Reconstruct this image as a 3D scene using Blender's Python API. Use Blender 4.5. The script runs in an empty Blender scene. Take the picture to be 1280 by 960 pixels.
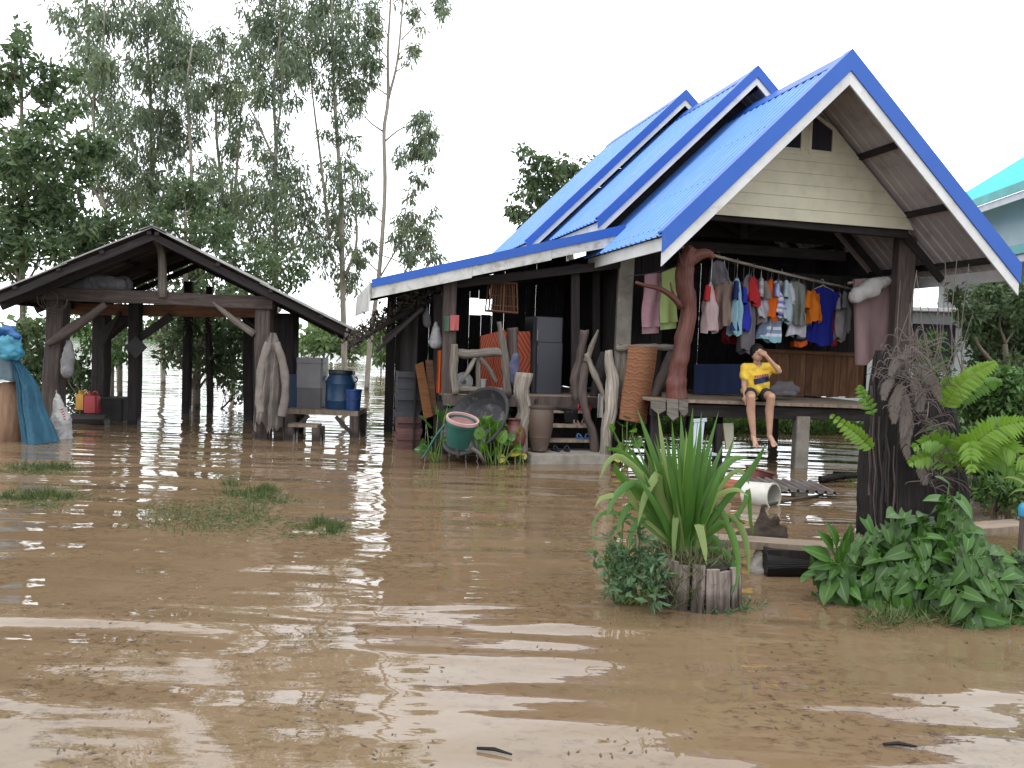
import bpy, bmesh, math, random
import numpy as np
from mathutils import Vector, Matrix
random.seed(7); rng = np.random.default_rng(7)
SC = bpy.context.scene; COL = SC.collection
# ---------------------------------------------------------------- camera
PITCH, ROLL, FPX = math.radians(2.667), math.radians(2.034), 1018.0
CAM = np.array([0, 0, 1.6])
_f = np.array([0, math.cos(PITCH), -math.sin(PITCH)]); _r = np.array([1., 0, 0]); _u = np.cross(_r, _f)
CR = math.cos(ROLL)*_r + math.sin(ROLL)*_u; CU = -math.sin(ROLL)*_r + math.cos(ROLL)*_u
cd = bpy.data.cameras.new('camera'); cam = bpy.data.objects.new('camera', cd); COL.objects.link(cam)
cd.sensor_width = 36; cd.lens = FPX/1280*36; cd.clip_end = 3000; cd.clip_start = .05
cam.matrix_world = Matrix([[CR[0], CU[0], -_f[0], 0], [CR[1], CU[1], -_f[1], 0], [CR[2], CU[2], -_f[2], 1.6], [0, 0, 0, 1]])
SC.camera = cam
# ---------------------------------------------------------------- light: bright overcast sky, soft sun
SUN_EL, SUN_AZ = math.radians(62), math.radians(215)      # azimuth clockwise from +Y
w = bpy.data.worlds.new('World'); SC.world = w; w.use_nodes = True
nt = w.node_tree; bg = nt.nodes['Background']; bg.inputs['Strength'].default_value = .15
sky = nt.nodes.new('ShaderNodeTexSky'); sky.sky_type = 'NISHITA'; sky.sun_disc = False
sky.sun_elevation = SUN_EL; sky.sun_rotation = SUN_AZ; sky.dust_density = 4; sky.air_density = 1.2
mx = nt.nodes.new('ShaderNodeMix'); mx.data_type = 'RGBA'; mx.inputs[0].default_value = .9
nt.links.new(sky.outputs[0], mx.inputs[6]); mx.inputs[7].default_value = (18.2, 18.9, 19.8, 1)   # the cloud deck
nt.links.new(mx.outputs[2], bg.inputs[0])
sd = bpy.data.lights.new('sun', 'SUN'); sd.energy = 1.1; sd.angle = math.radians(20); sd.color = (1, .96, .9)
so = bpy.data.objects.new('sun', sd); COL.objects.link(so)
sv = Vector((math.sin(SUN_AZ)*math.cos(SUN_EL), math.cos(SUN_AZ)*math.cos(SUN_EL), math.sin(SUN_EL)))
so.rotation_euler = sv.to_track_quat('Z', 'Y').to_euler()
SC.view_settings.view_transform = 'Standard'; SC.view_settings.look = 'None'
SC.view_settings.exposure = .04; SC.view_settings.gamma = 1
# ---------------------------------------------------------------- where things stand
OH = np.array([4.085, 10.309, 0]); YAW = .2358
E1 = np.array([math.cos(YAW), math.sin(YAW), 0]); E2 = np.array([-math.sin(YAW), math.cos(YAW), 0]); EZ = np.array([0, 0, 1.])
def ray(u, v): return _f + CR*(u-640)/FPX - CU*(v-480)/FPX
def G(u, v, z=0.): d = ray(u, v); return CAM + d*((z-1.6)/d[2])          # point on a level plane
def D(u, v, Y): d = ray(u, v); return CAM + d*(Y/d[1])                   # point at a distance
def H(u, v, b): d = ray(u, v); return CAM + d*((b-(CAM-OH)@E2)/(d@E2))   # point on a plane parallel to the house front
def W(a, b, z): return OH + a*E1 + b*E2 + np.array([0, 0, z])            # house coordinates
def HL(u, v, b):
    q = H(u, v, b)-OH; return q@E1, q@E2, q[2]
def V(*a): return np.array(a, float)
def nrm(v): v = np.asarray(v, float); return v/(np.linalg.norm(v)+1e-12)
# ---------------------------------------------------------------- objects
OFF = {}
def tag(o, label=None, cat=None, group=None, kind=None):
    if label: o['label'] = label
    if cat: o['category'] = cat
    if group: o['group'] = group
    if kind: o['kind'] = kind
    return o
def thing(name, label, cat, loc, group=None):
    o = bpy.data.objects.new(name, None); COL.objects.link(o); o.empty_display_size = .1
    o.location = tuple(loc); OFF[o.name] = np.array(loc, float)
    return tag(o, label, cat, group)
def link_mesh(name, me, parent=None, loc=None):
    o = bpy.data.objects.new(name, me); COL.objects.link(o)
    if parent is not None:
        o.parent = parent; OFF[o.name] = OFF[parent.name]
    else:
        L = np.zeros(3) if loc is None else np.array(loc, float); o.location = tuple(L); OFF[o.name] = L
    return o
class MB:
    def __init__(s): s.v = []; s.f = []; s.uv = []; s.mi = []; s.n = 0; s.m = 0
    def add(s, verts, faces, uvs=None):
        b = s.n; s.v.extend([tuple(x) for x in verts]); s.n += len(verts)
        for i, f in enumerate(faces):
            s.f.append([b+k for k in f]); s.mi.append(s.m)
            if uvs is None:
                vv = [verts[k] for k in f]; s.uv.append([(float(q[0]+q[1]*.7), float(q[2]+q[1]*.5)) for q in vv])
            else: s.uv.append([uvs[k] for k in f])
    def rings(s, R, closed=True, cap=True, ulen=None):
        """R: list of rings (k points each), skinned together"""
        k = len(R[0]); vs = [p for r in R for p in r]; fs = []; b = s.n
        L = [0.]
        for i in range(1, len(R)): L.append(L[-1]+float(np.linalg.norm(np.mean(R[i], 0)-np.mean(R[i-1], 0))))
        per = sum(float(np.linalg.norm(np.array(R[0][j])-R[0][(j+1) % k])) for j in range(k))
        if per < .02: per = sum(float(np.linalg.norm(np.array(R[len(R)//2][j])-R[len(R)//2][(j+1) % k])) for j in range(k))
        s.v.extend([tuple(x) for x in vs]); s.n += len(vs)
        kk = k if closed else k-1
        for i in range(len(R)-1):
            for j in range(kk):
                j2 = (j+1) % k
                s.f.append([b+i*k+j, b+i*k+j2, b+(i+1)*k+j2, b+(i+1)*k+j]); s.mi.append(s.m)
                a0, a1 = per*j/k, per*(j+1)/k
                s.uv.append([(L[i], a0), (L[i], a1), (L[i+1], a1), (L[i+1], a0)])
        if cap and closed:
            for i, o in ((0, -1), (len(R)-1, 1)):
                f = [b+i*k+j for j in range(k)]
                if o < 0: f = f[::-1]
                s.f.append(f); s.mi.append(s.m); r = R[i]; c = np.mean(r, 0)
                e = nrm(np.array(r[0])-c); nn = nrm(np.cross(np.array(r[0])-c, np.array(r[1])-c)); g = np.cross(nn, e)
                uu = [(float((np.array(q)-c)@e)+.5, float((np.array(q)-c)@g)) for q in r]
                s.uv.append(uu[::-1] if o < 0 else uu)
    def beam(s, p, q, w, h, up=(0, 0, 1), ch=.006, jit=0.):
        """a squared timber from p to q, w wide and h high, edges chamfered"""
        p = np.array(p, float); q = np.array(q, float); d = nrm(q-p); up = np.array(up, float)
        if abs(d@up) > .98: up = np.array([0, 1., 0]) if abs(d[1]) < .9 else np.array([1., 0, 0])
        x = nrm(np.cross(d, up)); y = np.cross(x, d); a, b = w/2, h/2; c = min(ch, a*.6, b*.6)
        prof = [(a-c, -b), (a, -b+c), (a, b-c), (a-c, b), (-a+c, b), (-a, b-c), (-a, -b+c), (-a+c, -b)]
        n = 2 if jit == 0 else 5; R = []
        for i in range(n):
            t = i/(n-1); o = (x*random.uniform(-jit, jit)+y*random.uniform(-jit, jit)) if 0 < i < n-1 else 0
            R.append([p+(q-p)*t+o+x*u+y*vv for u, vv in prof])
        s.rings(R)
    def box(s, c, ax, ay, az, ch=.006):
        """box at centre c with full-size axis vectors"""
        ax, ay, az = map(lambda t: np.array(t, float), (ax, ay, az)); c = np.array(c, float)
        d = nrm(az); x = nrm(ax); a, b = np.linalg.norm(ax)/2, np.linalg.norm(ay)/2; y = nrm(ay); k = min(ch, a*.6, b*.6)
        prof = [(a-k, -b), (a, -b+k), (a, b-k), (a-k, b), (-a+k, b), (-a, b-k), (-a, -b+k), (-a+k, -b)]
        s.rings([[c-az/2+x*u*.995+y*vv*.995 for u, vv in prof], [c-az/2+d*k+x*u+y*vv for u, vv in prof],
                 [c+az/2-d*k+x*u+y*vv for u, vv in prof], [c+az/2+x*u*.995+y*vv*.995 for u, vv in prof]])
    def tube(s, pts, rad, n=8, rough=0., cap=True, flat=1., flatdir=None, tw=0.):
        pts = [np.array(p, float) for p in pts]
        if not hasattr(rad, '__len__'): rad = [rad]*len(pts)
        R = []; prev = None; ph = [random.uniform(-1, 1) for _ in range(n)]
        for i, p in enumerate(pts):
            d = nrm(pts[min(i+1, len(pts)-1)]-pts[max(i-1, 0)])
            if prev is None:
                a = np.array(flatdir, float) if flatdir is not None else (V(1, 0, 0) if abs(d[0]) < .7 else V(0, 1, 0))
                x = nrm(a-d*(a@d))
            else: x = nrm(prev-d*(prev@d))
            prev = x; y = np.cross(d, x); ring = []
            for j in range(n):
                t = 2*math.pi*j/n + tw*i; k = rad[i]*(1+rough*(.6*ph[j]+.4*random.uniform(-1, 1)))
                ring.append(p + x*math.cos(t)*k + y*math.sin(t)*k*flat)
            R.append(ring)
        s.rings(R, cap=cap)
    def lathe(s, c, prof, n=20, axis=(0, 0, 1), cap=False):
        c = np.array(c, float); d = nrm(axis); a = V(1, 0, 0) if abs(d[0]) < .8 else V(0, 1, 0); x = nrm(a-d*(a@d)); y = np.cross(d, x)
        s.rings([[c+d*z+x*math.cos(2*math.pi*j/n)*r+y*math.sin(2*math.pi*j/n)*r for j in range(n)] for r, z in prof], cap=cap)
    def prism(s, poly, thick):
        """flat polygon (3-D points) given thickness along vector thick"""
        P = [np.array(p, float) for p in poly]; t = np.array(thick, float); k = len(P)
        nn = np.zeros(3)
        for i in range(k): nn += np.cross(P[i]-P[0], P[(i+1) % k]-P[0])
        if nn@t > 0: P = P[::-1]
        vs = P+[p+t for p in P]
        fs = [list(range(k)), [k+i for i in range(k)][::-1]]+[[i, k+i, k+(i+1) % k, (i+1) % k] for i in range(k)]
        s.add(vs, fs)
    def grid(s, fn, nu, nv, thick=None, uvs=(1, 1)):
        P = [[np.array(fn(i/nu, j/nv), float) for j in range(nv+1)] for i in range(nu+1)]
        vs = [p for r in P for p in r]; k = nv+1
        fs = [[i*k+j, (i+1)*k+j, (i+1)*k+j+1, i*k+j+1] for i in range(nu) for j in range(nv)]
        uv = [(i/nu*uvs[0], j/nv*uvs[1]) for i in range(nu+1) for j in range(nv+1)]
        if thick is None: s.add(vs, fs, uv); return
        t = np.array(thick, float); n0 = len(vs); vs2 = vs+[p+t for p in vs]
        fs2 = fs+[[n0+x for x in f][::-1] for f in fs]
        edge = [(i*k, (i+1)*k) for i in range(nu)]+[(nu*k+j, nu*k+j+1) for j in range(nv)]+[((i+1)*k+nv, i*k+nv) for i in range(nu)]+[(j+1, j) for j in range(nv)]
        fs2 += [[b, a, n0+a, n0+b] for a, b in edge]
        s.add(vs2, fs2, uv+uv)
    def build(s, name, mat, parent=None, loc=None, smooth=False, label=None):
        off = OFF[parent.name] if parent is not None else (np.zeros(3) if loc is None else np.array(loc, float))
        me = bpy.data.meshes.new(name)
        vv = np.array(s.v, float)-off
        me.from_pydata(vv.tolist(), [], s.f)
        ul = me.uv_layers.new(name='UVMap'); flat = [c for f in s.uv for q in f for c in q]; ul.data.foreach_set('uv', flat)
        for m in (mat if isinstance(mat, (list, tuple)) else [mat]): me.materials.append(m)
        if any(s.mi): me.polygons.foreach_set('material_index', s.mi)
        if smooth: me.polygons.foreach_set('use_smooth', [True]*len(me.polygons))
        me.update()
        o = link_mesh(name, me, parent, loc)
        if label: o['label'] = label
        return o
def autosmooth(o, deg=40):
    me = o.data; me.polygons.foreach_set('use_smooth', [True]*len(me.polygons))
    try: me.set_sharp_from_angle(angle=math.radians(deg))
    except Exception: pass
    return o
def beam(name, p, q, w, h, mat, parent, up=(0, 0, 1), ch=.006, jit=0., label=None):
    m = MB(); m.beam(p, q, w, h, up, ch, jit); return m.build(name, mat, parent, label=label)
def tube(name, pts, rad, mat, parent, n=8, rough=0., label=None, **k):
    m = MB(); m.tube(pts, rad, n, rough, **k); return m.build(name, mat, parent, smooth=True, label=label)
def curve(pts, n=12):
    """Catmull-Rom through the points"""
    P = [np.array(p, float) for p in pts]; P = [2*P[0]-P[1]]+P+[2*P[-1]-P[-2]]; out = []
    m = len(P)-3; per = max(2, n//m)
    for i in range(m):
        p0, p1, p2, p3 = P[i:i+4]
        for k in range(per):
            t = k/per; out.append(.5*((2*p1)+(-p0+p2)*t+(2*p0-5*p1+4*p2-p3)*t*t+(-p0+3*p1-3*p2+p3)*t**3))
    out.append(P[-2]); return out
def lerpr(r, n):
    r = np.array(r, float); return list(np.interp(np.linspace(0, 1, n), np.linspace(0, 1, len(r)), r))
def mass(name, mat, parent, base, dirs, side, L, Wd, loc=None, fold=.15, mid=.45):
    """many small leaves in one mesh: each a folded diamond"""
    n = len(base); off = OFF[parent.name] if parent is not None else (np.zeros(3) if loc is None else loc)
    L = np.asarray(L).reshape(-1, 1)*np.ones((n, 1)); Wd = np.asarray(Wd).reshape(-1, 1)*np.ones((n, 1))
    nrmv = np.cross(dirs, side); b = base-off
    v = np.stack([b, b+dirs*L*mid+side*Wd/2+nrmv*Wd*fold, b+dirs*L-nrmv*L*.08, b+dirs*L*mid-side*Wd/2+nrmv*Wd*fold], 1).reshape(-1, 3)
    me = bpy.data.meshes.new(name); me.vertices.add(n*4); me.vertices.foreach_set('co', v.ravel())
    i = np.arange(n)*4; tri = np.stack([i, i+1, i+2, i, i+2, i+3], 1).ravel()
    me.loops.add(n*6); me.loops.foreach_set('vertex_index', tri); me.polygons.add(n*2)
    me.polygons.foreach_set('loop_start', np.arange(n*2)*3); me.polygons.foreach_set('loop_total', np.full(n*2, 3))
    at = me.attributes.new('rnd', 'FLOAT', 'FACE'); at.data.foreach_set('value', np.repeat(rng.random(n), 2))
    me.update(calc_edges=True); me.validate(); me.materials.append(mat)
    return link_mesh(name, me, parent, loc)
def rdirs(n):
    v = rng.normal(size=(n, 3)); return v/np.linalg.norm(v, axis=1, keepdims=True)
def perp(d):
    s = np.cross(d, rdirs(len(d))); return s/(np.linalg.norm(s, axis=1, keepdims=True)+1e-9)
def nz(a): return a/(np.linalg.norm(a, axis=1, keepdims=True)+1e-9)
def remesh(name, caps, voxel, mat, parent=None, loc=None, smooth=4, ells=(), wr=None):
    """one continuous skin over tapered capsules (p,q,r0,r1) and ellipsoids (c,rx,ry,rz)"""
    m = MB()
    for p, q, r0, r1 in caps:
        p = np.array(p, float); q = np.array(q, float); d = nrm(q-p); L = np.linalg.norm(q-p); prof = []
        for k in range(5): t = math.pi/2*k/4; prof.append((max(r0*math.sin(t), 1e-4), -r0*math.cos(t)))
        for k in range(5): t = math.pi/2*k/4; prof.append((max(r1*math.cos(t), 1e-4), L+r1*math.sin(t)))
        m.lathe(p, prof, 14, d, cap=True)
    for c, ax, ay, az in ells:
        c, ax, ay, az = [np.array(t, float) for t in (c, ax, ay, az)]
        m.rings([[c+az*math.cos(t)+math.sin(t)*(ax*math.cos(s)+ay*math.sin(s)) for s in np.linspace(0, 2*math.pi, 16, endpoint=False)] for t in np.linspace(.02, math.pi-.02, 12)])
    o = m.build('tmp', mat, None)
    md = o.modifiers.new('r', 'REMESH'); md.mode = 'VOXEL'; md.voxel_size = voxel
    if smooth: ms = o.modifiers.new('s', 'SMOOTH'); ms.iterations = smooth; ms.factor = .5
    dg = bpy.context.evaluated_depsgraph_get(); dg.update()
    me = bpy.data.meshes.new_from_object(o.evaluated_get(dg)); bpy.data.objects.remove(o)
    if wr:        # creases and folds
        from mathutils import noise as mn
        for v in me.vertices:
            c = v.co*wr[1]; k = mn.noise(c)*.6+abs(mn.noise(c*2.1))*.7-.25; v.co += v.normal*k*wr[0]
    off = OFF[parent.name] if parent is not None else (np.zeros(3) if loc is None else np.array(loc, float))
    me.transform(Matrix.Translation(tuple(-off))); me.polygons.foreach_set('use_smooth', [True]*len(me.polygons))
    me.name = name; me.materials.clear(); me.materials.append(mat)
    return link_mesh(name, me, parent, loc)
# ---------------------------------------------------------------- materials
KA = .69      # real surfaces are a little darker than first guesses
def srgb(r, g, b):
    f = lambda c: (c/12.92 if c <= .04045 else ((c+.055)/1.055)**2.4)
    return tuple(f(x/255) for x in (r, g, b))
def _new(name):
    m = bpy.data.materials.new(name); m.use_nodes = True; n = m.node_tree; return m, n, n.nodes['Principled BSDF']
def _mix(n, a, b, fac, blend='MIX'):
    x = n.nodes.new('ShaderNodeMix'); x.data_type = 'RGBA'; x.blend_type = blend
    for i, q in ((0, fac), (6, a), (7, b)):
        if hasattr(q, 'links') or hasattr(q, 'is_output'): n.links.new(q, x.inputs[i])
        else: x.inputs[i].default_value = q if i == 0 else (*q[:3], 1)
    return x.outputs[2]
def _noise(n, vec, scale, detail=5, rough=.6, dist=0.):
    x = n.nodes.new('ShaderNodeTexNoise'); x.inputs['Scale'].default_value = scale; x.inputs['Detail'].default_value = detail
    x.inputs['Roughness'].default_value = rough; x.inputs['Distortion'].default_value = dist
    if vec is not None: n.links.new(vec, x.inputs['Vector'])
    return x.outputs['Fac']
def _map(n, src, scale):
    m = n.nodes.new('ShaderNodeMapping'); m.inputs['Scale'].default_value = scale; n.links.new(src, m.inputs['Vector']); return m.outputs[0]
def _ramp(n, fac, lo, hi, a=0., b=1.):
    x = n.nodes.new('ShaderNodeMapRange'); x.inputs[1].default_value = lo; x.inputs[2].default_value = hi; x.inputs[3].default_value = a; x.inputs[4].default_value = b
    n.links.new(fac, x.inputs[0]); return x.outputs[0]
def _bump(n, bs, h, strength, dist):
    x = n.nodes.new('ShaderNodeBump'); x.inputs['Strength'].default_value = strength; x.inputs['Distance'].default_value = dist
    n.links.new(h, x.inputs['Height']); n.links.new(x.outputs[0], bs.inputs['Normal']); return x
def _objvar(n, col, amt):
    """each piece a little lighter or darker than its neighbour"""
    i = n.nodes.new('ShaderNodeObjectInfo'); v = _ramp(n, i.outputs['Random'], 0, 1, 1-amt, 1+amt)
    h = n.nodes.new('ShaderNodeHueSaturation'); n.links.new(v, h.inputs['Value']); n.links.new(col, h.inputs['Color']); return h.outputs[0]
def mat(name, c1, c2=None, scale=6., rough=.7, bump=.2, bdist=.01, stretch=(1, 1, 1), uv=False, metal=0., spec=.4, var=.08, lo=.35, hi=.65, dirt=None, detail=6):
    c1 = tuple(x*KA for x in c1); c2 = tuple(x*KA for x in c2) if c2 else None
    m, n, bs = _new(name); tc = n.nodes.new('ShaderNodeTexCoord'); src = tc.outputs['UV' if uv else 'Object']
    vec = _map(n, src, stretch); f = _noise(n, vec, scale, detail)
    col = _mix(n, c1, c2 or tuple(x*.7 for x in c1), _ramp(n, f, lo, hi))
    if dirt:
        f2 = _noise(n, src, dirt[1], 6, .7); col = _mix(n, col, dirt[0], _ramp(n, f2, dirt[2], dirt[2]+.15, 0, dirt[3]))
    if var: col = _objvar(n, col, var)
    n.links.new(col, bs.inputs['Base Color']); bs.inputs['Roughness'].default_value = rough; bs.inputs['Metallic'].default_value = metal
    bs.inputs['Specular IOR Level'].default_value = spec
    if bump: _bump(n, bs, _noise(n, vec, scale*3, 6, .7), bump, bdist)
    return m
def wood(name, c1, c2, rough=.85, grain=1., var=.18, bump=.5, spec=.2):
    c1 = tuple(x*KA for x in c1); c2 = tuple(x*KA for x in c2)
    m, n, bs = _new(name); tc = n.nodes.new('ShaderNodeTexCoord'); oi = n.nodes.new('ShaderNodeObjectInfo')
    ad = n.nodes.new('ShaderNodeVectorMath'); ad.operation = 'ADD'; n.links.new(tc.outputs['UV'], ad.inputs[0])
    sc = n.nodes.new('ShaderNodeVectorMath'); sc.operation = 'SCALE'; sc.inputs[0].default_value = (37, 11, 5); n.links.new(oi.outputs['Random'], sc.inputs['Scale']); n.links.new(sc.outputs[0], ad.inputs[1])
    v1 = _map(n, ad.outputs[0], (1.6*grain, 34*grain, 1)); v2 = _map(n, ad.outputs[0], (1.1, 2.2, 1))
    f = _noise(n, v1, 1.4, 7, .65, .6); g = _noise(n, v2, 2.3, 5, .6)
    col = _mix(n, c1, c2, _ramp(n, f, .36, .62)); col = _mix(n, col, tuple(x*.45 for x in c2), _ramp(n, g, .55, .78, 0, .7))
    col = _objvar(n, col, var)
    gp = n.nodes.new('ShaderNodeNewGeometry'); sx = n.nodes.new('ShaderNodeSeparateXYZ'); n.links.new(gp.outputs['Position'], sx.inputs[0])    # wet, silted foot just above the flood
    ns = n.nodes.new('ShaderNodeMath'); ns.operation = 'MULTIPLY_ADD'; n.links.new(_noise(n, gp.outputs['Position'], 7, 4), ns.inputs[0]); ns.inputs[1].default_value = -.16; n.links.new(sx.outputs[2], ns.inputs[2])
    wet = _ramp(n, ns.outputs[0], -.02, .07, 1, 0); col = _mix(n, col, (.32, .30, .28), wet, 'MULTIPLY')
    n.links.new(col, bs.inputs['Base Color']); n.links.new(_ramp(n, wet, 0, 1, rough, .35), bs.inputs['Roughness']); bs.inputs['Specular IOR Level'].default_value = spec
    _bump(n, bs, f, bump, .012); return m
def leafmat(name, c1, c2, c3=None, trans=.35, rough=.5, spec=.35, attr=True, uvvein=False, streak=False):
    c1 = tuple(x*KA for x in c1); c2 = tuple(x*KA for x in c2); c3 = tuple(x*KA for x in c3) if c3 else None
    m, n, bs = _new(name)
    if attr:
        a = n.nodes.new('ShaderNodeAttribute'); a.attribute_name = 'rnd'; f = a.outputs['Fac']
    else: f = n.nodes.new('ShaderNodeObjectInfo').outputs['Random']
    col = _mix(n, c1, c2, f)
    tc = n.nodes.new('ShaderNodeTexCoord')
    if c3: col = _mix(n, col, c3, _ramp(n, _noise(n, tc.outputs['Object'], 1.1, 3), .5, .7, 0, .8))
    if streak:
        sf = _noise(n, _map(n, tc.outputs['UV'], (3, 160, 1)), 1.5, 4, .6); col = _mix(n, col, tuple(x*.5 for x in c1), _ramp(n, sf, .5, .75, 0, .7)); col = _mix(n, col, (.20, .15, .06), _ramp(n, _noise(n, tc.outputs['Object'], 9, 5, .7), .66, .74, 0, .7))
    if uvvein:
        s = n.nodes.new('ShaderNodeSeparateXYZ'); n.links.new(tc.outputs['UV'], s.inputs[0])
        a = n.nodes.new('ShaderNodeMath'); a.operation = 'ABSOLUTE'; b = n.nodes.new('ShaderNodeMath'); b.operation = 'SUBTRACT'; b.inputs[1].default_value = .5
        n.links.new(s.outputs[1], b.inputs[0]); n.links.new(b.outputs[0], a.inputs[0])
        col = _mix(n, tuple(min(1, x*1.5+.02) for x in c2), col, _ramp(n, a.outputs[0], 0., .07))
        col = _mix(n, col, tuple(x*.6 for x in c1), _ramp(n, _noise(n, tc.outputs['Object'], 14, 4), .55, .75, 0, .6))
    n.links.new(col, bs.inputs['Base Color']); bs.inputs['Roughness'].default_value = rough; bs.inputs['Specular IOR Level'].default_value = spec
    t = n.nodes.new('ShaderNodeBsdfTranslucent'); n.links.new(_mix(n, col, (.9, 1., .3), .25, 'MULTIPLY'), t.inputs[0])
    mx = n.nodes.new('ShaderNodeMixShader'); mx.inputs[0].default_value = trans
    n.links.new(bs.outputs[0], mx.inputs[1]); n.links.new(t.outputs[0], mx.inputs[2]); n.links.new(mx.outputs[0], n.nodes['Material Output'].inputs[0])
    return m
def stripes(name, cols, scale, axis=1, rough=.85, soft=.0):
    """printed or woven bands along a UV axis"""
    m, n, bs = _new(name); tc = n.nodes.new('ShaderNodeTexCoord'); s = n.nodes.new('ShaderNodeSeparateXYZ'); n.links.new(tc.outputs['UV'], s.inputs[0])
    a = n.nodes.new('ShaderNodeMath'); a.operation = 'MULTIPLY'; a.inputs[1].default_value = scale; n.links.new(s.outputs[axis], a.inputs[0])
    if soft:
        ns = _noise(n, _map(n, tc.outputs['UV'], (3, 3, 3)), 1.6, 3); k = n.nodes.new('ShaderNodeMath'); k.operation = 'MULTIPLY_ADD'; k.inputs[1].default_value = soft
        n.links.new(ns, k.inputs[0]); n.links.new(a.outputs[0], k.inputs[2]); a = k
    b = n.nodes.new('ShaderNodeMath'); b.operation = 'FRACT'; n.links.new(a.outputs[0], b.inputs[0])
    r = n.nodes.new('ShaderNodeValToRGB'); r.color_ramp.interpolation = 'CONSTANT' if not soft else 'LINEAR'; e = r.color_ramp.elements
    while len(e) < len(cols): e.new(.5)
    for i, (p, c) in enumerate(cols): e[i].position = p; e[i].color = (*c, 1)
    n.links.new(b.outputs[0], r.inputs[0]); n.links.new(r.outputs[0], bs.inputs['Base Color']); bs.inputs['Roughness'].default_value = rough; bs.inputs['Specular IOR Level'].default_value = .15
    return m
M = {}
def roughen(o, amp, freq, zs=.5):
    from mathutils import noise as mn
    me = o.data; s = random.random()*50; nn = [v.normal.copy() for v in me.vertices]
    for v, k in zip(me.vertices, nn):
        c = Vector((v.co.x*freq+s, v.co.y*freq, v.co.z*freq*zs)); v.co += k*amp*(mn.noise(c)+.6*mn.noise(c*2.3)+.35*abs(mn.noise(c*4.7))-.1)
    me.update(); return o
M['post'] = wood('weathered_post', (.125, .096, .085), (.062, .047, .042))
M['dark'] = wood('dark_timber', (.046, .037, .037), (.022, .018, .018))
M['grey'] = wood('grey_driftwood', (.26, .225, .19), (.12, .10, .085), bump=.9)
M['slab'] = wood('weathered_slab', (.42, .35, .31), (.10, .075, .065), bump=1., grain=.55)
M['bleach'] = wood('bleached_wood', (.42, .37, .31), (.17, .145, .12), bump=.9)
M['plank'] = wood('old_plank', (.33, .26, .195), (.18, .135, .10))
M['brown'] = wood('brown_board', (.20, .10, .055), (.11, .055, .03))
M['wallboard'] = wood('dark_wall_board', (.038, .031, .03), (.02, .016, .016))  # near-black boards, darker than the other timber
M['redlog'] = wood('red_oiled_trunk', (.215, .066, .042), (.085, .027, .020), rough=.55, spec=.4, bump=.9)
M['bark'] = wood('tree_bark', (.26, .22, .17), (.13, .11, .085))
M['palebark'] = wood('pale_smooth_bark', (.40, .36, .29), (.24, .21, .17), bump=.2)
M['black'] = wood('blackened_stump', (.035, .028, .026), (.012, .01, .01), bump=1.)
def roofmat(name, c, under, rough=.38):
    m, n, bs = _new(name); tc = n.nodes.new('ShaderNodeTexCoord')
    f = _noise(n, tc.outputs['Object'], 1.3, 5); col = _mix(n, c, tuple(x*.86+.01 for x in c), _ramp(n, f, .35, .7))
    f2 = _noise(n, _map(n, tc.outputs['UV'], (.7, 9, 1)), 2., 6, .7); col = _mix(n, col, (.20, .25, .30), _ramp(n, f2, .50, .75, 0, .45)); col = _mix(n, col, (.10, .09, .08), _ramp(n, _noise(n, tc.outputs['Object'], 3.1, 7, .75), .62, .78, 0, .35))
    n.links.new(col, bs.inputs['Base Color']); bs.inputs['Roughness'].default_value = rough; bs.inputs['Specular IOR Level'].default_value = .38
    _bump(n, bs, _noise(n, tc.outputs['Object'], 2.2, 3), .5, .02)
    return m
M['blue'] = roofmat('blue_metal_sheet', (.06, .195, .56), None, .44)
M['bluetrim'] = mat('blue_metal_trim', (.018, .100, .44), (.022, .11, .46), 2, .45, .03, spec=.28, var=.05, dirt=((.2, .25, .35), 5, .62, .3))
M['under'] = mat('sheet_underside', (.50, .455, .465), (.38, .345, .36), 1.5, .6, .05, var=.05, dirt=((.12, .09, .08), 3, .55, .6))
M['white'] = mat('white_painted_board', (.70, .70, .69), (.58, .575, .56), 3, .6, .15, var=.04, dirt=((.30, .29, .25), 4, .56, .65))
M['cream'] = mat('cream_siding', (.66, .615, .46), (.60, .56, .42), 4, .6, .08, var=.03, dirt=((.30, .285, .22), 2.0, .52, .4))
M['glassdark'] = mat('dark_pane', (.02, .02, .03), (.03, .03, .045), 3, .12, 0, spec=.6, var=0)
M['concrete'] = mat('concrete', (.33, .30, .26), (.20, .18, .15), 5, .85, .3, dirt=((.12, .09, .06), 3, .52, .7))
M['metal'] = mat('galvanised', (.35, .36, .37), (.25, .26, .27), 6, .4, .1, metal=.6)
M['rust'] = mat('rusty_sheet', (.19, .17, .165), (.10, .085, .075), 3, .7, .2, dirt=((.15, .07, .035), 4, .55, .6))
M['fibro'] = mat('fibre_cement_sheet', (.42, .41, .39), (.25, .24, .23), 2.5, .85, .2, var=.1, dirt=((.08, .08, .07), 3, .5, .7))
M['fibrounder'] = mat('dark_sheet_underside', (.085, .07, .06), (.05, .042, .038), 2.5, .9, .2, var=.1)  # underside tone, much darker than the upper face of the sheet
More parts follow.
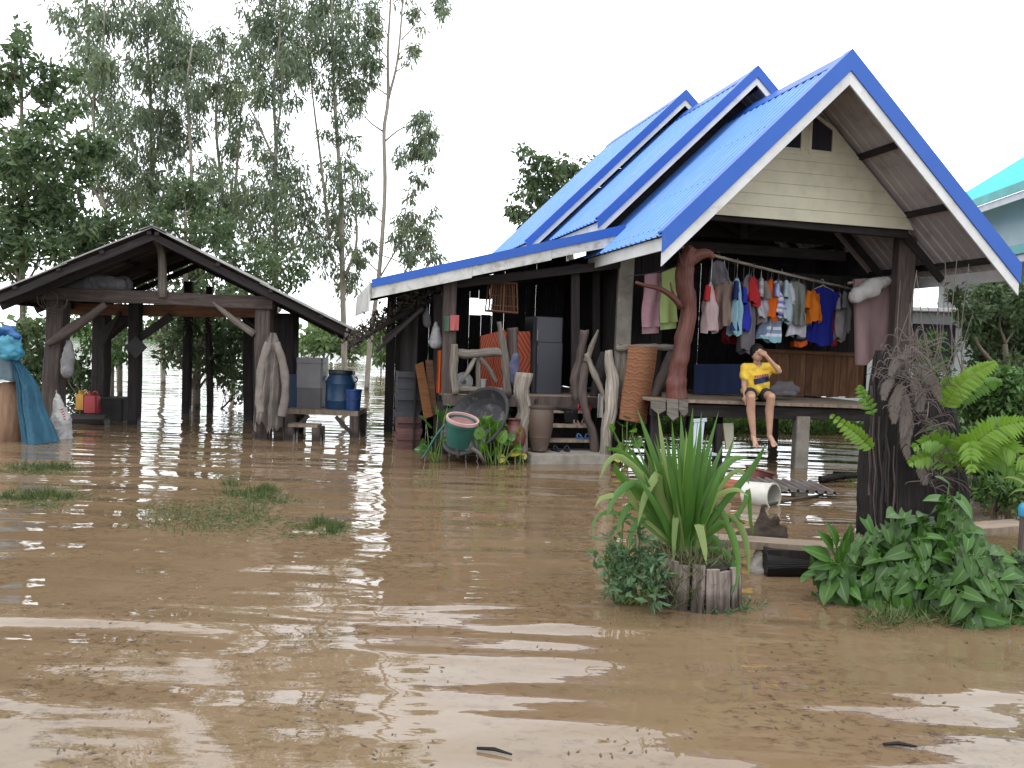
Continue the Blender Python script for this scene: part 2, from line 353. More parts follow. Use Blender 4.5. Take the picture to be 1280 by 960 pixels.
# ================================================================ setting
def water_material():
    m, n, bs = _new('muddy_flood_water'); tc = n.nodes.new('ShaderNodeTexCoord'); P = tc.outputs['Object']
    big = _noise(n, P, .16, 4, .55); mid = _noise(n, _map(n, P, (1, 1.5, 1)), .8, 5, .6)
    col = _mix(n, (.146, .100, .060), (.114, .075, .042), _ramp(n, big, .40, .62))
    col = _mix(n, col, (.112, .084, .044), _ramp(n, mid, .5, .72, 0, .6))
    clump = _noise(n, P, .9, 4, .55, .8); speck = _noise(n, _map(n, P, (1, 1.6, 1)), 13, 8, .75, .6); sp2 = _noise(n, P, 5, 6, .7)
    a = n.nodes.new('ShaderNodeMath'); a.operation = 'MULTIPLY'; n.links.new(_ramp(n, clump, .42, .58), a.inputs[0]); n.links.new(_ramp(n, speck, .50, .64, 0, .85), a.inputs[1])
    b = n.nodes.new('ShaderNodeMath'); b.operation = 'MAXIMUM'; n.links.new(a.outputs[0], b.inputs[0]); n.links.new(_ramp(n, sp2, .58, .74, 0, .5), b.inputs[1])
    col = _mix(n, col, (.048, .029, .016), b.outputs[0])               # sunken litter seen through the shallow water
    n.links.new(col, bs.inputs['Base Color']); bs.inputs['IOR'].default_value = 1.40; bs.inputs['Roughness'].default_value = .015
    bs.inputs['Specular IOR Level'].default_value = .5
    # ripples: long low swells running across, short chop, and a slow mask between calm and ruffled water
    def wave(sx, sy, rot, sc, det, dist):
        mp = n.nodes.new('ShaderNodeMapping'); mp.inputs['Scale'].default_value = (sx, sy, 1); mp.inputs['Rotation'].default_value = (0, 0, rot); n.links.new(P, mp.inputs['Vector'])
        return _noise(n, mp.outputs[0], sc, det, .45, dist)
    w1 = wave(.62, 2.0, .12, 1., .6, .25); w2 = wave(.9, 3.2, -.14, 1.4, .6, .2); w3 = wave(1.4, 4.5, .1, 3.5, 2, .2)
    msk = _ramp(n, wave(1, 1, 0, .28, 2, 0), .38, .58, .45, 1.15)
    def mul(x, k):
        q = n.nodes.new('ShaderNodeMath'); q.operation = 'MULTIPLY'; n.links.new(x, q.inputs[0])
        if isinstance(k, (int, float)): q.inputs[1].default_value = k
        else: n.links.new(k, q.inputs[1])
        return q.outputs[0]
    def add(x, y): q = n.nodes.new('ShaderNodeMath'); q.operation = 'ADD'; n.links.new(x, q.inputs[0]); n.links.new(y, q.inputs[1]); return q.outputs[0]
    h = add(add(mul(w1, 1.25), mul(w2, .38)), mul(w3, .025))
    _bump(n, bs, mul(h, msk), 1., .05)
    return m
M['water'] = water_material()
mb = MB(); mb.add([(-700, -12, 0), (700, -12, 0), (700, 1200, 0), (-700, 1200, 0)], [[0, 1, 2, 3]]); tag(mb.build('flood_water', M['water']), kind='structure')
M['soil'] = mat('silt', (.10, .065, .035), (.07, .045, .025), 2, .9, .2)
mb = MB(); mb.add([(-900, -20, -.6), (900, -20, -.6), (900, 1500, -.6), (-900, 1500, -.6)], [[0, 1, 2, 3]]); tag(mb.build('flooded_ground', M['soil']), kind='structure')
# ================================================================ the blue-roofed house
house = thing('stilt_house', 'wooden stilt house with three stepped blue metal gable roofs standing in flood water', 'house', W(0, 2, 0))
def hp(name, mb_, m, parent=None, label=None, smooth=False): return mb_.build(name, M[m] if isinstance(m, str) else m, parent or house, label=label, smooth=smooth)
def corrugated(mb_, P0, along, down, length, run, period=.17, h=.02, th=.008, ms=(0, 1)):
    """ribbed sheet: starts at P0, ribs repeat along 'along', run down 'down'"""
    al = nrm(along); dn = nrm(down); nn = nrm(np.cross(al, dn)); nn = nn if nn[2] > 0 else -nn
    prof = []; s = 0.
    while s < length:
        for ds, hh in ((0, 0), (.55, 0), (.64, h), (.86, h), (.95, 0)):
            if s+ds*period < length: prof.append((s+ds*period, hh))
        s += period
    prof.append((length, 0)); k = len(prof)
    top = [P0+al*s_+nn*h_+dn*(run*t) for t in (0, .5, 1) for s_, h_ in prof]; bot = [p-nn*th for p in top]
    f = [[i*k+j, i*k+j+1, (i+1)*k+j+1, (i+1)*k+j] for i in range(2) for j in range(k-1)]
    uv = [(run*t, s_) for t in (0, .5, 1) for s_, h_ in prof]
    up = np.cross(top[f[0][1]]-top[f[0][0]], top[f[0][2]]-top[f[0][0]])@nn > 0
    mb_.m = ms[0]; mb_.add(top, f if up else [x[::-1] for x in f], uv)
    mb_.m = ms[1]; mb_.add(bot, [x[::-1] for x in f] if up else f, uv)
    n0 = mb_.n-2*len(top); mb_.m = ms[0]
    def strip(ids):
        for a, b in zip(ids[:-1], ids[1:]):
            mb_.f.append([n0+a, n0+b, n0+len(top)+b, n0+len(top)+a]); mb_.uv.append([(0, 0), (.1, 0), (.1, .01), (0, .01)]); mb_.mi.append(ms[0])
    strip(list(range(2*k, 3*k))); strip([0, k, 2*k]); strip([k-1, 2*k-1, 3*k-1]); mb_.m = 0
def gable(b0, b1, zp, wl, zl, wr, zr, purl=True, label=None, barge=(.165, .11)):
    mb_ = MB(); drop = .045; KL = (zp-zl)/wl; KR = (zp-zr)/wr
    for sg, ww, ze in ((-1, wl, zl), (1, wr, zr)):
        d = V(*(E1*sg*ww))+V(0, 0, ze-zp); corrugated(mb_, W(0, b0+.03, zp-drop), E2, d, b1-b0, float(np.linalg.norm(d)))
    roof = mb_.build('roof', [M['blue'], M['under']], house, label=label)
    for sg, ww, ze in ((-1, wl, zl), (1, wr, zr)):
        k = (zp-ze)/ww; bt, wh = barge
        # blue verge trim: face and top flange, mitred at the ridge
        m = MB(); P = lambda a, dz, b: W(sg*a, b, zp-k*a+dz)
        m.prism([P(0, .012, b0), P(ww, .012, b0), P(ww, -bt, b0), P(0, -bt, b0)], E2*.02)
        m.prism([P(0, .012, b0+.021), P(0, .012, b0+.16), P(ww, .012, b0+.16), P(ww, .012, b0+.021)], V(0, 0, -.022))
        hp('verge_trim', m, 'bluetrim', roof)
        m = MB(); m.prism([P(0, -bt+.03, b0+.022), P(ww-.01, -bt+.03, b0+.022), P(ww-.01, -bt-wh, b0+.022), P(0, -bt-wh, b0+.022)], E2*.025)
        hp('bargeboard', m, 'white', roof)
        m = MB(); m.prism([W(sg*(ww-.05), b0+.05, ze-.05), W(sg*(ww-.05), b1, ze-.05), W(sg*(ww-.05), b1, ze-.21), W(sg*(ww-.05), b0+.05, ze-.21)], E1*sg*-.02)
        hp('eave_fascia', m, 'white', roof)
        if purl:
            for t in (.05, .36, .66, .93):
                a = ww*t; hp('purlin', _b(W(sg*a, b0+.05, zp-k*a-.10), W(sg*a, b1-.05, zp-k*a-.10), .05, .09), 'dark', house)
            for bb in np.arange(b0+1.32, b1, 1.15):
                hp('rafter', _b(W(0, bb, zp-.22), W(sg*(ww-.1), bb, ze-.12), .05, .11), 'dark', house)
    m = MB()      # ridge cap, folded
    for sg, ww, ze in ((-1, wl, zl), (1, wr, zr)):
        k = (zp-ze)/ww; m.prism([W(0, b0+.165, zp-.016), W(0, b1, zp-.016), W(sg*.17, b1, zp-.016-k*.17), W(sg*.17, b0+.165, zp-.016-k*.17)], V(0, 0, .012))
    hp('ridge_cap', m, 'bluetrim', roof)
    return roof
def _b(p, q, w_, h_, **k):
    m = MB(); m.beam(p, q, w_, h_, **k); return m
gable(0, 2.9, 5.43, 2.4256, 3.023, 2.744, 2.927, label='lowest front gable roof over the porch', barge=(.255, .165))
gable(2.28, 5.3, 5.96, 2.45, 3.52, 2.70, 3.50, label='middle stepped gable roof')
gable(4.79, 8.6, 6.34, 2.88, 3.46, 2.85, 3.74, label='highest rear gable roof')
# dark boards added under the upper roofs, standing in for the black gap shade
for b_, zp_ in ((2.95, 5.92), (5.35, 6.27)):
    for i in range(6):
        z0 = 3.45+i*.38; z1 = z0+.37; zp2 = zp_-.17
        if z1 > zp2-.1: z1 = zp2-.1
        m = MB(); m.prism([W(-(zp2-z0)*.98, b_, z0), W((zp2-z0)*.98, b_, z0), W((zp2-z1)*.98, b_, z1), W(-(zp2-z1)*.98, b_, z1)], E2*.02); hp('gap_shade_board', m, 'dark')
# cream lap siding of the front gable with two attic windows
zt = 5.43-.16; kl, kr = .992, .912
def lim(z): return max(-(zt-z)/kl, -1.92), min((zt-z)/kr+.02, 1.92)
wins = [[(-.33, 4.40), (.06, 4.40), (.06, 4.98), (-.33, 4.62)], [(.18, 4.40), (.55, 4.40), (.55, 4.77), (.18, 4.98)]]
zz = 3.47; row = 0
while zz < zt-.1:
    z1 = min(zz+.165, zt-.03); l0, r0 = lim(zz); l1, r1 = lim(z1)
    spans = [((l0, l1), (r0, r1))]
    if zz >= 4.34 and zz < 4.95:
        spans = [((l0, l1), (-.33, -.33)), ((.06, .06), (.18, .18)), ((.55, .55), (r0, r1))]
    for (a0, a1), (c0, c1) in spans:
        if c0-a0 < .03 and c1-a1 < .03: continue
        c1_ = max(c1, a1+.01); m = MB(); y0 = 1.088; y1 = 1.1
        vs = [W(a0, y0, zz+.001), W(c0, y0, zz+.001), W(c1_, y1, z1+.006), W(a1, y1, z1+.006)]
        m.prism(vs, E2*.016); hp('siding_board', m, 'cream')
    zz += .165; row += 1
for wn in wins:
    m = MB(); m.prism([W(a, 1.12, z) for a, z in wn], E2*.02); o = hp('attic_window', m, 'glassdark', label='dark attic opening in the cream gable')
    k = len(wn)
    for i in range(k):
        (a0, z0), (a1, z1) = wn[i], wn[(i+1) % k]; hp('window_frame', _b(W(a0, 1.102, z0), W(a1, 1.102, z1), .05, .03, up=E2), 'cream', o)
# tie beam behind the siding and the truss inside
hp('tie_beam', _b(W(-1.72, 1.22, 3.50), W(1.9, 1.22, 3.44), .1, .16), 'dark')
for b_ in (2.7, 4.2): hp('tie_beam', _b(W(-1.85, b_, 3.25), W(1.95, b_, 3.25), .09, .16), 'dark')
for b_ in (2.7, 4.2):
    hp('king_post', _b(W(0.1, b_, 3.42), W(.1, b_, 5.1), .12, .12), 'dark')
    hp('strut', _b(W(.15, b_, 3.5), W(1.2, b_, 4.15), .06, .09), 'dark'); hp('strut', _b(W(.05, b_, 3.5), W(-1.2, b_, 4.15), .06, .09), 'dark')
# posts
hp('corner_post', _b(W(2.03, 1.42, -.5), W(2.12, 1.5, 3.45), .26, .24, jit=.008, ch=.02), 'post', label='thick grey corner post beside the fern stump')
tube('tree_trunk_post', curve([H(847, 500, 1.36), H(846, 470, 1.36), H(853, 430, 1.36), H(861, 385, 1.36), H(857, 350, 1.36), H(858, 325, 1.36), H(866, 312, 1.36)], 48),
     lerpr([.145, .12, .108, .112, .122, .128, .11], 49), M['redlog'], house, n=22, rough=.06, label='crooked red tree trunk used as a porch post')
for o_ in list(house.children):
    if o_.name.startswith('tree_trunk_post'): roughen(o_, .035, 6, .7)
tr = tube('trunk_branch', curve([H(862, 325, 1.34), H(874, 318, 1.3), H(886, 317, 1.28), H(892, 323, 1.26)], 9), lerpr([.10, .08, .06, .035], 10), M['redlog'], house, n=10, rough=.1)
tube('trunk_branch', curve([H(851, 384, 1.3), H(843, 373, 1.25), H(826, 361, 1.2), H(808, 357, 1.15), H(795, 353, 1.12)], 10), lerpr([.05, .035, .02, .013], 13), M['redlog'], house, n=7, rough=.1)
tube('trunk_branch', curve([H(844, 372, 1.25), H(840, 362, 1.22), H(838, 353, 1.2)], 6), lerpr([.02, .012], 7), M['redlog'], house, n=6)
hp('wall_pillar', _b(H(775, 500, 2.65), H(783, 322, 2.65), .23, .2, ch=.012), 'concrete', label='grey concrete pillar at the porch corner')
for u, b_ in ((1000, 1.34),):
    a, _, _ = HL(u, 560, b_); hp('stilt', _b(W(a, b_, -.5), W(a, b_, .74), .19, .19, ch=.01), 'concrete')
for a, b_ in ((-1.2, 1.45), (-1.75, 1.5), (1.75, 1.45), (-1.1, 3.2), (0.1, 3.2), (1.8, 4.3), (.1, 4.3), (-1.2, 4.3), (-1.9, 2.7), (-4.6, 2.6), (-3.9, 2.7), (-4.6, 5.4), (-3, 5.4)):
    hp('stilt', _b(W(a, b_, -.5), W(a, b_, .76), .14, .14, jit=.01), 'dark')
# platform: planks, rim, joists
edge = lambda a: .935-.012*a
for i in range(10):
    b_ = 1.22+i*.32; b2 = b_+.31
    for a0, a1 in (((-1.95, 2.15),) if i == 0 else ((-1.95, .1), (.103, 2.15))):
        m = MB(); t = .045; m.box((W(a0, b_, edge(a0))+W(a1, b2, edge(a1)))/2-EZ*t/2, W(a1, 0, edge(a1))-W(a0, 0, edge(a0)), E2*(b2-b_), EZ*t, .008); hp('floor_board', m, 'plank')
hp('rim_beam', _b(W(-1.9, 1.36, .80), W(2.1, 1.36, .76), .07, .17), 'dark'); hp('rim_beam', _b(W(-1.9, 4.3, .80), W(2.1, 4.3, .78), .07, .17), 'dark')
for a in np.arange(-1.7, 2.1, .55): hp('joist', _b(W(a, 1.42, .83), W(a, 4.3, .83), .05, .11), 'dark')
# two broken grey boards hanging at the platform's left end
for u0, u1, v1, nn in ((814, 832, 516, 0), (834, 848, 524, 1), (849, 860, 519, 2)):
    m = MB(); m.prism([H(u0, 499, 1.20), H(u1, 499, 1.20), H(u1, v1-3, 1.19), H((u0+u1)/2, v1+2, 1.19), H(u0, v1-6, 1.19)], E2*.02); hp('skirt_board', m, 'grey')
# walls: back wall, side return, brown boards at right
def boards(a0, a1, b_, z0, z1_, m_, wdt=.19, gap=.004, skip=()):
    a = a0; i = 0
    while a < a1-.02:
        aw = min(wdt*random.uniform(.85, 1.15), a1-a)
        z1 = z1_(a+aw/2) if callable(z1_) else z1_
        if i not in skip:
            m = MB(); m.box(W(a+aw/2, b_+random.uniform(-.006, .006), (z0+z1)/2), E1*(aw-gap), E2*.022, EZ*(z1-z0-random.uniform(0, .05)), .004); hp('wall_board', m, m_)
        a += aw; i += 1
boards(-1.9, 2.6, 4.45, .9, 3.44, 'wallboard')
boards(-5.2, -3.72, 5.5, -.2, lambda a: 2.43+(a+5.68)*.2727-.1, 'wallboard', gap=.003); boards(-3.3, -1.9, 5.5, -.2, lambda a: 2.43+(a+5.68)*.2727-.1, 'wallboard', gap=.004); boards(-3.72, -3.3, 5.5, -.2, 2.16, 'wallboard'); boards(-3.72, -3.3, 5.5, 2.42, 2.86, 'wallboard'); boards(-3.75, -1.95, 2.85, -.2, .76, 'dark')  # boards below the porch floor and behind the stairs added to darken the underside
for i in range(12): m = MB(); m.box(W(-4.95, 3.1+i*.2, 1.0), E2*.197, E1*.02, EZ*2.5, .004); hp('wall_board', m, 'wallboard')  # side boards carried down to the water to keep the porch underside dark
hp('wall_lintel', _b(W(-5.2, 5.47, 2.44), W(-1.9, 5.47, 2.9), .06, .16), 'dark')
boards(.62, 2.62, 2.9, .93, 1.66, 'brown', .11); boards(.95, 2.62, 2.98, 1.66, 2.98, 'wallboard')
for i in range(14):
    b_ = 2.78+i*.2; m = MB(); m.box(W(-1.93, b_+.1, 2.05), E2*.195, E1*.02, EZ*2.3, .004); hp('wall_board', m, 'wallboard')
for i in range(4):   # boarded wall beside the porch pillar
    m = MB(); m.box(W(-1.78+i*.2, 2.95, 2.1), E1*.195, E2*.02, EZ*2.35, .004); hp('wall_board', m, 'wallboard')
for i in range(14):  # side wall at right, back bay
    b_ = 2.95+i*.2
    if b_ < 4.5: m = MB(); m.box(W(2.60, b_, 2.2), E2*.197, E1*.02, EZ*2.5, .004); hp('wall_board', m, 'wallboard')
hp('wall_rail', _b(W(.62, 2.87, 1.67), W(2.62, 2.87, 1.66), .05, .06), 'brown')
# ---------------------------------------------------------------- lean-to on the left
la0, lz0, la1, lz1 = -5.68, 2.43, -2.05, 3.42; lb0, lb1 = 2.2, 6.3; lk = (lz1-lz0)/(la1-la0); Lz = lambda a: lz0+(a-la0)*lk
mb = MB(); d = E1*(la0-la1)+EZ*(lz0-lz1); corrugated(mb, W(la1, lb0+.02, lz1-.05), E2, d, lb1-lb0, float(np.linalg.norm(d)))
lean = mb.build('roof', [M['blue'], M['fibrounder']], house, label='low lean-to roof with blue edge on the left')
m = MB(); m.prism([W(la0, lb0, Lz(la0)+.01), W(la1, lb0, Lz(la1)+.01), W(la1, lb0, Lz(la1)-.125), W(la0, lb0, Lz(la0)-.10)], E2*.02)
m.prism([W(la0, lb0+.021, Lz(la0)+.01), W(la0, lb0+.15, Lz(la0)+.01), W(la1, lb0+.15, Lz(la1)+.01), W(la1, lb0+.021, Lz(la1)+.01)], V(0, 0, -.02)); hp('verge_trim', m, 'bluetrim', lean)
M['whitedirty'] = mat('stained_white_board', (.66, .655, .63), (.5, .49, .46), 3, .7, .2, var=.04, dirt=((.2, .19, .16), 5, .5, .75))
for a0, a1 in ((la0, -4.3), (-4.295, -3.15), (-3.145, la1)):
    m = MB(); m.prism([W(a0, lb0+.022, Lz(a0)-.10), W(a1, lb0+.022, Lz(a1)-.10), W(a1, lb0+.022, Lz(a1)-.27), W(a0, lb0+.022, Lz(a0)-.25)], E2*.025); hp('fascia', m, 'whitedirty', lean)
m = MB(); m.prism([W(la0+.0, lb0+.05, lz0-.03), W(la0, lb1, lz0-.03), W(la0-.02, lb1, lz0-.38), W(la0-.02, lb0+.05, lz0-.42)], -E1*.02); hp('fascia', m, 'whitedirty', lean)
for b_ in (2.6, 4.0, 5.4): hp('rafter', _b(W(-5.6, b_, Lz(-5.6)-.13), W(-2.1, b_, Lz(-2.1)-.13), .06, .11), 'dark')
for a in (-5.5, -4.6, -3.7, -2.8): hp('purlin', _b(W(a, 2.3, Lz(a)-.09), W(a, 6.2, Lz(a)-.09), .05, .06), 'dark')
hp('eave_beam', _b(W(-4.75, 2.62, 2.42), W(-1.95, 2.62, 2.9), .09, .13), 'dark')
# lean-to posts
hp('porch_post', _b(H(561, 500, 2.55), H(563, 352, 2.55), .19, .17, jit=.012, ch=.015), 'post')
hp('porch_post', _b(H(549, 540, 3.0)-EZ*.3, H(549, 368, 3.0), .15, .15, jit=.01), 'dark')
hp('porch_post', _b(H(517, 545, 3.6)-EZ*.3, H(517, 385, 3.6), .15, .15, jit=.01), 'dark')
hp('porch_post', _b(H(719, 498, 2.75), H(719, 330, 2.75), .13, .13), 'dark')
hp('porch_post', _b(H(745, 498, 3.3), H(745, 330, 3.3), .12, .12), 'wallboard')
for p, q, w_ in ((H(470, 412, 3.4), H(545, 372, 3.2), .07), (H(478, 425, 3.1), H(530, 386, 3.0), .06), (H(470, 440, 2.7), H(528, 385, 2.7), .05)): hp('brace', _b(p, q, w_, w_, jit=.01), 'dark')
# porch floor
for i in range(11):
    b_ = 2.45+i*.28
    m = MB(); m.box(W(-3.27, b_+.137, .865), E1*2.68, E2*.27, EZ*.04, .006); hp('floor_board', m, 'plank')
m = MB(); m.box(W(-3.27, 2.435, .80), E1*2.7, E2*.03, EZ*.16, .006); hp('rim_board', m, 'post')
for b_ in (3.2, 4.4, 5.3): hp('rim_beam', _b(W(-4.6, b_, .77), W(-1.95, b_, .77), .07, .14), 'dark')
# stairs: landing slab, three treads, stringers
def ab(u, v, b): q = HL(u, v, b); return q[0]
sl = [G(655, 577, 0), G(758, 582, 0)]
m = MB(); m.box(W(-2.93, 1.96, .03), E1*1.16, E2*.72, EZ*.20, .012); hp('landing_slab', m, 'concrete', label='wet concrete landing slab at the foot of the stairs')
for b_, z in ((2.14, .27), (2.27, .47), (2.40, .67)):
    m = MB(); m.box(W(-2.86, b_, z), E1*.72, E2*.24, EZ*.04, .006); hp('stair_tread', m, 'plank')
for a in (-3.25, -2.47): hp('stringer', _b(W(a, 2.0, .1), W(a, 2.46, .8), .04, .16), 'dark')
# ================================================================ neighbour's pale house with teal roofs
M['teal'] = roofmat('teal_metal_sheet', (.012, .37, .36), None, .5); M['tealtrim'] = mat('teal_trim', (.02, .40, .37), None, 3, .4, .03, var=.03)
M['palewall'] = mat('pale_plaster', (.62, .66, .65), (.55, .58, .57), 2, .8, .1, var=.02, dirt=((.38, .40, .38), 1.5, .58, .5))
ta = D(1196, 259, 18.2); tb = D(1330, 215, 14.2); td = nrm((tb-ta)*V(1, 1, 0)); tn = V(-td[1], td[0], 0)     # eave runs toward us; tn = inward (right)
tn = tn if tn[0] > 0 else -tn; ez = 5.0; ta = ta-td*2.2; e0 = V(ta[0], ta[1], ez); e1_ = e0+td*9
teal = thing('neighbour_house', "neighbour's pale plastered house with teal metal roofs at the right edge", 'house', V(e0[0]+3, e0[1]-2, 0))
def tp(name, m, mt, parent=None, **k): return m.build(name, M[mt] if isinstance(mt, str) else mt, parent or teal, **k)
def teal_roof(z, out, run, rise, lab):
    a = V(e0[0], e0[1], z)-tn*out; m = MB(); dn = -tn*run-EZ*rise; corrugated(m, a+tn*run+EZ*rise, td, dn, 9, float(np.linalg.norm(dn)), .2, .025)
    r = m.build('roof', [M['teal'], M['under']], teal, label=lab)
    m = MB(); m.box(a+td*4.5+EZ*-.05-tn*.02, td*9, tn*.03, EZ*.17, .005); tp('eave_trim', m, 'tealtrim', r)
    m = MB(); m.box(a+td*4.5+EZ*-.21+tn*.02, td*9, tn*.03, EZ*.14, .005); tp('fascia', m, 'white', r)
    m = MB(); m.prism([a-td*.02, a-td*.02+tn*run+EZ*rise, a-td*.02+tn*run+EZ*(rise-.2), a-td*.02-EZ*.2], td*-.03); tp('verge_trim', m, 'tealtrim', r)
    return r
teal_roof(ez, 0, 4, 2.7, 'upper teal roof'); teal_roof(3.72, .35, 1.2, .35, 'lower teal porch roof')
m = MB(); c = e0+tn*3.5+td*4.4; m.box(V(c[0], c[1], 2.3), td*8.6, tn*5.8, EZ*5.3, .02); tp('wall', m, 'palewall')
# low front annex with a dark window facing the flood
A0 = D(1095, 390, 17.0); A1 = D(1226, 392, 17.0); wz = A0[2]+.02
m = MB(); m.box(V((A0[0]+A1[0])/2, 18.2, wz/2-.2), V(A1[0]-A0[0], 0, 0), V(0, 2.4, 0), EZ*(wz+.4), .02); tp('annex_wall', m, 'palewall')
w0 = D(1142, 406, 16.97); w1 = D(1189, 453, 16.97); wc = (w0+w1)/2
m = MB(); m.box(V(wc[0], 16.98, wc[2]), V(w1[0]-w0[0], 0, 0), V(0, .06, 0), EZ*(w0[2]-w1[2]), .004); win = tp('window', m, 'glassdark')
for k in range(3): m = MB(); x = w0[0]+(w1[0]-w0[0])*k/2; m.box(V(x, 16.94, wc[2]), V(.05, 0, 0), V(0, .05, 0), EZ*(w0[2]-w1[2]+.04), .004); tp('window_frame', m, 'dark', win)
for z in (w0[2], w1[2]): m = MB(); m.box(V(wc[0], 16.935, z), V(w1[0]-w0[0]+.05, 0, 0), V(0, .05, 0), EZ*.05, .004); tp('window_frame', m, 'dark', win)
m = MB(); m.box(V((A0[0]+A1[0])/2, 17.9, wz+.05), V(A1[0]-A0[0]+.4, 0, 0), V(0, 2.6, 0), EZ*.08, .01); tp('annex_roof', m, 'white')
# ================================================================ open timber shed
YS = 12.9
shed = thing('open_shed', 'open timber shed with corrugated fibre sheet roof standing in the flood', 'shed', V(-5.8, 14.5, 0))
def sp(name, m, mt, parent=None, label=None, smooth=False): return m.build(name, M[mt] if isinstance(mt, str) else mt, parent or shed, label=label, smooth=smooth)
rid = H(190, 285, 3.95); lft = H(-28, 373, 3.95); rgt = H(452, 417, 3.95); DY = 5.0
def shed_slope(A, B, ncol, lab):
    d = B-A; L = np.linalg.norm(d)
    for r in range(2):
        for c in range(ncol):
            y0 = c*DY/ncol; m = MB(); tilt = nrm(np.cross(d, E2)); tilt = tilt if tilt[2] > 0 else -tilt
            s0, s1 = (0, .53) if r == 0 else (.5, 1.)
            o = tilt*(.016 if r == 0 else 0)+tilt*(.006*(c % 2))
            corrugated(m, A+d*s0+E2*y0+o, E2, d, DY/ncol+.03, L*(s1-s0)*(1+random.uniform(-.006, .012)), .18, .03, .012)
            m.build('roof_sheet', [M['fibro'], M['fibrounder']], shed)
shed_slope(rid, lft, 5, 'l'); shed_slope(rid, rgt, 5, 'r')
m = MB()
for q in (lft, rgt):
    d = nrm(q-rid); m.prism([rid+E2*-.02+EZ*.03, rid+E2*DY+EZ*.03, rid+d*.2+E2*DY+EZ*.045, rid+d*.2+E2*-.02+EZ*.045], V(0, 0, .012))
sp('ridge_cap', m, 'fibro')
for q, nm in ((lft, 'l'), (rgt, 'r')):   # rafters and battens under the sheets
    d = q-rid
    for y in (.10, .75, 2.3, 3.8, 4.9): sp('rafter', _b(rid+E2*y-EZ*.11, q+E2*y-EZ*.11-d*.02, .06, .11, jit=.008), 'dark')
    for t in (.02, .3, .55, .8, .97): sp('batten', _b(rid+d*t+E2*.02-EZ*.045, rid+d*t+E2*(DY-.02)-EZ*.045, .06, .05), 'dark')
def post(u, v0, v1, Y, wd, mt='post', Yt=None, jit=.015):
    p = D(u[0], v1, Y); p[2] = -.5; q = D(u[1], v0, Yt or Y); sp('post', _b(p, q, wd, wd*.95, jit=jit, ch=.02), mt)
post((66, 73), 372, 540, YS+.1, .27); post((330, 331), 376, 550, YS, .24); post((124, 128), 372, 525, 14.6, .25, 'dark'); post((166, 170), 372, 532, 14.1, .19, 'dark')
post((360, 358), 392, 545, 13.9, .36, 'dark'); post((313, 311), 378, 528, 15.6, .19, 'dark'); post((232, 236), 352, 540, 16.6, .16, 'dark'); post((262, 262), 358, 535, 16.8, .12, 'dark')
sp('tie_beam', _b(D(46, 366, YS-.12), D(342, 379, YS-.12), .13, .20, jit=.01, ch=.012), 'post')
sp('tie_beam', _b(D(90, 386, 14.4), D(340, 390, 14.4), .13, .2, jit=.01), M['brown'])
sp('plate_beam', _b(D(62, 374, YS+.15), D(130, 392, 17), .12, .15), 'dark'); sp('plate_beam', _b(D(342, 388, YS+.15), D(325, 402, 17), .12, .15), 'dark')
m = MB(); m.tube(curve([D(203, 372, YS-.2), D(203, 335, YS-.2), D(201, 312, YS-.2), D(193, 298, YS-.2)], 9), lerpr([.075, .065, .06, .05], 10), 10, .05); sp('king_post', m, 'grey', smooth=True)
m = MB(); m.tube(curve([D(132, 380, YS-.2), D(110, 397, YS-.2), D(90, 410, YS-.2), D(75, 421, YS-.2), D(61, 430, YS-.15)], 12), lerpr([.05, .07, .09, .08, .05], 13), 9, .08); sp('brace', m, 'post', smooth=True)
m = MB(); m.tube(curve([D(267, 378, YS-.15), D(290, 398, YS-.15), D(318, 418, YS-.1)], 8), lerpr([.035, .05, .06], 9), 8, .08); sp('brace', m, 'grey', smooth=True)
sp('brace', _b(D(172, 386, 14.5), D(126, 424, 14.5), .2, .2, jit=.01), 'dark'); sp('brace', _b(D(214, 395, 14.2), D(172, 424, 14.1), .12, .12), 'dark')
sp('brace', _b(D(130, 430, 14.3), D(150, 390, 14.3), .06, .06), 'dark'); sp('brace', _b(D(300, 392, 15), D(358, 440, 14), .08, .08), 'dark')
# things in and around the shed -----------------------------------------------------------
def solo(mbx, name, m, label, cat, loc, group=None, smooth=False):
    o = mbx.build(name, m if not isinstance(m, str) else M[m], None, loc=loc, smooth=smooth); return tag(o, label, cat, group)
def cloth(fn, nu, nv, name, m, label, cat, loc, th=V(0, .01, 0), group=None):
    k = MB(); k.grid(fn, nu, nv, th); return autosmooth(solo(k, name, m, label, cat, loc, group), 60)
M['boardhang'] = mat('dark_plate', (.05, .045, .045), (.03, .03, .03), 4, .7, .1)
m = MB(); c = D(170, 434, 13.9); m.box(c, nrm(CR+CU)*.27, V(0, .03, 0), nrm(CU-CR)*.27); solo(m, 'hanging_board', 'boardhang', 'dark square board hung cornerwise on the middle shed post', 'board', c)
M['wire'] = mat('thick_wire', (.10, .09, .085), None, 4, .6, 0)
m = MB(); c0 = D(68, 376, YS-.25)
for k, (du, dv, r) in enumerate(((0, 0, .2), (.02, .02, .18), (-.09, .02, .16))):
    m.tube([c0+V(du+math.cos(t)*r*1.0, -.015*k, dv+math.sin(t)*r*.9) for t in np.linspace(.3, 6.5, 26)], .008, 5)
solo(m, 'wire_loop', 'wire', 'loops of thick wire hung on the front left shed post', 'wire', c0, smooth=True)
M['sackgrey'] = mat('grey_plastic_sack', (.20, .195, .20), (.12, .115, .12), 5, .55, .6, bdist=.04)
def lumpy(name, capl, vox, m, label, cat, loc, smooth=4, group=None, wr=(.022, 9)): return tag(remesh(name, capl, vox, M[m] if isinstance(m, str) else m, None, loc, smooth, wr=wr), label, cat, group)
p = D(86, 358, YS+.15); q = D(150, 356, YS+.15)
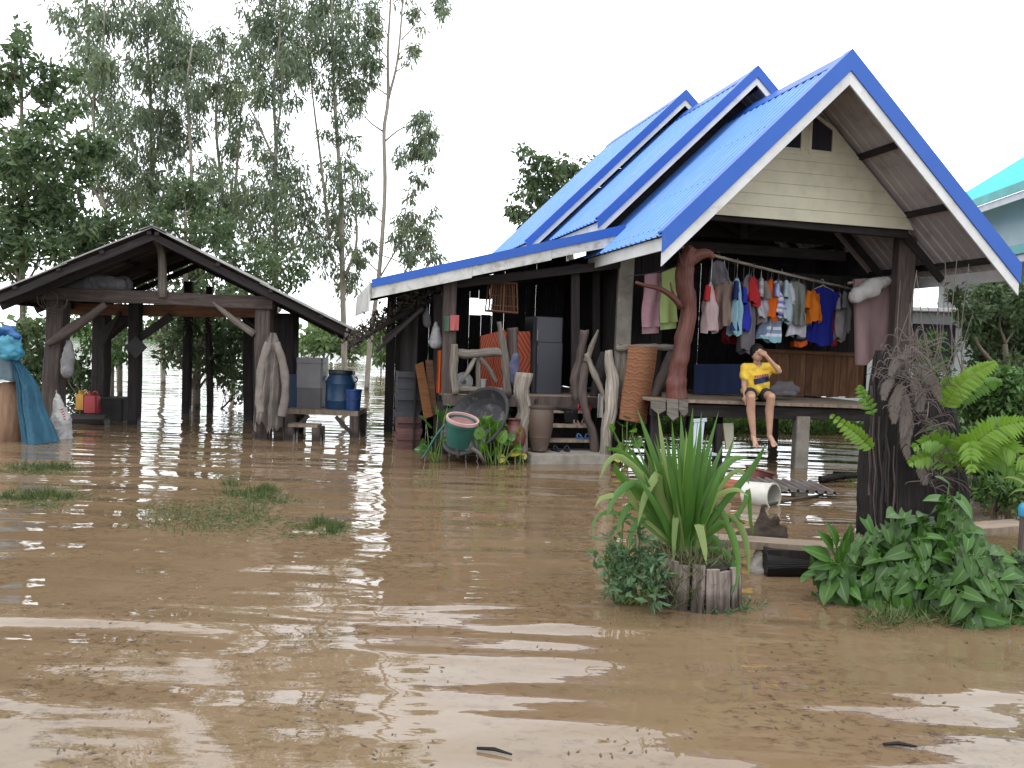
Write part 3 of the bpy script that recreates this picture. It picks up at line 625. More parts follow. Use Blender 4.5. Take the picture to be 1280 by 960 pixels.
lumpy('sack', [(p, p*.5+q*.5+V(0, 0, .05), .08, .15), (p*.5+q*.5+V(0, 0, .05), q, .15, .12), (p*.7+q*.3+V(0, .1, 0), q+V(0, .15, .02), .1, .14)], .025, 'sackgrey', 'grey bundled plastic sack stowed on the shed crossbeam', 'sack', p)
M['mesh'] = mat('pale_mesh_bag', (.35, .34, .33), (.22, .21, .21), 9, .7, .6, bdist=.03)
p = D(86, 428, YS-.15)
lumpy('mesh_bag', [(p, D(86, 445, YS-.15), .05, .10), (D(86, 445, YS-.15), D(84, 466, YS-.15), .10, .09), (D(80, 450, YS-.1), D(80, 464, YS-.1), .05, .05)], .02, 'mesh', 'pale mesh bag hanging on the front left shed post', 'bag', p)
def jerry(u0, u1, v0, v1, Y, colr, label, name='jerry_can', cat='container'):
    a, b = D(u0, v1, Y), D(u1, v0, Y); c = (a+b)/2; wd = b[0]-a[0]; h = b[2]-a[2]; t = thing(name, label, cat, V(c[0], c[1], a[2]))
    m = MB(); z0 = a[2]
    R = []
    for z, k in ((0, .9), (.03, 1), (.7, 1), (.82, .9), (.88, .55)):
        R.append([V(c[0]+wd/2*k*sx, c[1]+.1*k*sy, z0+h*z) for sx, sy in ((-1, -.6), (-.8, -1), (.8, -1), (1, -.6), (1, .6), (.8, 1), (-.8, 1), (-1, .6))])
    m.rings(R); mt = mat(name, colr, tuple(x*.75 for x in colr), 6, .45, .1); autosmooth(m.build('body', mt, t), 30)
    m = MB(); m.lathe(V(c[0]-wd*.2, c[1], z0+h*.88), [(.03, 0), (.03, .05), (.001, .05)], 10, cap=True); m.build('cap', mt, t)
    m = MB(); m.tube(curve([V(c[0]+wd*.05, c[1], z0+h*.87), V(c[0]+wd*.1, c[1], z0+h), V(c[0]+wd*.35, c[1], z0+h), V(c[0]+wd*.4, c[1], z0+h*.83)], 8), .014, 6); m.build('handle', mt, t, smooth=True)
    return t
jerry(97, 109, 489, 512, 14.2, (.55, .28, .02), 'yellow plastic can beside the red can in the shed'); jerry(107, 124, 490, 516, 14.15, (.38, .03, .035), 'red plastic can at the foot of the dark shed post')
M['darkbox'] = mat('dark_box', (.035, .032, .032), (.02, .02, .02), 4, .7, .2)
c = D(143, 512, 14.6); m = MB(); m.box(c, V(.46, 0, 0), V(0, .35, 0), V(0, 0, .40), .03); m.box(c+V(0, 0, .21), V(.5, 0, 0), V(0, .39, 0), V(0, 0, .04), .01); solo(m, 'storage_bin', 'darkbox', 'dark lidded bin half in the water under the shed', 'bin', c)
c = D(112, 527, 14.0); m = MB(); m.tube([c+V(-.3, 0, 0), c+V(.3, 0, .02)], [.13, .11], 9, .1); solo(m, 'log', 'dark', 'dark log lying in the water under the cans', 'log', c)
# grey coat on the right-hand post
M['canvas'] = mat('grey_canvas', (.26, .22, .195), (.16, .135, .12), 4, .95, .4, bdist=.02, dirt=((.12, .10, .085), 5, .5, .6))
def coat(s, t):
    v = 416+t*118; half = np.interp(t, [0, .08, .2, .45, .75, 1], [.05, .10, .13, .18, .20, .235]); c = D(341-5*t, v, YS-.28)
    x = (s-.5)*2; fold = .065*math.sin(x*7+2*t)*(.3+t)+.035*math.sin(x*19+t*4)*t+.02*math.sin(t*21+x*5)*t
    z = (-.10*math.sin(x*5.3+1) - .17*max(0, x-.1) + .05*math.sin(x*17))*max(0, t-.6)/.4
    return c+V(x*half, -.02-.11*math.cos(x*1.4)*min(1, t*3)+fold, z)
wc = thing('work_coat', 'grey work coat with limp sleeves hanging on the right front shed post', 'coat', D(341, 416, YS-.2)); k = MB(); k.grid(coat, 46, 34, V(0, .012, 0)); autosmooth(k.build('body', M['canvas'], wc), 60)
for pts_, dy_ in (([(336, 428), (328, 455), (324, 490), (326, 515)], -.42), ([(346, 428), (354, 456), (357, 490), (352, 520)], -.40)):
    k = MB(); cp_ = curve([D(u, v, YS+dy_) for u, v in pts_], 14); k.tube(cp_, lerpr([.055, .065, .06, .07], len(cp_)), 12, .12, flat=.6, cap=False); roughen(k.build('sleeve', M['canvas'], wc, smooth=True), .02, 12, .6)
# bench with cooler, barrels, bucket
def bench(name, label, u0, u1, vt, Y, th, depth, legs, loc=None):
    a, b = D(u0, vt, Y), D(u1, vt+ (u1-u0)*.036, Y); t = thing(name, label, 'bench', V((a[0]+b[0])/2, Y, 0))
    for k in range(3):
        m = MB(); m.box((a+b)/2+V(0, depth*(k+.5)/3, -th/2), b-a, V(0, depth/3-.012, 0), V(0, 0, th), .008); m.build('top_plank', M['plank'], t)
    for fx in (.06, .94):
        for fy in (.05, .85):
            p = a+(b-a)*fx+V(0, depth*fy+.04, -th); m = MB(); m.beam(p, V(p[0]+(.03 if fx > .5 else -.03), p[1], -.5), legs, legs, jit=.008); m.build('leg', M['post'], t)
        p = a+(b-a)*fx+V(0, .05, -th-.05); m = MB(); m.beam(p, p+V(0, depth*.85, 0), .05, .08); m.build('stretcher', M['dark'], t)
    if th > .06:
        for fx, dx in ((.08, .28), (.92, -.28)):
            p = a+(b-a)*fx+V(0, .02, -th-.30); m = MB(); m.beam(p, p+V(dx, 0, .28), .05, .06); m.build('brace', M['post'], t)
    return t
bench('bench', 'old plank bench carrying the cooler and blue drums beside the shed', 357, 448, 511, 13.35, .08, .8, .15)
bench('stool', 'low wooden stool in the water in front of the plank bench', 359, 397, 530, 12.75, .045, .3, .13)
M['coolergrey'] = mat('grey_plastic', (.28, .27, .28), (.23, .22, .23), 5, .5, .05); M['coolerdark'] = mat('dark_grey_plastic', (.14, .135, .14), (.11, .105, .11), 5, .5, .05)
BZ = D(400, 512.5, 13.35)[2]
def oncl(u0, u1, v0, Y): a = D(u0, 500, Y); b = D(u1, 500, Y); c = (a+b)/2; return c[0], b[0]-a[0], D((u0+u1)/2, v0, Y)[2]-BZ
x, wd, h = oncl(370, 402, 447, 13.65); t = thing('cool_box', 'tall two tone grey cool box standing on the plank bench', 'cooler', V(x, 13.85, BZ))
m = MB(); m.box(V(x, 13.85, BZ+h*.2), V(wd, 0, 0), V(0, .42, 0), V(0, 0, h*.4), .025); m.build('lower_body', M['coolerdark'], t)
m = MB(); m.box(V(x, 13.85, BZ+h*.64), V(wd*1.02, 0, 0), V(0, .44, 0), V(0, 0, h*.475), .03); m.build('upper_body', M['coolergrey'], t)
m = MB(); m.box(V(x, 13.85, BZ+h*.94), V(wd*1.04, 0, 0), V(0, .45, 0), V(0, 0, h*.11), .03); m.build('lid', M['coolergrey'], t)
def drum(u0, u1, v0, Y, col_, label, lidc, name='plastic_drum', cat='drum', base=None):
    x, wd, h = oncl(u0, u1, v0, Y); r = wd/2; yb = Y+r; c = V(x, yb, BZ); t = thing(name, label, cat, c)
    mt = mat(name+'_body', col_, tuple(k*.7 for k in col_), 4, .4, .05, dirt=((.1, .09, .07), 4, .6, .4)); m = MB()
    m.lathe(c, [(.001, 0), (r*.92, 0), (r*.97, h*.04), (r*.97, h*.2), (r, h*.22), (r*.97, h*.25), (r*.97, h*.62), (r, h*.65), (r*.95, h*.7), (r*.78, h*.86), (r*.74, h*.9)], 24); autosmooth(m.build('body', mt, t), 40)
    m = MB(); m.lathe(c, [(r*.8, h*.885), (r*.82, h*.9), (r*.82, h*.98), (r*.78, h), (.001, h*1.0)], 24); autosmooth(m.build('lid', mat(name+'_lid', lidc, None, 5, .45, .05), t), 40)
    for k in (-1, 1):
        m = MB(); m.tube(curve([c+V(k*r*.93, -.03, h*.68), c+V(k*r*1.1, -.03, h*.76), c+V(k*r*.95, -.03, h*.84)], 6), .012, 6); m.build('handle', mt, t, smooth=True)
drum(402, 441, 463, 13.5, (.02, .07, .16), 'larger dark blue plastic drum with black lid on the bench', (.02, .025, .035))
drum(418, 443, 463, 13.95, (.02, .03, .06), 'black drum standing behind the dark blue drum on the bench', (.015, .015, .02))
x, wd, h = oncl(429, 450, 487, 13.38); c = V(x, 13.38+wd/2, BZ); t = thing('bucket', 'small bright blue bucket at the right end of the bench', 'bucket', c); r = wd/2
mt = mat('bucket_blue', (.015, .06, .24), (.012, .045, .17), 5, .4, .05)
m = MB(); m.lathe(c, [(.001, 0), (r*.85, 0), (r*.98, h*.9), (r*1.04, h*.92), (r*1.04, h), (r*.97, h), (r*.8, h*.1), (.001, h*.1)], 22); autosmooth(m.build('body', mt, t), 40)
m = MB(); m.tube(curve([c+V(-r, 0, h*.95), c+V(-r*.8, -r*.9, h*.6), c+V(0, -r*1.08, h*.5), c+V(r*.8, -r*.9, h*.6), c+V(r, 0, h*.95)], 12), .006, 5); m.build('handle', M['wire'], t, smooth=True)
x, wd, h = oncl(357, 371, 468, 13.6); m = MB(); m.box(V(x, 13.8, BZ+h/2), V(wd, 0, 0), V(0, .3, 0), V(0, 0, h), .02); solo(m, 'crate', mat('navy_plastic', (.02, .045, .10), None, 5, .5, .1), 'navy plastic crate wedged between post and cool box', 'crate', V(x, 13.8, BZ))
# left edge: log, tarpaulins, sack -------------------------------------------------------
c = G(8, 552); m = MB(); m.tube([V(c[0]-.02, c[1]+.16, -.5), V(c[0]-.02, c[1]+.16, .25), D(8, 478, c[1]+.16)], [.20, .185, .18], 18, .04); solo(m, 'log_post', mat('cut_log', (.27, .15, .085), (.12, .065, .04), 3, .8, .5, (.3) if False else .02, stretch=(3, 3, .5)), 'short brown tree log standing upright under the blue tarpaulin bundle', 'log', V(c[0], c[1], 0), smooth=True)
YL = c[1]+.16
M['tarpc'] = mat('cyan_tarpaulin', (.06, .30, .40), (.03, .20, .30), 5, .5, .5, bdist=.05); M['tarpb'] = mat('blue_tarpaulin', (.02, .13, .36), (.012, .07, .22), 5, .5, .5, bdist=.05); M['tarpt'] = mat('teal_netting', (.012, .10, .16), (.008, .06, .11), 6, .6, .5, bdist=.05, stretch=(3, 3, .6)); M['tarpg'] = mat('grey_teal_cloth', (.10, .15, .17), (.07, .10, .12), 6, .8, .5, bdist=.03)
p = D(2, 440, YL-.1); lumpy('tarpaulin_bundle', [(D(-15, 445, YL), D(16, 440, YL-.1), .17, .14), (D(0, 430, YL-.12), D(20, 425, YL-.1), .1, .08), (D(18, 445, YL-.1), D(23, 432, YL-.1), .08, .06)], .02, 'tarpc', 'pale cyan tarpaulin bundle stacked on the log', 'tarpaulin', p, wr=(.06, 6))
p = D(8, 415, YL-.1); lumpy('tarpaulin_bundle', [(D(-10, 416, YL), D(10, 412, YL-.1), .07, .07), (D(10, 412, YL-.1), D(23, 421, YL-.15), .07, .05), (D(-10, 424, YL-.05), D(24, 422, YL-.1), .04, .03)], .016, 'tarpb', 'bright blue tarpaulin folded on top of the cyan bundle', 'tarpaulin', p, wr=(.04, 8))
def skirt(s, t):
    th = -1.9+3.6*s; r = .19+.05*t+.014*math.sin(9*th)*t; q = D(8, 447+t*28, YL); return V(q[0]+math.sin(th)*r, q[1]-math.cos(th)*r, q[2]+.015*math.sin(5*th)*t)
cloth(skirt, 30, 8, 'cloth_cover', 'tarpg', 'grey teal cloth wrapped round the head of the log', 'cloth', D(8, 460, YL), V(0, .006, 0))
def net(s, t):
    v = 449+t*103; uL = np.interp(t, [0, .3, .6, 1], [17, 23, 27, 33]); uR = np.interp(t, [0, .15, .35, .6, .8, 1], [22, 36, 48, 56, 68, 78])
    q = D(uL+(uR-uL)*s, v, YL-.05); return q+V(0, -.28*math.sin(s*math.pi)*(.3+t)+.035*math.sin(s*15+t*2)*(.4+t)+.02*math.sin(s*37+5*t), 0)
cloth(net, 40, 26, 'net_cover', 'tarpt', 'teal blue netting draped down into the water beside the log', 'net', D(45, 545, YL), V(0, .012, 0))
M['sackw'] = mat('white_woven_sack', (.55, .54, .52), (.42, .41, .40), 5, .7, .5, bdist=.03, dirt=((.2, .17, .14), 4, .58, .5)); YW = 12.0
t = thing('sack', 'white woven sack with red print standing tied in the water', 'sack', D(77, 545, YW))
lumpy2 = remesh('body', [(D(76, 552, YW), D(76, 525, YW), .14, .15), (D(76, 525, YW), D(73, 508, YW), .15, .08), (D(73, 508, YW), D(70, 489, YW), .08, .012), (D(84, 552, YW+.02), D(82, 528, YW), .08, .06)], .016, M['sackw'], t, None, 3, wr=(.03, 8))
m = MB(); cc = D(80, 517, YW-.165)
for k in range(5): m.box(cc+V(.012*k-.03, -.004*abs(k-2), -.035*k+.06), V(.05-.006*k, .006, .02), V(0, .006, 0), V(0, 0, .018), .002)
m.build('red_print', mat('red_print', (.45, .06, .09), None, 5, .8, 0), t)
# ---- fallen gutter and netting between shed and house
M['gutter'] = mat('dark_gutter', (.05, .047, .047), (.03, .03, .03), 4, .6, .2)
g0, g1 = D(436, 434, 12.6), H(541, 362, 3.1); t = thing('eave_gutter', 'dark sagging gutter pole full of dead leaves between shed and house', 'gutter', (g0+g1)/2)
m = MB(); gp = curve([g0, g0*.5+g1*.5+V(0, 0, -.03), g1], 10); m.tube(gp, .035, 8); m.build('pole', M['gutter'], t, smooth=True)
m = MB()
for i, p in enumerate(gp[:-1]):
    for k in range(5): s = random.random(); p2 = p+(gp[i+1]-p)*s; a = V(random.uniform(-.15, .15), random.uniform(-.15, .15), random.uniform(.0, .16)); m.tube([p2, p2+a*.6+V(.02, 0, .02), p2+a], .008, 4)
m.build('twig', M['dark'], t)
n = 900; s = rng.random(n); base = g0+(g1-g0)*s[:, None]+rng.normal(size=(n, 3))*V(.10, .12, .06)+V(0, 0, .07); d_ = rdirs(n); M['deadleaf'] = leafmat('dead_leaf', (.05, .04, .03), (.16, .13, .10), trans=.15)
o = mass('leaf_litter', M['deadleaf'], t, base, d_, perp(d_), rng.uniform(.05, .12, n), rng.uniform(.02, .05, n)); o['kind'] = 'stuff'
n0 = D(400, 372, 12.7)
# ================================================================ trees and shrubs
M['leaf_dark'] = leafmat('broad_leaves', (.07, .125, .055), (.15, .215, .095), (.18, .23, .10), trans=.45)
M['leaf_euc'] = leafmat('eucalyptus_leaves', (.155, .205, .135), (.27, .335, .215), (.26, .31, .13), trans=.52, rough=.4)
M['leaf_mid'] = leafmat('garden_leaves', (.055, .12, .03), (.12, .23, .06), (.16, .24, .06), trans=.35)
M['leaf_lite'] = leafmat('far_leaves', (.10, .17, .06), (.17, .25, .09), None, trans=.4)
def plantpts(Y, clumps, dens, sprays, depth, hang, spr=.34):
    """leaf positions: clumps given as (u, v, ru, rv) at distance Y, broken into sprays"""
    B = []; DD = []; pos = []
    for c in clumps:
        u, v, ru, rv = c[:4]; dy = c[4] if len(c) > 4 else random.uniform(-depth, depth)
        n = max(8, int(ru*rv*dens)); k = max(3, n//sprays); c0 = D(u, v, Y+dy); pxm = (Y+dy)/FPX; pos.append(c0)
        q = rdirs(k)*np.cbrt(rng.uniform(.12, 1, k))[:, None]*1.08
        cen = c0+(q[:, :1]*CR*ru*pxm + q[:, 2:]*EZ*rv*pxm + q[:, 1:2]*V(0, 1, 0)*(ru+rv)*.45*pxm)
        w_ = rng.integers(0, k, n); off = rng.normal(size=(n, 3))*spr*min(1.6, max(.35, (ru+rv)*pxm*.55))*V(.62, .62, .75)
        B.append(cen[w_]+off); a = off/(np.linalg.norm(off, axis=1, keepdims=True)+1e-6)
        DD.append(nz(a*.55+rdirs(n)*.7+V(0, 0, -hang)))
    return np.concatenate(B), np.concatenate(DD), pos
def tree(name, label, Y, trunks, clumps, leaf, bark, L, Wd, dens=.5, sprays=18, depth=1.2, hang=.6, cat='tree', group=None, r0=6., base=None, twigs=True, spr=.34, rk=.8):
    u, v = trunks[0][0][:2]; P0 = D(u, v, Y); P0[2] = min(P0[2], 0); t = thing(name, label, cat, V(P0[0], P0[1], 0), group)
    m = MB(); allp = []; px = Y/FPX
    for tr in trunks:
        pts = [D(p[0], p[1], Y+(p[3] if len(p) > 3 else 0)) for p in tr]; rr = [p[2]*px*rk for p in tr]
        if tr is trunks[0]: pts.insert(0, V(pts[0][0], pts[0][1], -.5)) if pts[0][2] > -.4 else None; rr.insert(0, rr[0]*1.1) if len(pts) > len(rr) else None
        cp = curve(pts, max(8, 5*(len(pts)-1))); m.tube(cp, lerpr(rr, len(cp)), 9, .05); allp += [(p, r) for p, r in zip(cp, lerpr(rr, len(cp)))]
    B, DD, pos = plantpts(Y, clumps, dens, sprays, depth, hang, spr)
    A = np.array([p for p, r in allp]); Rr = [r for p, r in allp]
    for c in pos:     # a limb from the trunk up into each clump
        dz = c[2]-A[:, 2]; d2 = np.linalg.norm(A-c, axis=1)+np.where(dz < .2, 5, 0)+np.abs(dz-np.linalg.norm((A-c)[:, :2], axis=1)*.9)*.5
        i = int(np.argmin(d2)); a = A[i]; r = min(Rr[i]*.55, .02+.012*np.linalg.norm(c-a)); mid = a*.5+c*.5+V(0, 0, .10*np.linalg.norm(c-a))*random.uniform(-.5, 1)+rng.normal(size=3)*.08
        cp = curve([a, mid, c], 8); m.tube(cp, lerpr([r, r*.7, r*.25], len(cp)), 5, .05)
        if twigs:
            for k in range(5):
                e = c+rng.normal(size=3)*.35*V(1, 1, .8)*max(.5, Y/25); s = cp[random.randint(4, len(cp)-2)]; m.tube([s, s*.45+e*.55+V(0, 0, .06), e], [r*.3, r*.2, r*.08], 4)
    tag(m.build('trunk', M[bark], t, smooth=True))
    n = len(B); mass('crown', M[leaf], t, B, DD, perp(DD), rng.uniform(.7, 1.25, n)*L, rng.uniform(.7, 1.25, n)*Wd)
    return t
EU = dict(leaf='leaf_euc', bark='palebark', L=.26, Wd=.052, dens=.84, sprays=34, hang=1.1, spr=.36, rk=.55)
GE = 'eucalyptus trees behind the shed'
tree('broadleaf_tree', 'dark layered broadleaf tree at the far left with a thin straight trunk', 18.5, [[(28, 540, 7), (28, 360, 6), (27, 200, 4.5), (27, 110, 3), (25, 42, 1.4)]],
     [(25, 45, 9, 11), (25, 66, 16, 12), (10, 88, 24, 14), (60, 92, 26, 12), (92, 88, 16, 10), (40, 112, 30, 10), (12, 128, 18, 12), (80, 130, 22, 12), (58, 150, 26, 12), (15, 175, 28, 18), (60, 180, 34, 16), (105, 182, 28, 14),
      (20, 205, 34, 20), (70, 212, 38, 18), (115, 205, 20, 14), (35, 240, 40, 20), (85, 245, 30, 18), (20, 270, 34, 18), (70, 280, 45, 16), (115, 284, 34, 14), (10, 305, 26, 16), (50, 310, 40, 14), (95, 305, 34, 12), (-30, 200, 30, 40), (-30, 290, 40, 40), (-25, 120, 24, 30), (8, 335, 20, 12)],
     'leaf_dark', 'bark', .20, .085, dens=.72, sprays=26, hang=.25, depth=1.6, rk=.55, spr=.3)
tree('eucalyptus_tree', 'airy eucalyptus whose bent double stem rises above the left end of the shed roof', 24, [[(150, 520, 6), (145, 330, 5), (132, 262, 4), (120, 215, 3.5), (118, 120, 3), (130, 40, 2), (128, -60, 1.2)], [(132, 262, 4), (112, 225, 3), (100, 180, 2)]],
     [(105, 12, 32, 16), (85, 35, 14, 22), (140, 18, 22, 20), (120, 48, 30, 22), (108, 75, 24, 20), (130, 85, 24, 26), (122, 120, 26, 22), (140, 112, 14, 24), (150, 150, 20, 24), (128, 165, 24, 20), (145, 195, 24, 24), (160, 225, 24, 20), (150, 250, 26, 18), (128, 235, 16, 16), (180, 262, 20, 16), (110, -40, 40, 30)], group=GE, **EU)
tree('eucalyptus_tree', 'tall eucalyptus standing behind the ridge of the shed roof', 26, [[(205, 520, 6), (200, 330, 5), (190, 220, 4), (188, 120, 3.5), (184, 50, 2.5), (180, -80, 1.5)], [(190, 220, 4), (207, 130, 2.5), (216, 60, 1.8)]],
     [(190, 10, 34, 20), (170, 25, 16, 24), (215, 25, 24, 26), (200, 55, 32, 26), (226, 62, 22, 24), (185, 88, 26, 24), (213, 98, 26, 22), (172, 120, 18, 24), (196, 135, 24, 24), (215, 140, 16, 22), (180, 168, 22, 26), (204, 178, 24, 24), (186, 208, 24, 22), (170, 240, 22, 20), (200, 235, 24, 18), (190, 262, 26, 14), (195, -40, 44, 30)], group=GE, **EU)
tree('eucalyptus_tree', 'pale stemmed eucalyptus with sky showing either side of its thin trunk behind the shed', 25, [[(242, 520, 6), (242, 330, 5), (240, 240, 4), (238, 180, 3.5), (234, 110, 3), (240, 60, 2)]],
     [(240, 50, 20, 14), (225, 78, 20, 18), (250, 82, 20, 18), (232, 110, 26, 18), (246, 135, 16, 20), (226, 150, 16, 20), (246, 160, 10, 18), (222, 190, 14, 16), (254, 215, 16, 20), (226, 232, 18, 20), (246, 250, 22, 18)], group=GE, **EU)
tree('eucalyptus_tree', 'eucalyptus with a yellowish top behind the right slope of the shed roof', 27, [[(292, 520, 6), (288, 330, 5), (278, 240, 3.5), (270, 150, 3), (276, 70, 1.8)], [(288, 300, 4), (297, 200, 3), (302, 130, 1.6)]],
     [(268, 52, 14, 14), (280, 72, 24, 20), (262, 92, 18, 20), (292, 98, 20, 22), (274, 118, 28, 20), (300, 135, 14, 24), (285, 150, 16, 18), (302, 175, 10, 20), (288, 200, 16, 22), (268, 215, 14, 20), (292, 235, 24, 24), (276, 262, 24, 18), (305, 262, 22, 22)], group=GE, **EU)
tree('eucalyptus_tree', 'full eucalyptus with drooping grey green crown at the middle of the row', 25.5, [[(346, 540, 7), (345, 330, 6), (344, 240, 4.5), (345, 180, 4), (342, 110, 3), (350, 40, 2), (350, -60, 1.2)], [(343, 200, 3), (325, 160, 2.5), (310, 130, 1.5)], [(345, 180, 3), (352, 120, 2.4), (352, 70, 1.8)]],
     [(322, 22, 20, 22), (348, 15, 24, 22), (330, 50, 28, 24), (358, 48, 26, 26), (312, 72, 14, 26), (342, 84, 28, 20), (366, 84, 18, 24), (318, 112, 14, 20), (336, 118, 16, 20), (360, 120, 12, 20), (322, 160, 10, 16), (350, 170, 12, 20), (338, 205, 24, 20), (362, 215, 22, 22), (322, 235, 28, 24), (350, 245, 28, 24), (378, 250, 20, 24), (330, 272, 32, 22), (362, 282, 28, 20), (318, 300, 22, 16), (345, 312, 30, 16), (385, 300, 14, 20), (345, -40, 40, 30)], group=GE, **EU)
tree('eucalyptus_tree', 'twin stemmed eucalyptus with dense blue green crown leaning over the shed eave', 27, [[(432, 520, 7), (428, 340, 6), (426, 240, 5), (420, 150, 4), (416, 70, 2.5), (414, -60, 1.5)], [(412, 300, 4), (402, 210, 3), (392, 130, 2), (388, 90, 1.4)], [(432, 345, 4), (446, 300, 3), (440, 220, 2)]],
     [(378, 18, 24, 24), (404, 14, 26, 24), (428, 16, 22, 24), (385, 48, 26, 24), (412, 45, 28, 26), (438, 45, 16, 28), (372, 78, 18, 20), (400, 78, 26, 22), (428, 85, 18, 24), (445, 90, 10, 24), (385, 108, 12, 18), (412, 112, 16, 20), (434, 125, 10, 20), (424, 160, 10, 16), (412, 172, 8, 16), (446, 172, 10, 12), (426, 205, 18, 16), (408, 215, 12, 18), (452, 215, 10, 12), (432, 240, 22, 18), (412, 262, 18, 20), (448, 255, 12, 26), (430, 290, 18, 22), (404, 300, 18, 18), (418, 325, 18, 18), (440, 335, 14, 20), (432, 365, 12, 18), (395, -40, 50, 30)], group=GE, **EU)
EU['dens'] = 1.7
tree('eucalyptus_tree', 'tallest bare trunked eucalyptus forking high up beside the lean-to roof', 26.5, [[(458, 492, 6), (463, 425, 5.5), (474, 340, 5), (481, 240, 4.5), (480, 165, 4.2), (485, 125, 4), (485, 60, 2.8), (488, 0, 2.2), (489, -90, 1.2)], [(485, 125, 3.5), (496, 80, 2.6), (502, 20, 2.2), (506, -60, 1.4)], [(502, 50, 1.6), (518, 30, 1.2), (532, -10, .8)], [(483, 118, 1.8), (468, 108, 1.2), (452, 98, .7)], [(476, 345, 2.2), (500, 300, 1.6), (510, 245, 1.2), (520, 200, .8)], [(480, 320, 1.6), (520, 330, 1.2), (540, 290, .7)]],
     [(466, 20, 10, 20), (460, 48, 10, 20), (470, 66, 8, 16), (452, 66, 8, 18), (462, 95, 8, 12), (448, 112, 8, 16), (446, 132, 5, 8), (516, 58, 8, 10), (518, 15, 8, 10), (548, 4, 12, 10), (553, 18, 5, 8), (512, 70, 4, 6), (530, 38, 4, 6), (510, 185, 10, 10), (498, 196, 5, 10), (526, 155, 13, 16), (540, 170, 8, 18), (522, 185, 12, 14), (534, 198, 8, 12), (524, 225, 6, 12), (512, 245, 5, 10), (506, 275, 10, 14), (498, 300, 10, 16), (524, 280, 14, 14), (532, 300, 14, 14), (518, 318, 12, 12), (545, 266, 4, 8), (545, 322, 14, 6), (460, 265, 5, 14), (464, 300, 5, 14), (452, 320, 8, 14), (490, -40, 30, 30)], group=GE, **EU)
MIDK = dict(leaf='leaf_dark', bark='bark', L=.15, Wd=.07, hang=.3)
tree('leafy_tree', 'green bushy tree seen just above the right slope of the shed roof', 20, [[(232, 540, 4), (232, 330, 3.5), (232, 270, 2)]], [(225, 235, 20, 16), (245, 250, 20, 18), (222, 262, 24, 18), (255, 280, 26, 18), (280, 292, 22, 14), (235, 290, 30, 16), (205, 280, 16, 14), (240, 320, 40, 16), (300, 325, 40, 20), (270, 345, 40, 16), (330, 350, 30, 20), (220, 350, 30, 16), (360, 335, 24, 20), (300, 372, 40, 14), (240, 375, 40, 12), (180, 350, 30, 14)], 'leaf_dark', 'bark', .17, .075, dens=.75, hang=.5)
tree('leafy_tree', 'dark bushy tree behind the left slope of the shed roof', 20.5, [[(150, 540, 4), (150, 350, 3.5), (152, 300, 2)]], [(130, 280, 26, 14), (165, 282, 30, 14), (140, 302, 40, 12), (110, 310, 24, 10)], 'leaf_dark', 'bark', .17, .075, dens=.8)
tree('small_tree', 'small dark tree with a forked trunk standing in the water behind the shed', 17.6, [[(246, 545, 7), (246, 490, 6), (250, 440, 4.5), (262, 400, 3)], [(246, 490, 4), (228, 455, 3.5), (215, 425, 2)], [(248, 455, 3), (236, 420, 2.4), (230, 390, 1.5)]],
     [(208, 405, 16, 14), (222, 425, 16, 14), (245, 405, 20, 16), (272, 410, 20, 16), (295, 420, 16, 18), (258, 432, 22, 16), (285, 445, 22, 16), (300, 462, 14, 18), (212, 448, 12, 14), (270, 462, 22, 14), (300, 485, 14, 10), (238, 445, 14, 14), (250, 380, 30, 16), (290, 380, 26, 16)], dens=.9, sprays=16, depth=.8, **MIDK)
tree('small_tree', 'leafy small tree behind the dark middle posts of the shed', 18.2, [[(140, 520, 4), (140, 460, 3.5), (145, 415, 2)]], [(140, 412, 16, 12), (150, 435, 14, 12), (136, 450, 12, 12), (105, 408, 16, 12), (112, 428, 12, 12), (155, 400, 12, 10), (195, 408, 14, 8)], 'leaf_mid', 'bark', .15, .065, dens=.8)
tree('leafy_shrub', 'dark leafy shrub filling the gap behind the front left shed post', 15.6, [[(100, 540, 3), (102, 500, 2), (105, 470, 1.5)]], [(40, 420, 22, 22), (55, 450, 22, 20), (92, 470, 14, 18), (108, 495, 18, 16), (100, 455, 10, 14), (55, 482, 18, 16), (70, 415, 10, 16), (118, 478, 12, 12), (100, 515, 16, 10), (35, 470, 16, 22)], 'leaf_dark', 'bark', .13, .065, dens=1., sprays=12, depth=.5, cat='shrub', spr=.2)
tree('far_tree', 'pale green far trees rounded crown beyond the flood between shed and house', 62, [[(405, 470, 2), (405, 440, 1.6)]], [(392, 428, 18, 12), (415, 430, 20, 12), (402, 418, 16, 10), (440, 436, 14, 10), (432, 424, 12, 10)], 'leaf_lite', 'bark', .6, .3, dens=1.2, sprays=30, depth=3, hang=.1, twigs=False)
tree('far_tree', 'loose light green tree beyond the flood seen below the lean-to eave', 40, [[(490, 480, 2), (490, 440, 1.6)], [(476, 480, 1.2), (477, 420, 1)], [(503, 480, 1.2), (503, 420, 1)]], [(478, 412, 12, 14), (492, 425, 12, 14), (500, 405, 12, 14), (470, 435, 10, 10), (505, 440, 10, 12), (485, 445, 12, 10)], 'leaf_lite', 'bark', .35, .15, dens=1.2, depth=1.5)
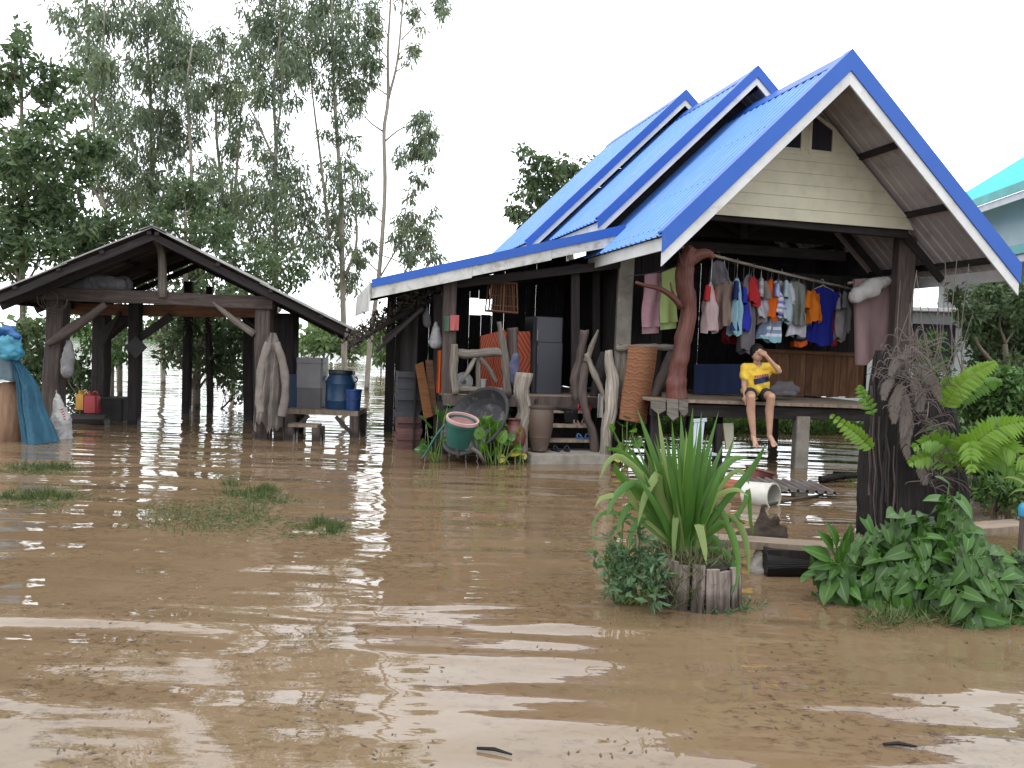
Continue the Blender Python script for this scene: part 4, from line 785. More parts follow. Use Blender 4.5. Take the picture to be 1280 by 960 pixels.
tree('broadleaf_tree', 'round leaved tree rising behind the left side of the stepped blue roofs', 25, [[(716, 500, 6), (714, 330, 5), (706, 260, 4), (690, 215, 2)]],
     [(656, 190, 7, 8), (664, 205, 10, 10), (660, 228, 12, 10), (690, 205, 14, 10), (686, 228, 18, 14), (712, 212, 16, 12), (728, 218, 12, 12), (742, 206, 8, 6), (706, 240, 20, 14), (670, 250, 18, 10), (646, 240, 6, 6), (648, 262, 12, 8), (668, 270, 16, 8), (690, 262, 22, 12), (652, 276, 8, 6), (720, 245, 18, 16), (700, 280, 24, 16)], 'leaf_dark', 'bark', .22, .10, dens=1.1, sprays=18, depth=1.2)
# right-hand side ---------------------------------------------------------------
tree('garden_tree', 'dense dark green garden tree at the right edge in front of the pale house wall', 11.8, [[(1262, 640, 7), (1262, 520, 6), (1256, 430, 4)], [(1256, 470, 4), (1222, 430, 2.5), (1215, 400, 2)]],
     [(1232, 372, 22, 14), (1262, 366, 22, 16), (1215, 395, 16, 16), (1245, 395, 26, 18), (1272, 400, 20, 20), (1225, 422, 18, 16), (1255, 428, 26, 18), (1280, 440, 18, 20), (1240, 455, 26, 16), (1270, 465, 22, 18), (1290, 380, 20, 24), (1300, 430, 24, 30), (1195, 372, 10, 7), (1255, 350, 22, 8)],
     'leaf_dark', 'bark', .10, .048, dens=1.9, sprays=20, depth=.8, hang=.4, spr=.17)
tree('flowering_shrub', 'light green flowering shrub in front of the dark window of the pale house', 11.2, [[(1165, 560, 2.4), (1165, 500, 2), (1162, 450, 1.5)], [(1165, 510, 1.5), (1182, 460, 1)]], [(1158, 435, 14, 12), (1172, 425, 12, 10), (1180, 445, 12, 14), (1160, 460, 16, 14), (1178, 470, 14, 14), (1150, 480, 10, 14)], 'leaf_mid', 'bark', .06, .03, dens=1.4, depth=.3, cat='shrub', hang=.1, spr=.09)
tree('leafy_shrub', 'tall mixed green shrubs below the dark garden tree at the right edge', 9.6, [[(1240, 640, 3), (1242, 560, 2.4), (1240, 490, 1.5)], [(1262, 640, 2), (1265, 520, 1.5)]], [(1225, 480, 20, 16), (1252, 485, 22, 18), (1275, 490, 18, 20), (1215, 505, 18, 14), (1240, 515, 22, 16), (1268, 520, 20, 18), (1205, 525, 12, 14), (1290, 520, 16, 30), (1285, 560, 16, 20), (1250, 545, 16, 12), (1235, 565, 20, 14), (1270, 575, 20, 16), (1262, 600, 24, 10)], 'leaf_mid', 'bark', .10, .042, dens=1.7, depth=.5, cat='shrub', hang=.3, spr=.15)
tree('leafy_shrub', 'bright mixed shrub spreading above the water behind the bright lobed fern', 8.7, [[(1245, 640, 3), (1246, 590, 2.4), (1250, 520, 1.5)], [(1275, 640, 2), (1272, 560, 1.5)]], [(1222, 520, 16, 14), (1250, 505, 20, 16), (1278, 510, 18, 18), (1212, 548, 14, 12), (1240, 545, 20, 16), (1270, 550, 20, 18), (1222, 580, 16, 12), (1252, 585, 20, 14), (1280, 592, 18, 16), (1235, 612, 18, 10), (1268, 618, 20, 10), (1205, 490, 14, 12), (1232, 478, 16, 12), (1262, 475, 18, 12)], 'leaf_mid', 'bark', .09, .04, dens=1.6, depth=.35, cat='shrub', hang=.2, spr=.14)
# far bank: low green ground and a wood that reads as one mass
M['bank'] = mat('far_bank', (.09, .13, .05), (.06, .10, .035), .2, .9, .2, var=0)
mb = MB(); mb.grid(lambda s, t: V(-420+840*s, 118+t*60, -.3+1.6*t+.6*math.sin(s*37)), 60, 6); tag(mb.build('far_bank', M['bank'], smooth=True), kind='structure')
n = 14000; s = rng.uniform(-1, 1, n); base = np.stack([s*380, 128+rng.uniform(0, 30, n), np.abs(rng.normal(size=n))*2.2*(1+.7*np.sin(s*31)+.4*np.sin(s*83))+.3], 1); d_ = rdirs(n)
tag(mass('far_treeline', M['leaf_lite'], None, base, d_, perp(d_), rng.uniform(1., 2.4, n), rng.uniform(.6, 1.3, n)), kind='stuff')
# weeds and grass on the bank behind the platform, grass tufts in the flood
M['grass'] = leafmat('wet_grass', (.055, .095, .025), (.15, .19, .065), None, trans=.3)
def grass(name, label, fn, n, L, wd=.008, lean=.5, kind='stuff', leaf='grass'):
    b = np.array([fn() for _ in range(n)]); d_ = nz(rng.normal(size=(n, 3))*V(lean, lean, .2)+V(0, 0, 1)); o = mass(name, M[leaf], None, b, d_, perp(d_), rng.uniform(.5, 1.3, n)*L, rng.uniform(.7, 1.3, n)*wd, fold=.05); return tag(o, kind=kind)
def patch(u, v, ru, rv, nsub=7):
    cs = [(u+random.uniform(-ru, ru)*.8, v+random.uniform(-rv, rv)*.8) for _ in range(nsub)]
    def f():
        c = random.choice(cs); p = G(c[0]+random.gauss(0, ru*.16), c[1]+random.gauss(0, rv*.22)); p[2] = -.035; return p
    return f
for i, (u, v, ru, rv, k, L) in enumerate([(260, 648, 95, 22, 420, .08), (215, 650, 60, 20, 260, .07), (325, 614, 45, 10, 620, .12), (330, 640, 35, 16, 300, .08), (408, 660, 26, 8, 420, .11), (55, 586, 40, 5, 520, .12), (65, 622, 38, 7, 520, .11), (20, 620, 26, 6, 200, .11), (400, 676, 60, 6, 140, .05)]):
    grass('flooded_grass', None, patch(u, v, ru, rv), k, L)
def flat(u, v, ru, rv, n, L):
    k = 5; cs = [(random.uniform(-.8, .8), random.uniform(-.8, .8)) for _ in range(k)]; b = []
    for _ in range(n): c = random.choice(cs); p = G(u+(c[0]+random.gauss(0, .32))*ru, v+(c[1]+random.gauss(0, .35))*rv); p[2] = random.uniform(-.012, .006); b.append(p)
    b = np.array(b); d_ = nz(rng.normal(size=(n, 3))*V(1, 1, .12)+V(0, 0, .16)); tag(mass('flooded_grass', M['grass'], None, b, d_, perp(d_), rng.uniform(.5, 1.4, n)*L, rng.uniform(.6, 1.3, n)*.007, fold=.05), kind='stuff')
for q_ in ((265, 648, 85, 20, 1500, .07), (330, 625, 50, 12, 600, .07), (400, 664, 40, 8, 420, .07), (55, 588, 45, 6, 420, .09), (50, 627, 55, 8, 520, .09)): flat(*q_)
def bankpt():
    s = random.random(); b = 5.7+random.random()**1.3*2.6; a = -1.6+7.5*s; p = W(a, b, -.02); return p
grass('bank_grass', None, bankpt, 3000, .40, .03, .5)
M['weedlit'] = leafmat('bank_weed', (.09, .20, .035), (.17, .30, .06), None, trans=.45)
n = 9000; q = np.array([bankpt() for _ in range(n)]); q[:, 2] = rng.uniform(.0, .46, n)*(.8+.3*np.sin(q[:, 0]*4)); d_ = nz(rdirs(n)+V(0, -.3, .2)); tag(mass('bank_weeds', M['weedlit'], None, q, d_, perp(d_), rng.uniform(.07, .16, n), rng.uniform(.03, .06, n)), kind='stuff')
# ================================================================ things on and around the left porch
def ht(name, label, cat, u, v, b, group=None): return thing(name, label, cat, H(u, v, b), group)
def hb(u0, v0, u1, v1, b, depth):    # upright box from pixel corners on plane b
    a = H(u0, v1, b); c = H(u1, v0, b); return (a+c)/2+E2*depth/2, E1*((c-a)@E1), E2*depth, EZ*(c[2]-a[2])
def hbox(mbx, u0, v0, u1, v1, b, depth, ch=.01): c, x, y, z = hb(u0, v0, u1, v1, b, depth); mbx.box(c, x, y, z, ch); return c
def stick(name, pts, r, m, parent=None, n=7, rough=.1, label=None, cat=None, loc=None, steps=10):
    cp = curve(pts, max(steps, 16)); mb_ = MB(); n = n+4 if rough > .05 else n; mb_.tube(cp, lerpr(r, len(cp)), n, rough*.5)
    if parent is not None:
        o_ = mb_.build(name, M[m], parent, smooth=True); return roughen(o_, max(r)*.32, 9, .5) if rough > .05 else o_
    return tag(mb_.build(name, M[m], None, loc=loc if loc is not None else pts[0], smooth=True), label, cat)
# stick railing of the porch
rl = ht('stick_railing', 'rough railing of lashed tree sticks along the porch edge', 'railing', 598, 490, 2.5)
stick('top_log', [H(567, 441, 2.48), H(590, 443, 2.48), H(612, 440, 2.48), H(630, 441, 2.48)], [.055, .065, .06, .065], 'grey', rl, 9)
stick('bottom_log', [H(569, 486, 2.5), H(600, 487, 2.5), H(632, 488, 2.5)], [.04, .045, .04], 'grey', rl, 8)
stick('upright', [H(598, 443, 2.5), H(597, 492, 2.5)], [.035, .035], 'grey', rl); stick('diagonal', [H(594, 447, 2.46), H(586, 462, 2.47), H(576, 478, 2.48)], [.03, .03, .025], 'bleach', rl)
stick('diagonal', [H(600, 447, 2.46), H(611, 461, 2.47), H(621, 478, 2.48)], [.028, .03, .022], 'grey', rl)
stick('end_stake', [H(635, 495, 2.46), H(633, 460, 2.46), H(628, 425, 2.46), H(624, 402, 2.46)], [.06, .065, .05, .03], 'grey', rl, 9); stick('end_stake', [H(642, 492, 2.55), H(641, 440, 2.55), H(640, 410, 2.55)], [.075, .08, .085], 'post', rl, 9)
stick('side_slat', [H(569, 492, 2.42), H(567, 455, 2.42), H(568, 430, 2.42)], [.05, .06, .05], 'grey', rl, 8)
# red patterned mats
def mat_pattern(name, big):
    m, n, bs = _new(name); tc = n.nodes.new('ShaderNodeTexCoord'); s = n.nodes.new('ShaderNodeSeparateXYZ'); n.links.new(tc.outputs['UV'], s.inputs[0])
    def mth(op, a, b=None):
        q = n.nodes.new('ShaderNodeMath'); q.operation = op
        for i, x in ((0, a), (1, b)):
            if x is None: continue
            if isinstance(x, (int, float)): q.inputs[i].default_value = x
            else: n.links.new(x, q.inputs[i])
        return q.outputs[0]
    px = mth('PINGPONG', s.outputs[0], .5); py = mth('PINGPONG', mth('MULTIPLY', s.outputs[1], 1.), .5 if big else .25)
    d = mth('ADD', mth('MULTIPLY', px, 1.0 if big else 1.6), mth('MULTIPLY', py, 1.1)); f = mth('FRACT', mth('MULTIPLY', d, 3.2))
    r = n.nodes.new('ShaderNodeValToRGB'); r.color_ramp.interpolation = 'CONSTANT'; e = r.color_ramp.elements
    for i in range(3): e.new(.5)
    for i, (p, c) in enumerate([(0, (.22, .026, .018)), (.30, (.40, .085, .02)), (.45, (.17, .02, .018)), (.68, (.30, .045, .025)), (.82, (.16, .10, .03))]): e[i].position = p; e[i].color = (*c, 1)
    n.links.new(f, r.inputs[0]); n.links.new(r.outputs[0], bs.inputs['Base Color']); bs.inputs['Roughness'].default_value = .9; _bump(n, bs, _noise(n, tc.outputs['Object'], 60, 3), .4, .004); return m
def slab(name, poly, b, th, mt, label, cat, wob=.0):
    P = [H(u, v, b) for u, v in poly]; m = MB()
    def fn(s, t): p = (P[0]*(1-s)+P[1]*s)*(1-t)+(P[3]*(1-s)+P[2]*s)*t; return p+E2*(wob*math.sin(s*7+t*4))
    m.grid(fn, 8, 10, E2*th); o = m.build(name, mt, None, loc=(P[2]+P[3])/2); return autosmooth(tag(o, label, cat), 50)
slab('floor_mat', [(601, 420), (632, 412), (634, 489), (599, 489)], 3.0, .06, mat_pattern('red_woven_mat', False), 'red woven mat with zigzag pattern stood behind the stick railing', 'mat', .015)
slab('floor_mat', [(630, 415), (663, 414), (665, 478), (632, 482)], 3.12, .08, mat_pattern('red_diamond_mat', True), 'red mat with orange diamonds leaning against the fridge', 'mat', .01)
# refrigerator
fr = ht('refrigerator', 'tall dark grey refrigerator standing on the porch above the stairs', 'refrigerator', 686, 494, 2.95)
M['fridge'] = mat('grey_enamel', (.055, .055, .07), (.045, .045, .055), 2, .5, .03, var=.02); M['fridged'] = mat('fridge_side', (.025, .03, .04), None, 2, .5, .03)
m = MB(); hbox(m, 664, 397, 705, 494, 3.0, .55, .02); m.build('body', M['fridged'], fr)
m = MB(); hbox(m, 670, 398, 704, 427, 2.93, .06, .012); d1 = m.build('door', M['fridge'], fr); m = MB(); hbox(m, 670, 429, 704, 492, 2.93, .06, .012); d2 = m.build('door', M['fridge'], fr)
for d_, v0, v1 in ((d1, 412, 425), (d2, 432, 455)): m = MB(); hbox(m, 671.5, v0, 673, v1, 2.90, .03, .004); m.build('handle', M['metal'], d_)
# bird cage
bc = ht('bird_cage', 'wooden slatted bird cage hanging from the porch roof', 'cage', 629, 352, 2.75); b_ = 2.75
T = [H(615, 353, b_), H(646, 354, b_)]; Bt = [H(611, 388, b_), H(647, 391, b_)]
for z, (p, q), nm in ((0, T, 'top_frame'), (1, Bt, 'bottom_frame')):
    m = MB()
    for k in (0, 1): m.beam(p+E2*.26*k, q+E2*.26*k, .025, .025)
    m.beam(p, p+E2*.26, .025, .025); m.beam(q, q+E2*.26, .025, .025); m.build(nm, M['brown'], bc)
for i in range(11):
    t = i/10
    for k in (0, 1): m = MB(); m.beam(T[0]*(1-t)+T[1]*t+E2*.26*k, Bt[0]*(1-t)+Bt[1]*t+E2*.26*k, .010 if i % 5 else .022, .010); m.build('bar', M['brown'], bc)
for t in (.45, .8):
    m = MB(); p, q = T[0]*(1-t)+Bt[0]*t, T[1]*(1-t)+Bt[1]*t; m.beam(p-E2*.004, q-E2*.004, .012, .012); m.build('cross_bar', M['brown'], bc)
m = MB(); m.box((T[0]+T[1])/2+E2*.13, T[1]-T[0], E2*.24, EZ*.012); m.build('roof', M['brown'], bc); m = MB(); m.box((Bt[0]+Bt[1])/2+E2*.13, Bt[1]-Bt[0], E2*.24, EZ*.014); m.build('floor', M['brown'], bc)
m = MB(); m.tube([(T[0]+T[1])/2+E2*.13, (T[0]+T[1])/2+E2*.13+EZ*.32], .005, 5); m.build('hook', M['wire'], bc)
# clothes, bags and odd boards round the corner post
M['orange'] = mat('orange_cloth', (.62, .11, .012), (.45, .075, .01), 3, .9, .3, stretch=(4, 4, .6)); M['pinkcloth'] = mat('pink_cloth', (.50, .13, .12), (.38, .09, .09), 5, .9, .3); M['greencloth'] = mat('green_cloth', (.07, .14, .09), None, 5, .9, .3)
def hang(name, m_, label, cat, u0, u1, v0, v1, b, folds=3, amp=.03, taper=1., th=.015, uvs=(1, 1), sway=0, nu=20, nv=12, hem=0.):
    a, c = H(u0, v0, b), H(u1, v0, b); L = H((u0+u1)/2, v0, b)[2]-H((u0+u1)/2, v1, b)[2]; mid = (a+c)/2; ph = random.random()*6
    def fn(s, t): return mid+(a-mid)*(1-2*s)*(1+(taper-1)*t)+V(0, 0, -L*t*(1+hem*math.sin(s*5+ph)))+E2*(amp*(.3+.7*t)*math.sin(s*folds*6.28+ph+t))+E1*sway*t*t
    k = MB(); k.grid(fn, nu, nv, E2*th, uvs); return autosmooth(tag(k.build(name, M[m_] if isinstance(m_, str) else m_, None, loc=mid), label, cat), 60)
hang('towel', 'orange', 'long bright orange cloth hanging beside the porch corner post', 'cloth', 547, 556, 438, 491, 2.7, 2, .02, .95)
hang('towel', 'pinkcloth', 'small coral pink cloth hung on the porch corner post', 'cloth', 563, 574, 394, 413, 2.4, 1, .02); hang('towel', 'greencloth', 'faded green cloth hung on the left of the porch corner post', 'cloth', 555, 562, 395, 414, 2.42, 1, .015)
M['bagw'] = mat('white_plastic_bag', (.42, .42, .43), (.28, .28, .29), 7, .5, .7, bdist=.03); p = H(545, 404, 2.75)
lumpy('plastic_bag', [(p, H(545, 413, 2.75), .03, .06), (H(545, 413, 2.75), H(545, 427, 2.75), .07, .11), (H(540, 428, 2.75), H(551, 427, 2.75), .05, .05)], .018, 'bagw', 'white plastic bag hanging left of the porch corner post', 'bag', p, 3)
M['netp'] = mat('grey_net', (.16, .15, .16), None, 7, .9, .6); p = H(534, 383, 3.0); lumpy('net_bag', [(p, H(533, 395, 3.0), .02, .05), (H(533, 395, 3.0), H(534, 404, 3.0), .06, .07)], .02, 'netp', 'small grey net bag hung high under the lean-to eave', 'bag', p, 3)
M['orboard'] = wood('orange_board', (.17, .07, .025), (.11, .045, .018)); m = MB(); m.prism([H(519, 456, 2.9), H(529, 452, 2.9), H(541, 520, 2.75), H(530, 524, 2.75)], E2*.03); solo(m, 'board', 'orboard', 'orange brown board leaning in the dark corner of the porch', 'board', H(533, 520, 2.8))
m = MB(); m.prism([H(532, 450, 3.0), H(541, 450, 3.0), H(546, 518, 2.85), H(537, 520, 2.85)], E2*.04); solo(m, 'board', 'brown', 'dark brown board beside the orange brown board in the porch corner', 'board', H(541, 520, 2.9))
# stack of trays at the porch end, darker above and reddish below
st = ('stacked trays at the end of the porch'); zc = H(507, 545, 3.1)
M['tray'] = mat('dark_tray', (.032, .032, .04), (.02, .02, .026), 4, .6, .2, var=.3); M['trayr'] = mat('reddish_tray', (.13, .055, .045), (.085, .035, .03), 4, .6, .2, var=.25)
ORD = ['lowest', 'second', 'third', 'fourth', 'fifth', 'sixth', 'seventh', 'eighth']
for i in range(15):
    z = -.1+i*.085; o = V(random.uniform(-.025, .025), random.uniform(-.03, .03), z); c = V(zc[0], zc[1]+.2, 0)+o; m = MB(); m.box(c, E1*.36, E2*.4, EZ*.03, .006); m.box(c+EZ*.045-E2*.19, E1*.37, E2*.022, EZ*.06, .004); m.box(c+EZ*.045+E1*.175, E1*.022, E2*.36, EZ*.06, .004); m.box(c+EZ*.045-E1*.175, E1*.022, E2*.36, EZ*.06, .004)
    solo(m, 'tray', 'trayr' if i < 7 else 'tray', ORD[i]+' reddish plastic tray up from the water in the porch end stack' if i < 7 else ORD[i-7]+' blackish plastic tray above the reddish ones in the porch end stack', 'tray', c, st+(' lower' if i < 7 else ' upper'))
# fan, cup, cloth bundle on the porch floor
M['whitep'] = mat('white_plastic', (.62, .62, .62), (.5, .5, .5), 5, .4, .05); M['greyp'] = mat('grey_rubber', (.12, .12, .12), None, 5, .6, .05)
fn_ = ht('floor_fan', 'small white fan lying on the porch floor behind the railing', 'fan', 579, 484, 2.75); c = H(579, 477, 2.75); m = MB(); m.lathe(c, [(.05, -.03), (.13, -.03), (.14, 0), (.13, .05), (.001, .06)], 20, -E2, cap=False); m.build('housing', M['whitep'], fn_, smooth=True)
m = MB()
for r_ in (.05, .09, .13): m.tube([c-E2*.06+E1*math.cos(t)*r_+EZ*math.sin(t)*r_ for t in np.linspace(0, 6.3, 18)], .006, 5)
m.build('grille', M['whitep'], fn_); m = MB(); m.lathe(c, [(.035, 0), (.035, .08), (.001, .085)], 12, -E2, cap=True); m.build('hub', M['greyp'], fn_); m = MB(); hbox(m, 572, 471, 577, 485, 2.78, .1, .02); m.build('base', M['whitep'], fn_)
def pot(name, label, cat, c, prof, mt, n=22, lipcol=None):
    m = MB(); m.lathe(c, prof, n); return autosmooth(tag(m.build(name, M[mt] if isinstance(mt, str) else mt, None, loc=c), label, cat), 40)
c = H(603, 484, 2.7); pot('cup', 'small white tub on the porch floor in front of the red mat', 'tub', c, [(.001, 0), (.045, 0), (.055, .10), (.065, .105), (.065, .12), (.05, .122), (.045, .02), (.001, .02)], 'whitep')
M['navycloth'] = mat('navy_purple_cloth', (.06, .05, .13), (.12, .13, .18), 9, .95, .4, bdist=.02); p = H(644, 445, 2.4)
lumpy('bundle', [(p, H(643, 458, 2.42), .06, .085), (H(643, 458, 2.42), H(644, 476, 2.42), .08, .075), (H(644, 476, 2.42), H(647, 490, 2.42), .07, .04)], .02, 'navycloth', 'navy and purple cloth bundle hung on the railing end stake', 'cloth', p, 3)
# bleached stump, water jar, driftwood at the stairs
s0 = H(650, 572, 1.95); m = MB(); m.tube(curve([H(652, 575, 1.95)-EZ*.4, H(651, 540, 1.95), H(655, 515, 1.95), H(652, 490, 1.95), H(655, 466, 1.95)], 16), lerpr([.11, .10, .115, .105, .12, .12], 17), 22, .05)
roughen(solo(m, 'stump_post', 'bleach', 'bleached grey tree stump standing left of the stairs', 'stump', s0, smooth=True), .03, 9, .4)
M['jar'] = mat('brown_jar_glaze', (.115, .078, .058), (.085, .055, .042), 3, .55, .1, dirt=((.16, .13, .11), 4, .55, .5)); c = H(674, 563, 1.9); hj = H(674, 507, 1.9)[2]-c[2]; r = .5*abs((H(690, 540, 1.9)-H(658, 540, 1.9))@E1)
pot('water_jar', 'tall brown glazed water jar beside the porch stairs', 'jar', c, [(.001, 0), (r*.62, 0), (r*.72, hj*.15), (r*.93, hj*.45), (r, hj*.72), (r*.98, hj*.86), (r*.92, hj*.93), (r*1.0, hj*.96), (r*1.0, hj), (r*.88, hj), (r*.85, hj*.9), (r*.85, hj*.3), (.001, hj*.25)], 'jar', 28)
dw = ht('driftwood_post', 'forked driftwood trunk standing right of the stairs with one broken arm', 'driftwood', 745, 562, 1.95)
stick('trunk', [H(748, 572, 1.95)-EZ*.3, H(742, 545, 1.95), H(733, 520, 1.95), H(728, 495, 1.95), H(730, 470, 1.95), H(734, 448, 1.95)], [.07, .062, .058, .062, .058, .042], 'post', dw, 10, .12, steps=20); stick('arm', [H(733, 452, 1.93), H(741, 430, 1.9), H(748, 412, 1.88)], [.05, .035, .02], 'grey', dw, 8)
stick('upper_stem', [H(722, 500, 2.1), H(722, 470, 2.1), H(728, 440, 2.05), H(730, 413, 2.0)], [.085, .09, .07, .055], 'post', dw, 10, .15, steps=14); stick('branch', [H(733, 442, 1.9), H(742, 465, 1.88), H(750, 482, 1.88), H(757, 503, 1.9)], [.035, .045, .04, .035], 'bleach', dw, 8)
m = MB(); m.tube(curve([H(757, 575, 1.75)-EZ*.3, H(757, 550, 1.75), H(763, 515, 1.75), H(765, 480, 1.75), H(763, 455, 1.75), H(761, 438, 1.75)], 18), lerpr([.085, .08, .10, .082, .055, .014], 19), 20, .06)
roughen(solo(m, 'driftwood_stake', 'bleach', 'pale pointed driftwood stake standing beside the rolled mat', 'driftwood', H(757, 570, 1.75), smooth=True), .04, 9, .35)
hang('rag', mat('pale_rag', (.34, .31, .29), (.26, .24, .22), 6, .95, .3), 'pale rag tied to the driftwood branch beside the stairs', 'rag', 748, 754, 492, 522, 1.87, 1, .02, 1.2)
stick('trunk', [H(742, 500, 2.6), H(752, 460, 2.6), H(755, 440, 2.6)], [.07, .1, .05], 'dark', None, 9, .2, 'dark driftwood lump in the shade behind the forked driftwood', 'driftwood')
# sandals and a dark cloth on the steps
def sandals(u, v, b, z, colr, label, w_=.085, L=.22, spread=.12, yaw=0.):
    p = HL(u, v, b); t = thing('sandals', label, 'sandals', W(p[0], b, z)); mt = mat('sandal', colr, None, 5, .6, .05)
    for k in (-1, 1):
        c = W(p[0]+k*spread/2, b, z); d = nrm(E2+E1*(.18*k+yaw)); x = nrm(np.cross(d, EZ)); m = MB(); ring = []
        for a in np.linspace(0, 2*math.pi, 16, endpoint=False): ring.append(c+d*math.sin(a)*L/2+x*math.cos(a)*w_/2*(1+.12*math.sin(a)))
        m.prism(ring, EZ*.022); so_ = m.build('sole', mt, t)
        m = MB(); m.tube(curve([c-x*w_*.48+d*.0+EZ*.02, c-x*.015+d*.05+EZ*.065, c+x*.015+d*.05+EZ*.065, c+x*w_*.48+EZ*.02], 8), .012, 6); m.build('strap', mt, so_, smooth=True)
sandals(731, 506, 2.36, .69, (.50, .03, .06), 'pair of bright pink red sandals on the top stair'); sandals(726, 522, 2.25, .49, (.36, .25, .20), 'pair of beige sandals on the middle stair'); sandals(730, 541, 2.12, .29, (.05, .13, .28), 'pair of blue sandals on the lowest stair'); sandals(702, 562, 1.98, .13, (.015, .015, .018), 'pair of black sandals on the wet landing slab', spread=.16)
M['blackcloth'] = mat('black_cloth', (.02, .02, .025), (.035, .035, .04), 7, .95, .3); p = H(700, 505, 2.36)
def drp(s, t): q = H(683+40*s, 504, 2.5-.3*t if t < .6 else 2.28); z = .705+.012*math.sin(s*9+t*5); return V(q[0], q[1], z-(max(0, t-.6)*.45*(1 if s > .55 else .15)))
cloth(drp, 20, 10, 'trousers', 'blackcloth', 'black trousers spread over the top stair', 'trousers', p, EZ*.012)
# stool shapes, pots and plants in front of the porch -------------------------------------
M['blackp'] = mat('black_plastic', (.03, .03, .034), (.02, .02, .022), 4, .45, .1, dirt=((.16, .14, .12), 5, .55, .5)); M['greenp'] = mat('green_plastic', (.02, .13, .10), (.015, .09, .07), 4, .45, .1); M['pinkp'] = mat('faded_pink', (.55, .34, .32), (.45, .27, .26), 6, .7, .2)
c = H(597, 527, 1.9); ax = nrm(-E2*.72-E1*.30+EZ*.62)
m = MB(); ax = nrm(-E1*.62-E2*.42+EZ*.55); m.lathe(H(594, 527, 1.95)-ax*.16, [(.001, 0), (.40, 0), (.46, .09), (.53, .17), (.565, .175), (.565, .195), (.52, .195), (.45, .09), (.39, .025), (.001, .025)], 40, ax); solo(m, 'wash_tub', 'blackp', 'large black wash tub tipped on edge in front of the porch', 'tub', c, smooth=False); 
def lip(c, ax, r0, h, n=26):   # tapering basket
    return [(.001, 0), (r0*.74, 0), (r0*.86, h*.45), (r0*.95, h*.84), (r0*1.06, h*.86), (r0*1.06, h), (r0*.97, h), (r0*.9, h*.8), (r0*.7, h*.06), (.001, h*.06)]
ax = nrm(EZ*.93-E2*.28+E1*.1); c = H(572, 556, 1.45); bk = thing('laundry_basket', 'green plastic basket with a faded pink rim leaning on the black tub', 'basket', c)
m = MB(); m.lathe(c, lip(c, ax, .20, .35), 28, ax); autosmooth(m.build('body', M['greenp'], bk), 40); m = MB(); m.lathe(c+ax*.35, [(.195, -.01), (.218, -.01), (.218, .03), (.195, .03), (.195, -.01)], 28, ax); autosmooth(m.build('rim', M['pinkp'], bk), 40)
m = MB(); m.lathe(c+ax*.33, [(.001, .0), (.09, .02), (.17, 0), (.19, -.02)], 22, ax); m.build('contents', mat('pinkish_rags', (.33, .16, .15), (.2, .09, .09), 9, .9, .6, bdist=.04), bk, smooth=True)
stick('garden_hose', [H(573, 570, 1.55)-EZ*.02, H(570, 545, 1.5), H(575, 535, 1.5), H(590, 545, 1.48), H(602, 572, 1.5)-EZ*.02], [.022]*5, 'greyp', None, 7, 0, 'thick dark pipe looped over the foot of the green basket', 'pipe')
stick('garden_stick', [H(528, 569, 1.7)-EZ*.05, H(545, 545, 1.7), H(556, 531, 1.7)], [.016, .015, .014], 'greenp', None, 6, 0, 'thin green pole leaning left of the green basket', 'pole')
stick('bent_pipe', [H(588, 560, 1.45), H(598, 566, 1.45), H(606, 577, 1.5)-EZ*.03], [.03, .03, .026], 'grey', None, 7, .05, 'grey driftwood piece lying at the foot of the black tub', 'driftwood')
p = H(640, 563, 1.85); M['clay'] = mat('red_clay', (.20, .065, .05), (.13, .04, .035), 5, .5, .15, dirt=((.08, .04, .03), 4, .55, .5)); pot('clay_pot', 'round red brown clay water pot in front of the bleached stump', 'pot', p, [(.001, 0), (.10, .0), (.17, .09), (.19, .2), (.16, .31), (.09, .37), (.085, .41), (.11, .44), (.09, .44), (.07, .40), (.001, .3)], 'clay', 26)
t = thing('potted_plant', 'small leafy plant in a grey green pot beside the clay pot', 'potted plant', H(627, 545, 1.95)); c = H(627, 547, 1.95); m = MB(); m.lathe(c, [(.001, 0), (.08, 0), (.11, .19), (.12, .19), (.12, .21), (.1, .21), (.001, .18)], 20); autosmooth(m.build('pot', mat('grey_green_pot', (.08, .10, .08), None, 5, .6, .1), t), 40)
B, DD, _ = plantpts(12.2, [(627, 520, 12, 14, 0), (636, 510, 10, 10, 0), (620, 528, 9, 8, 0)], 1.6, 14, .05, -.2, .09); mass('leaves', M['leaf_mid'], t, B, DD, perp(DD), rng.uniform(.05, .1, len(B)), .035)
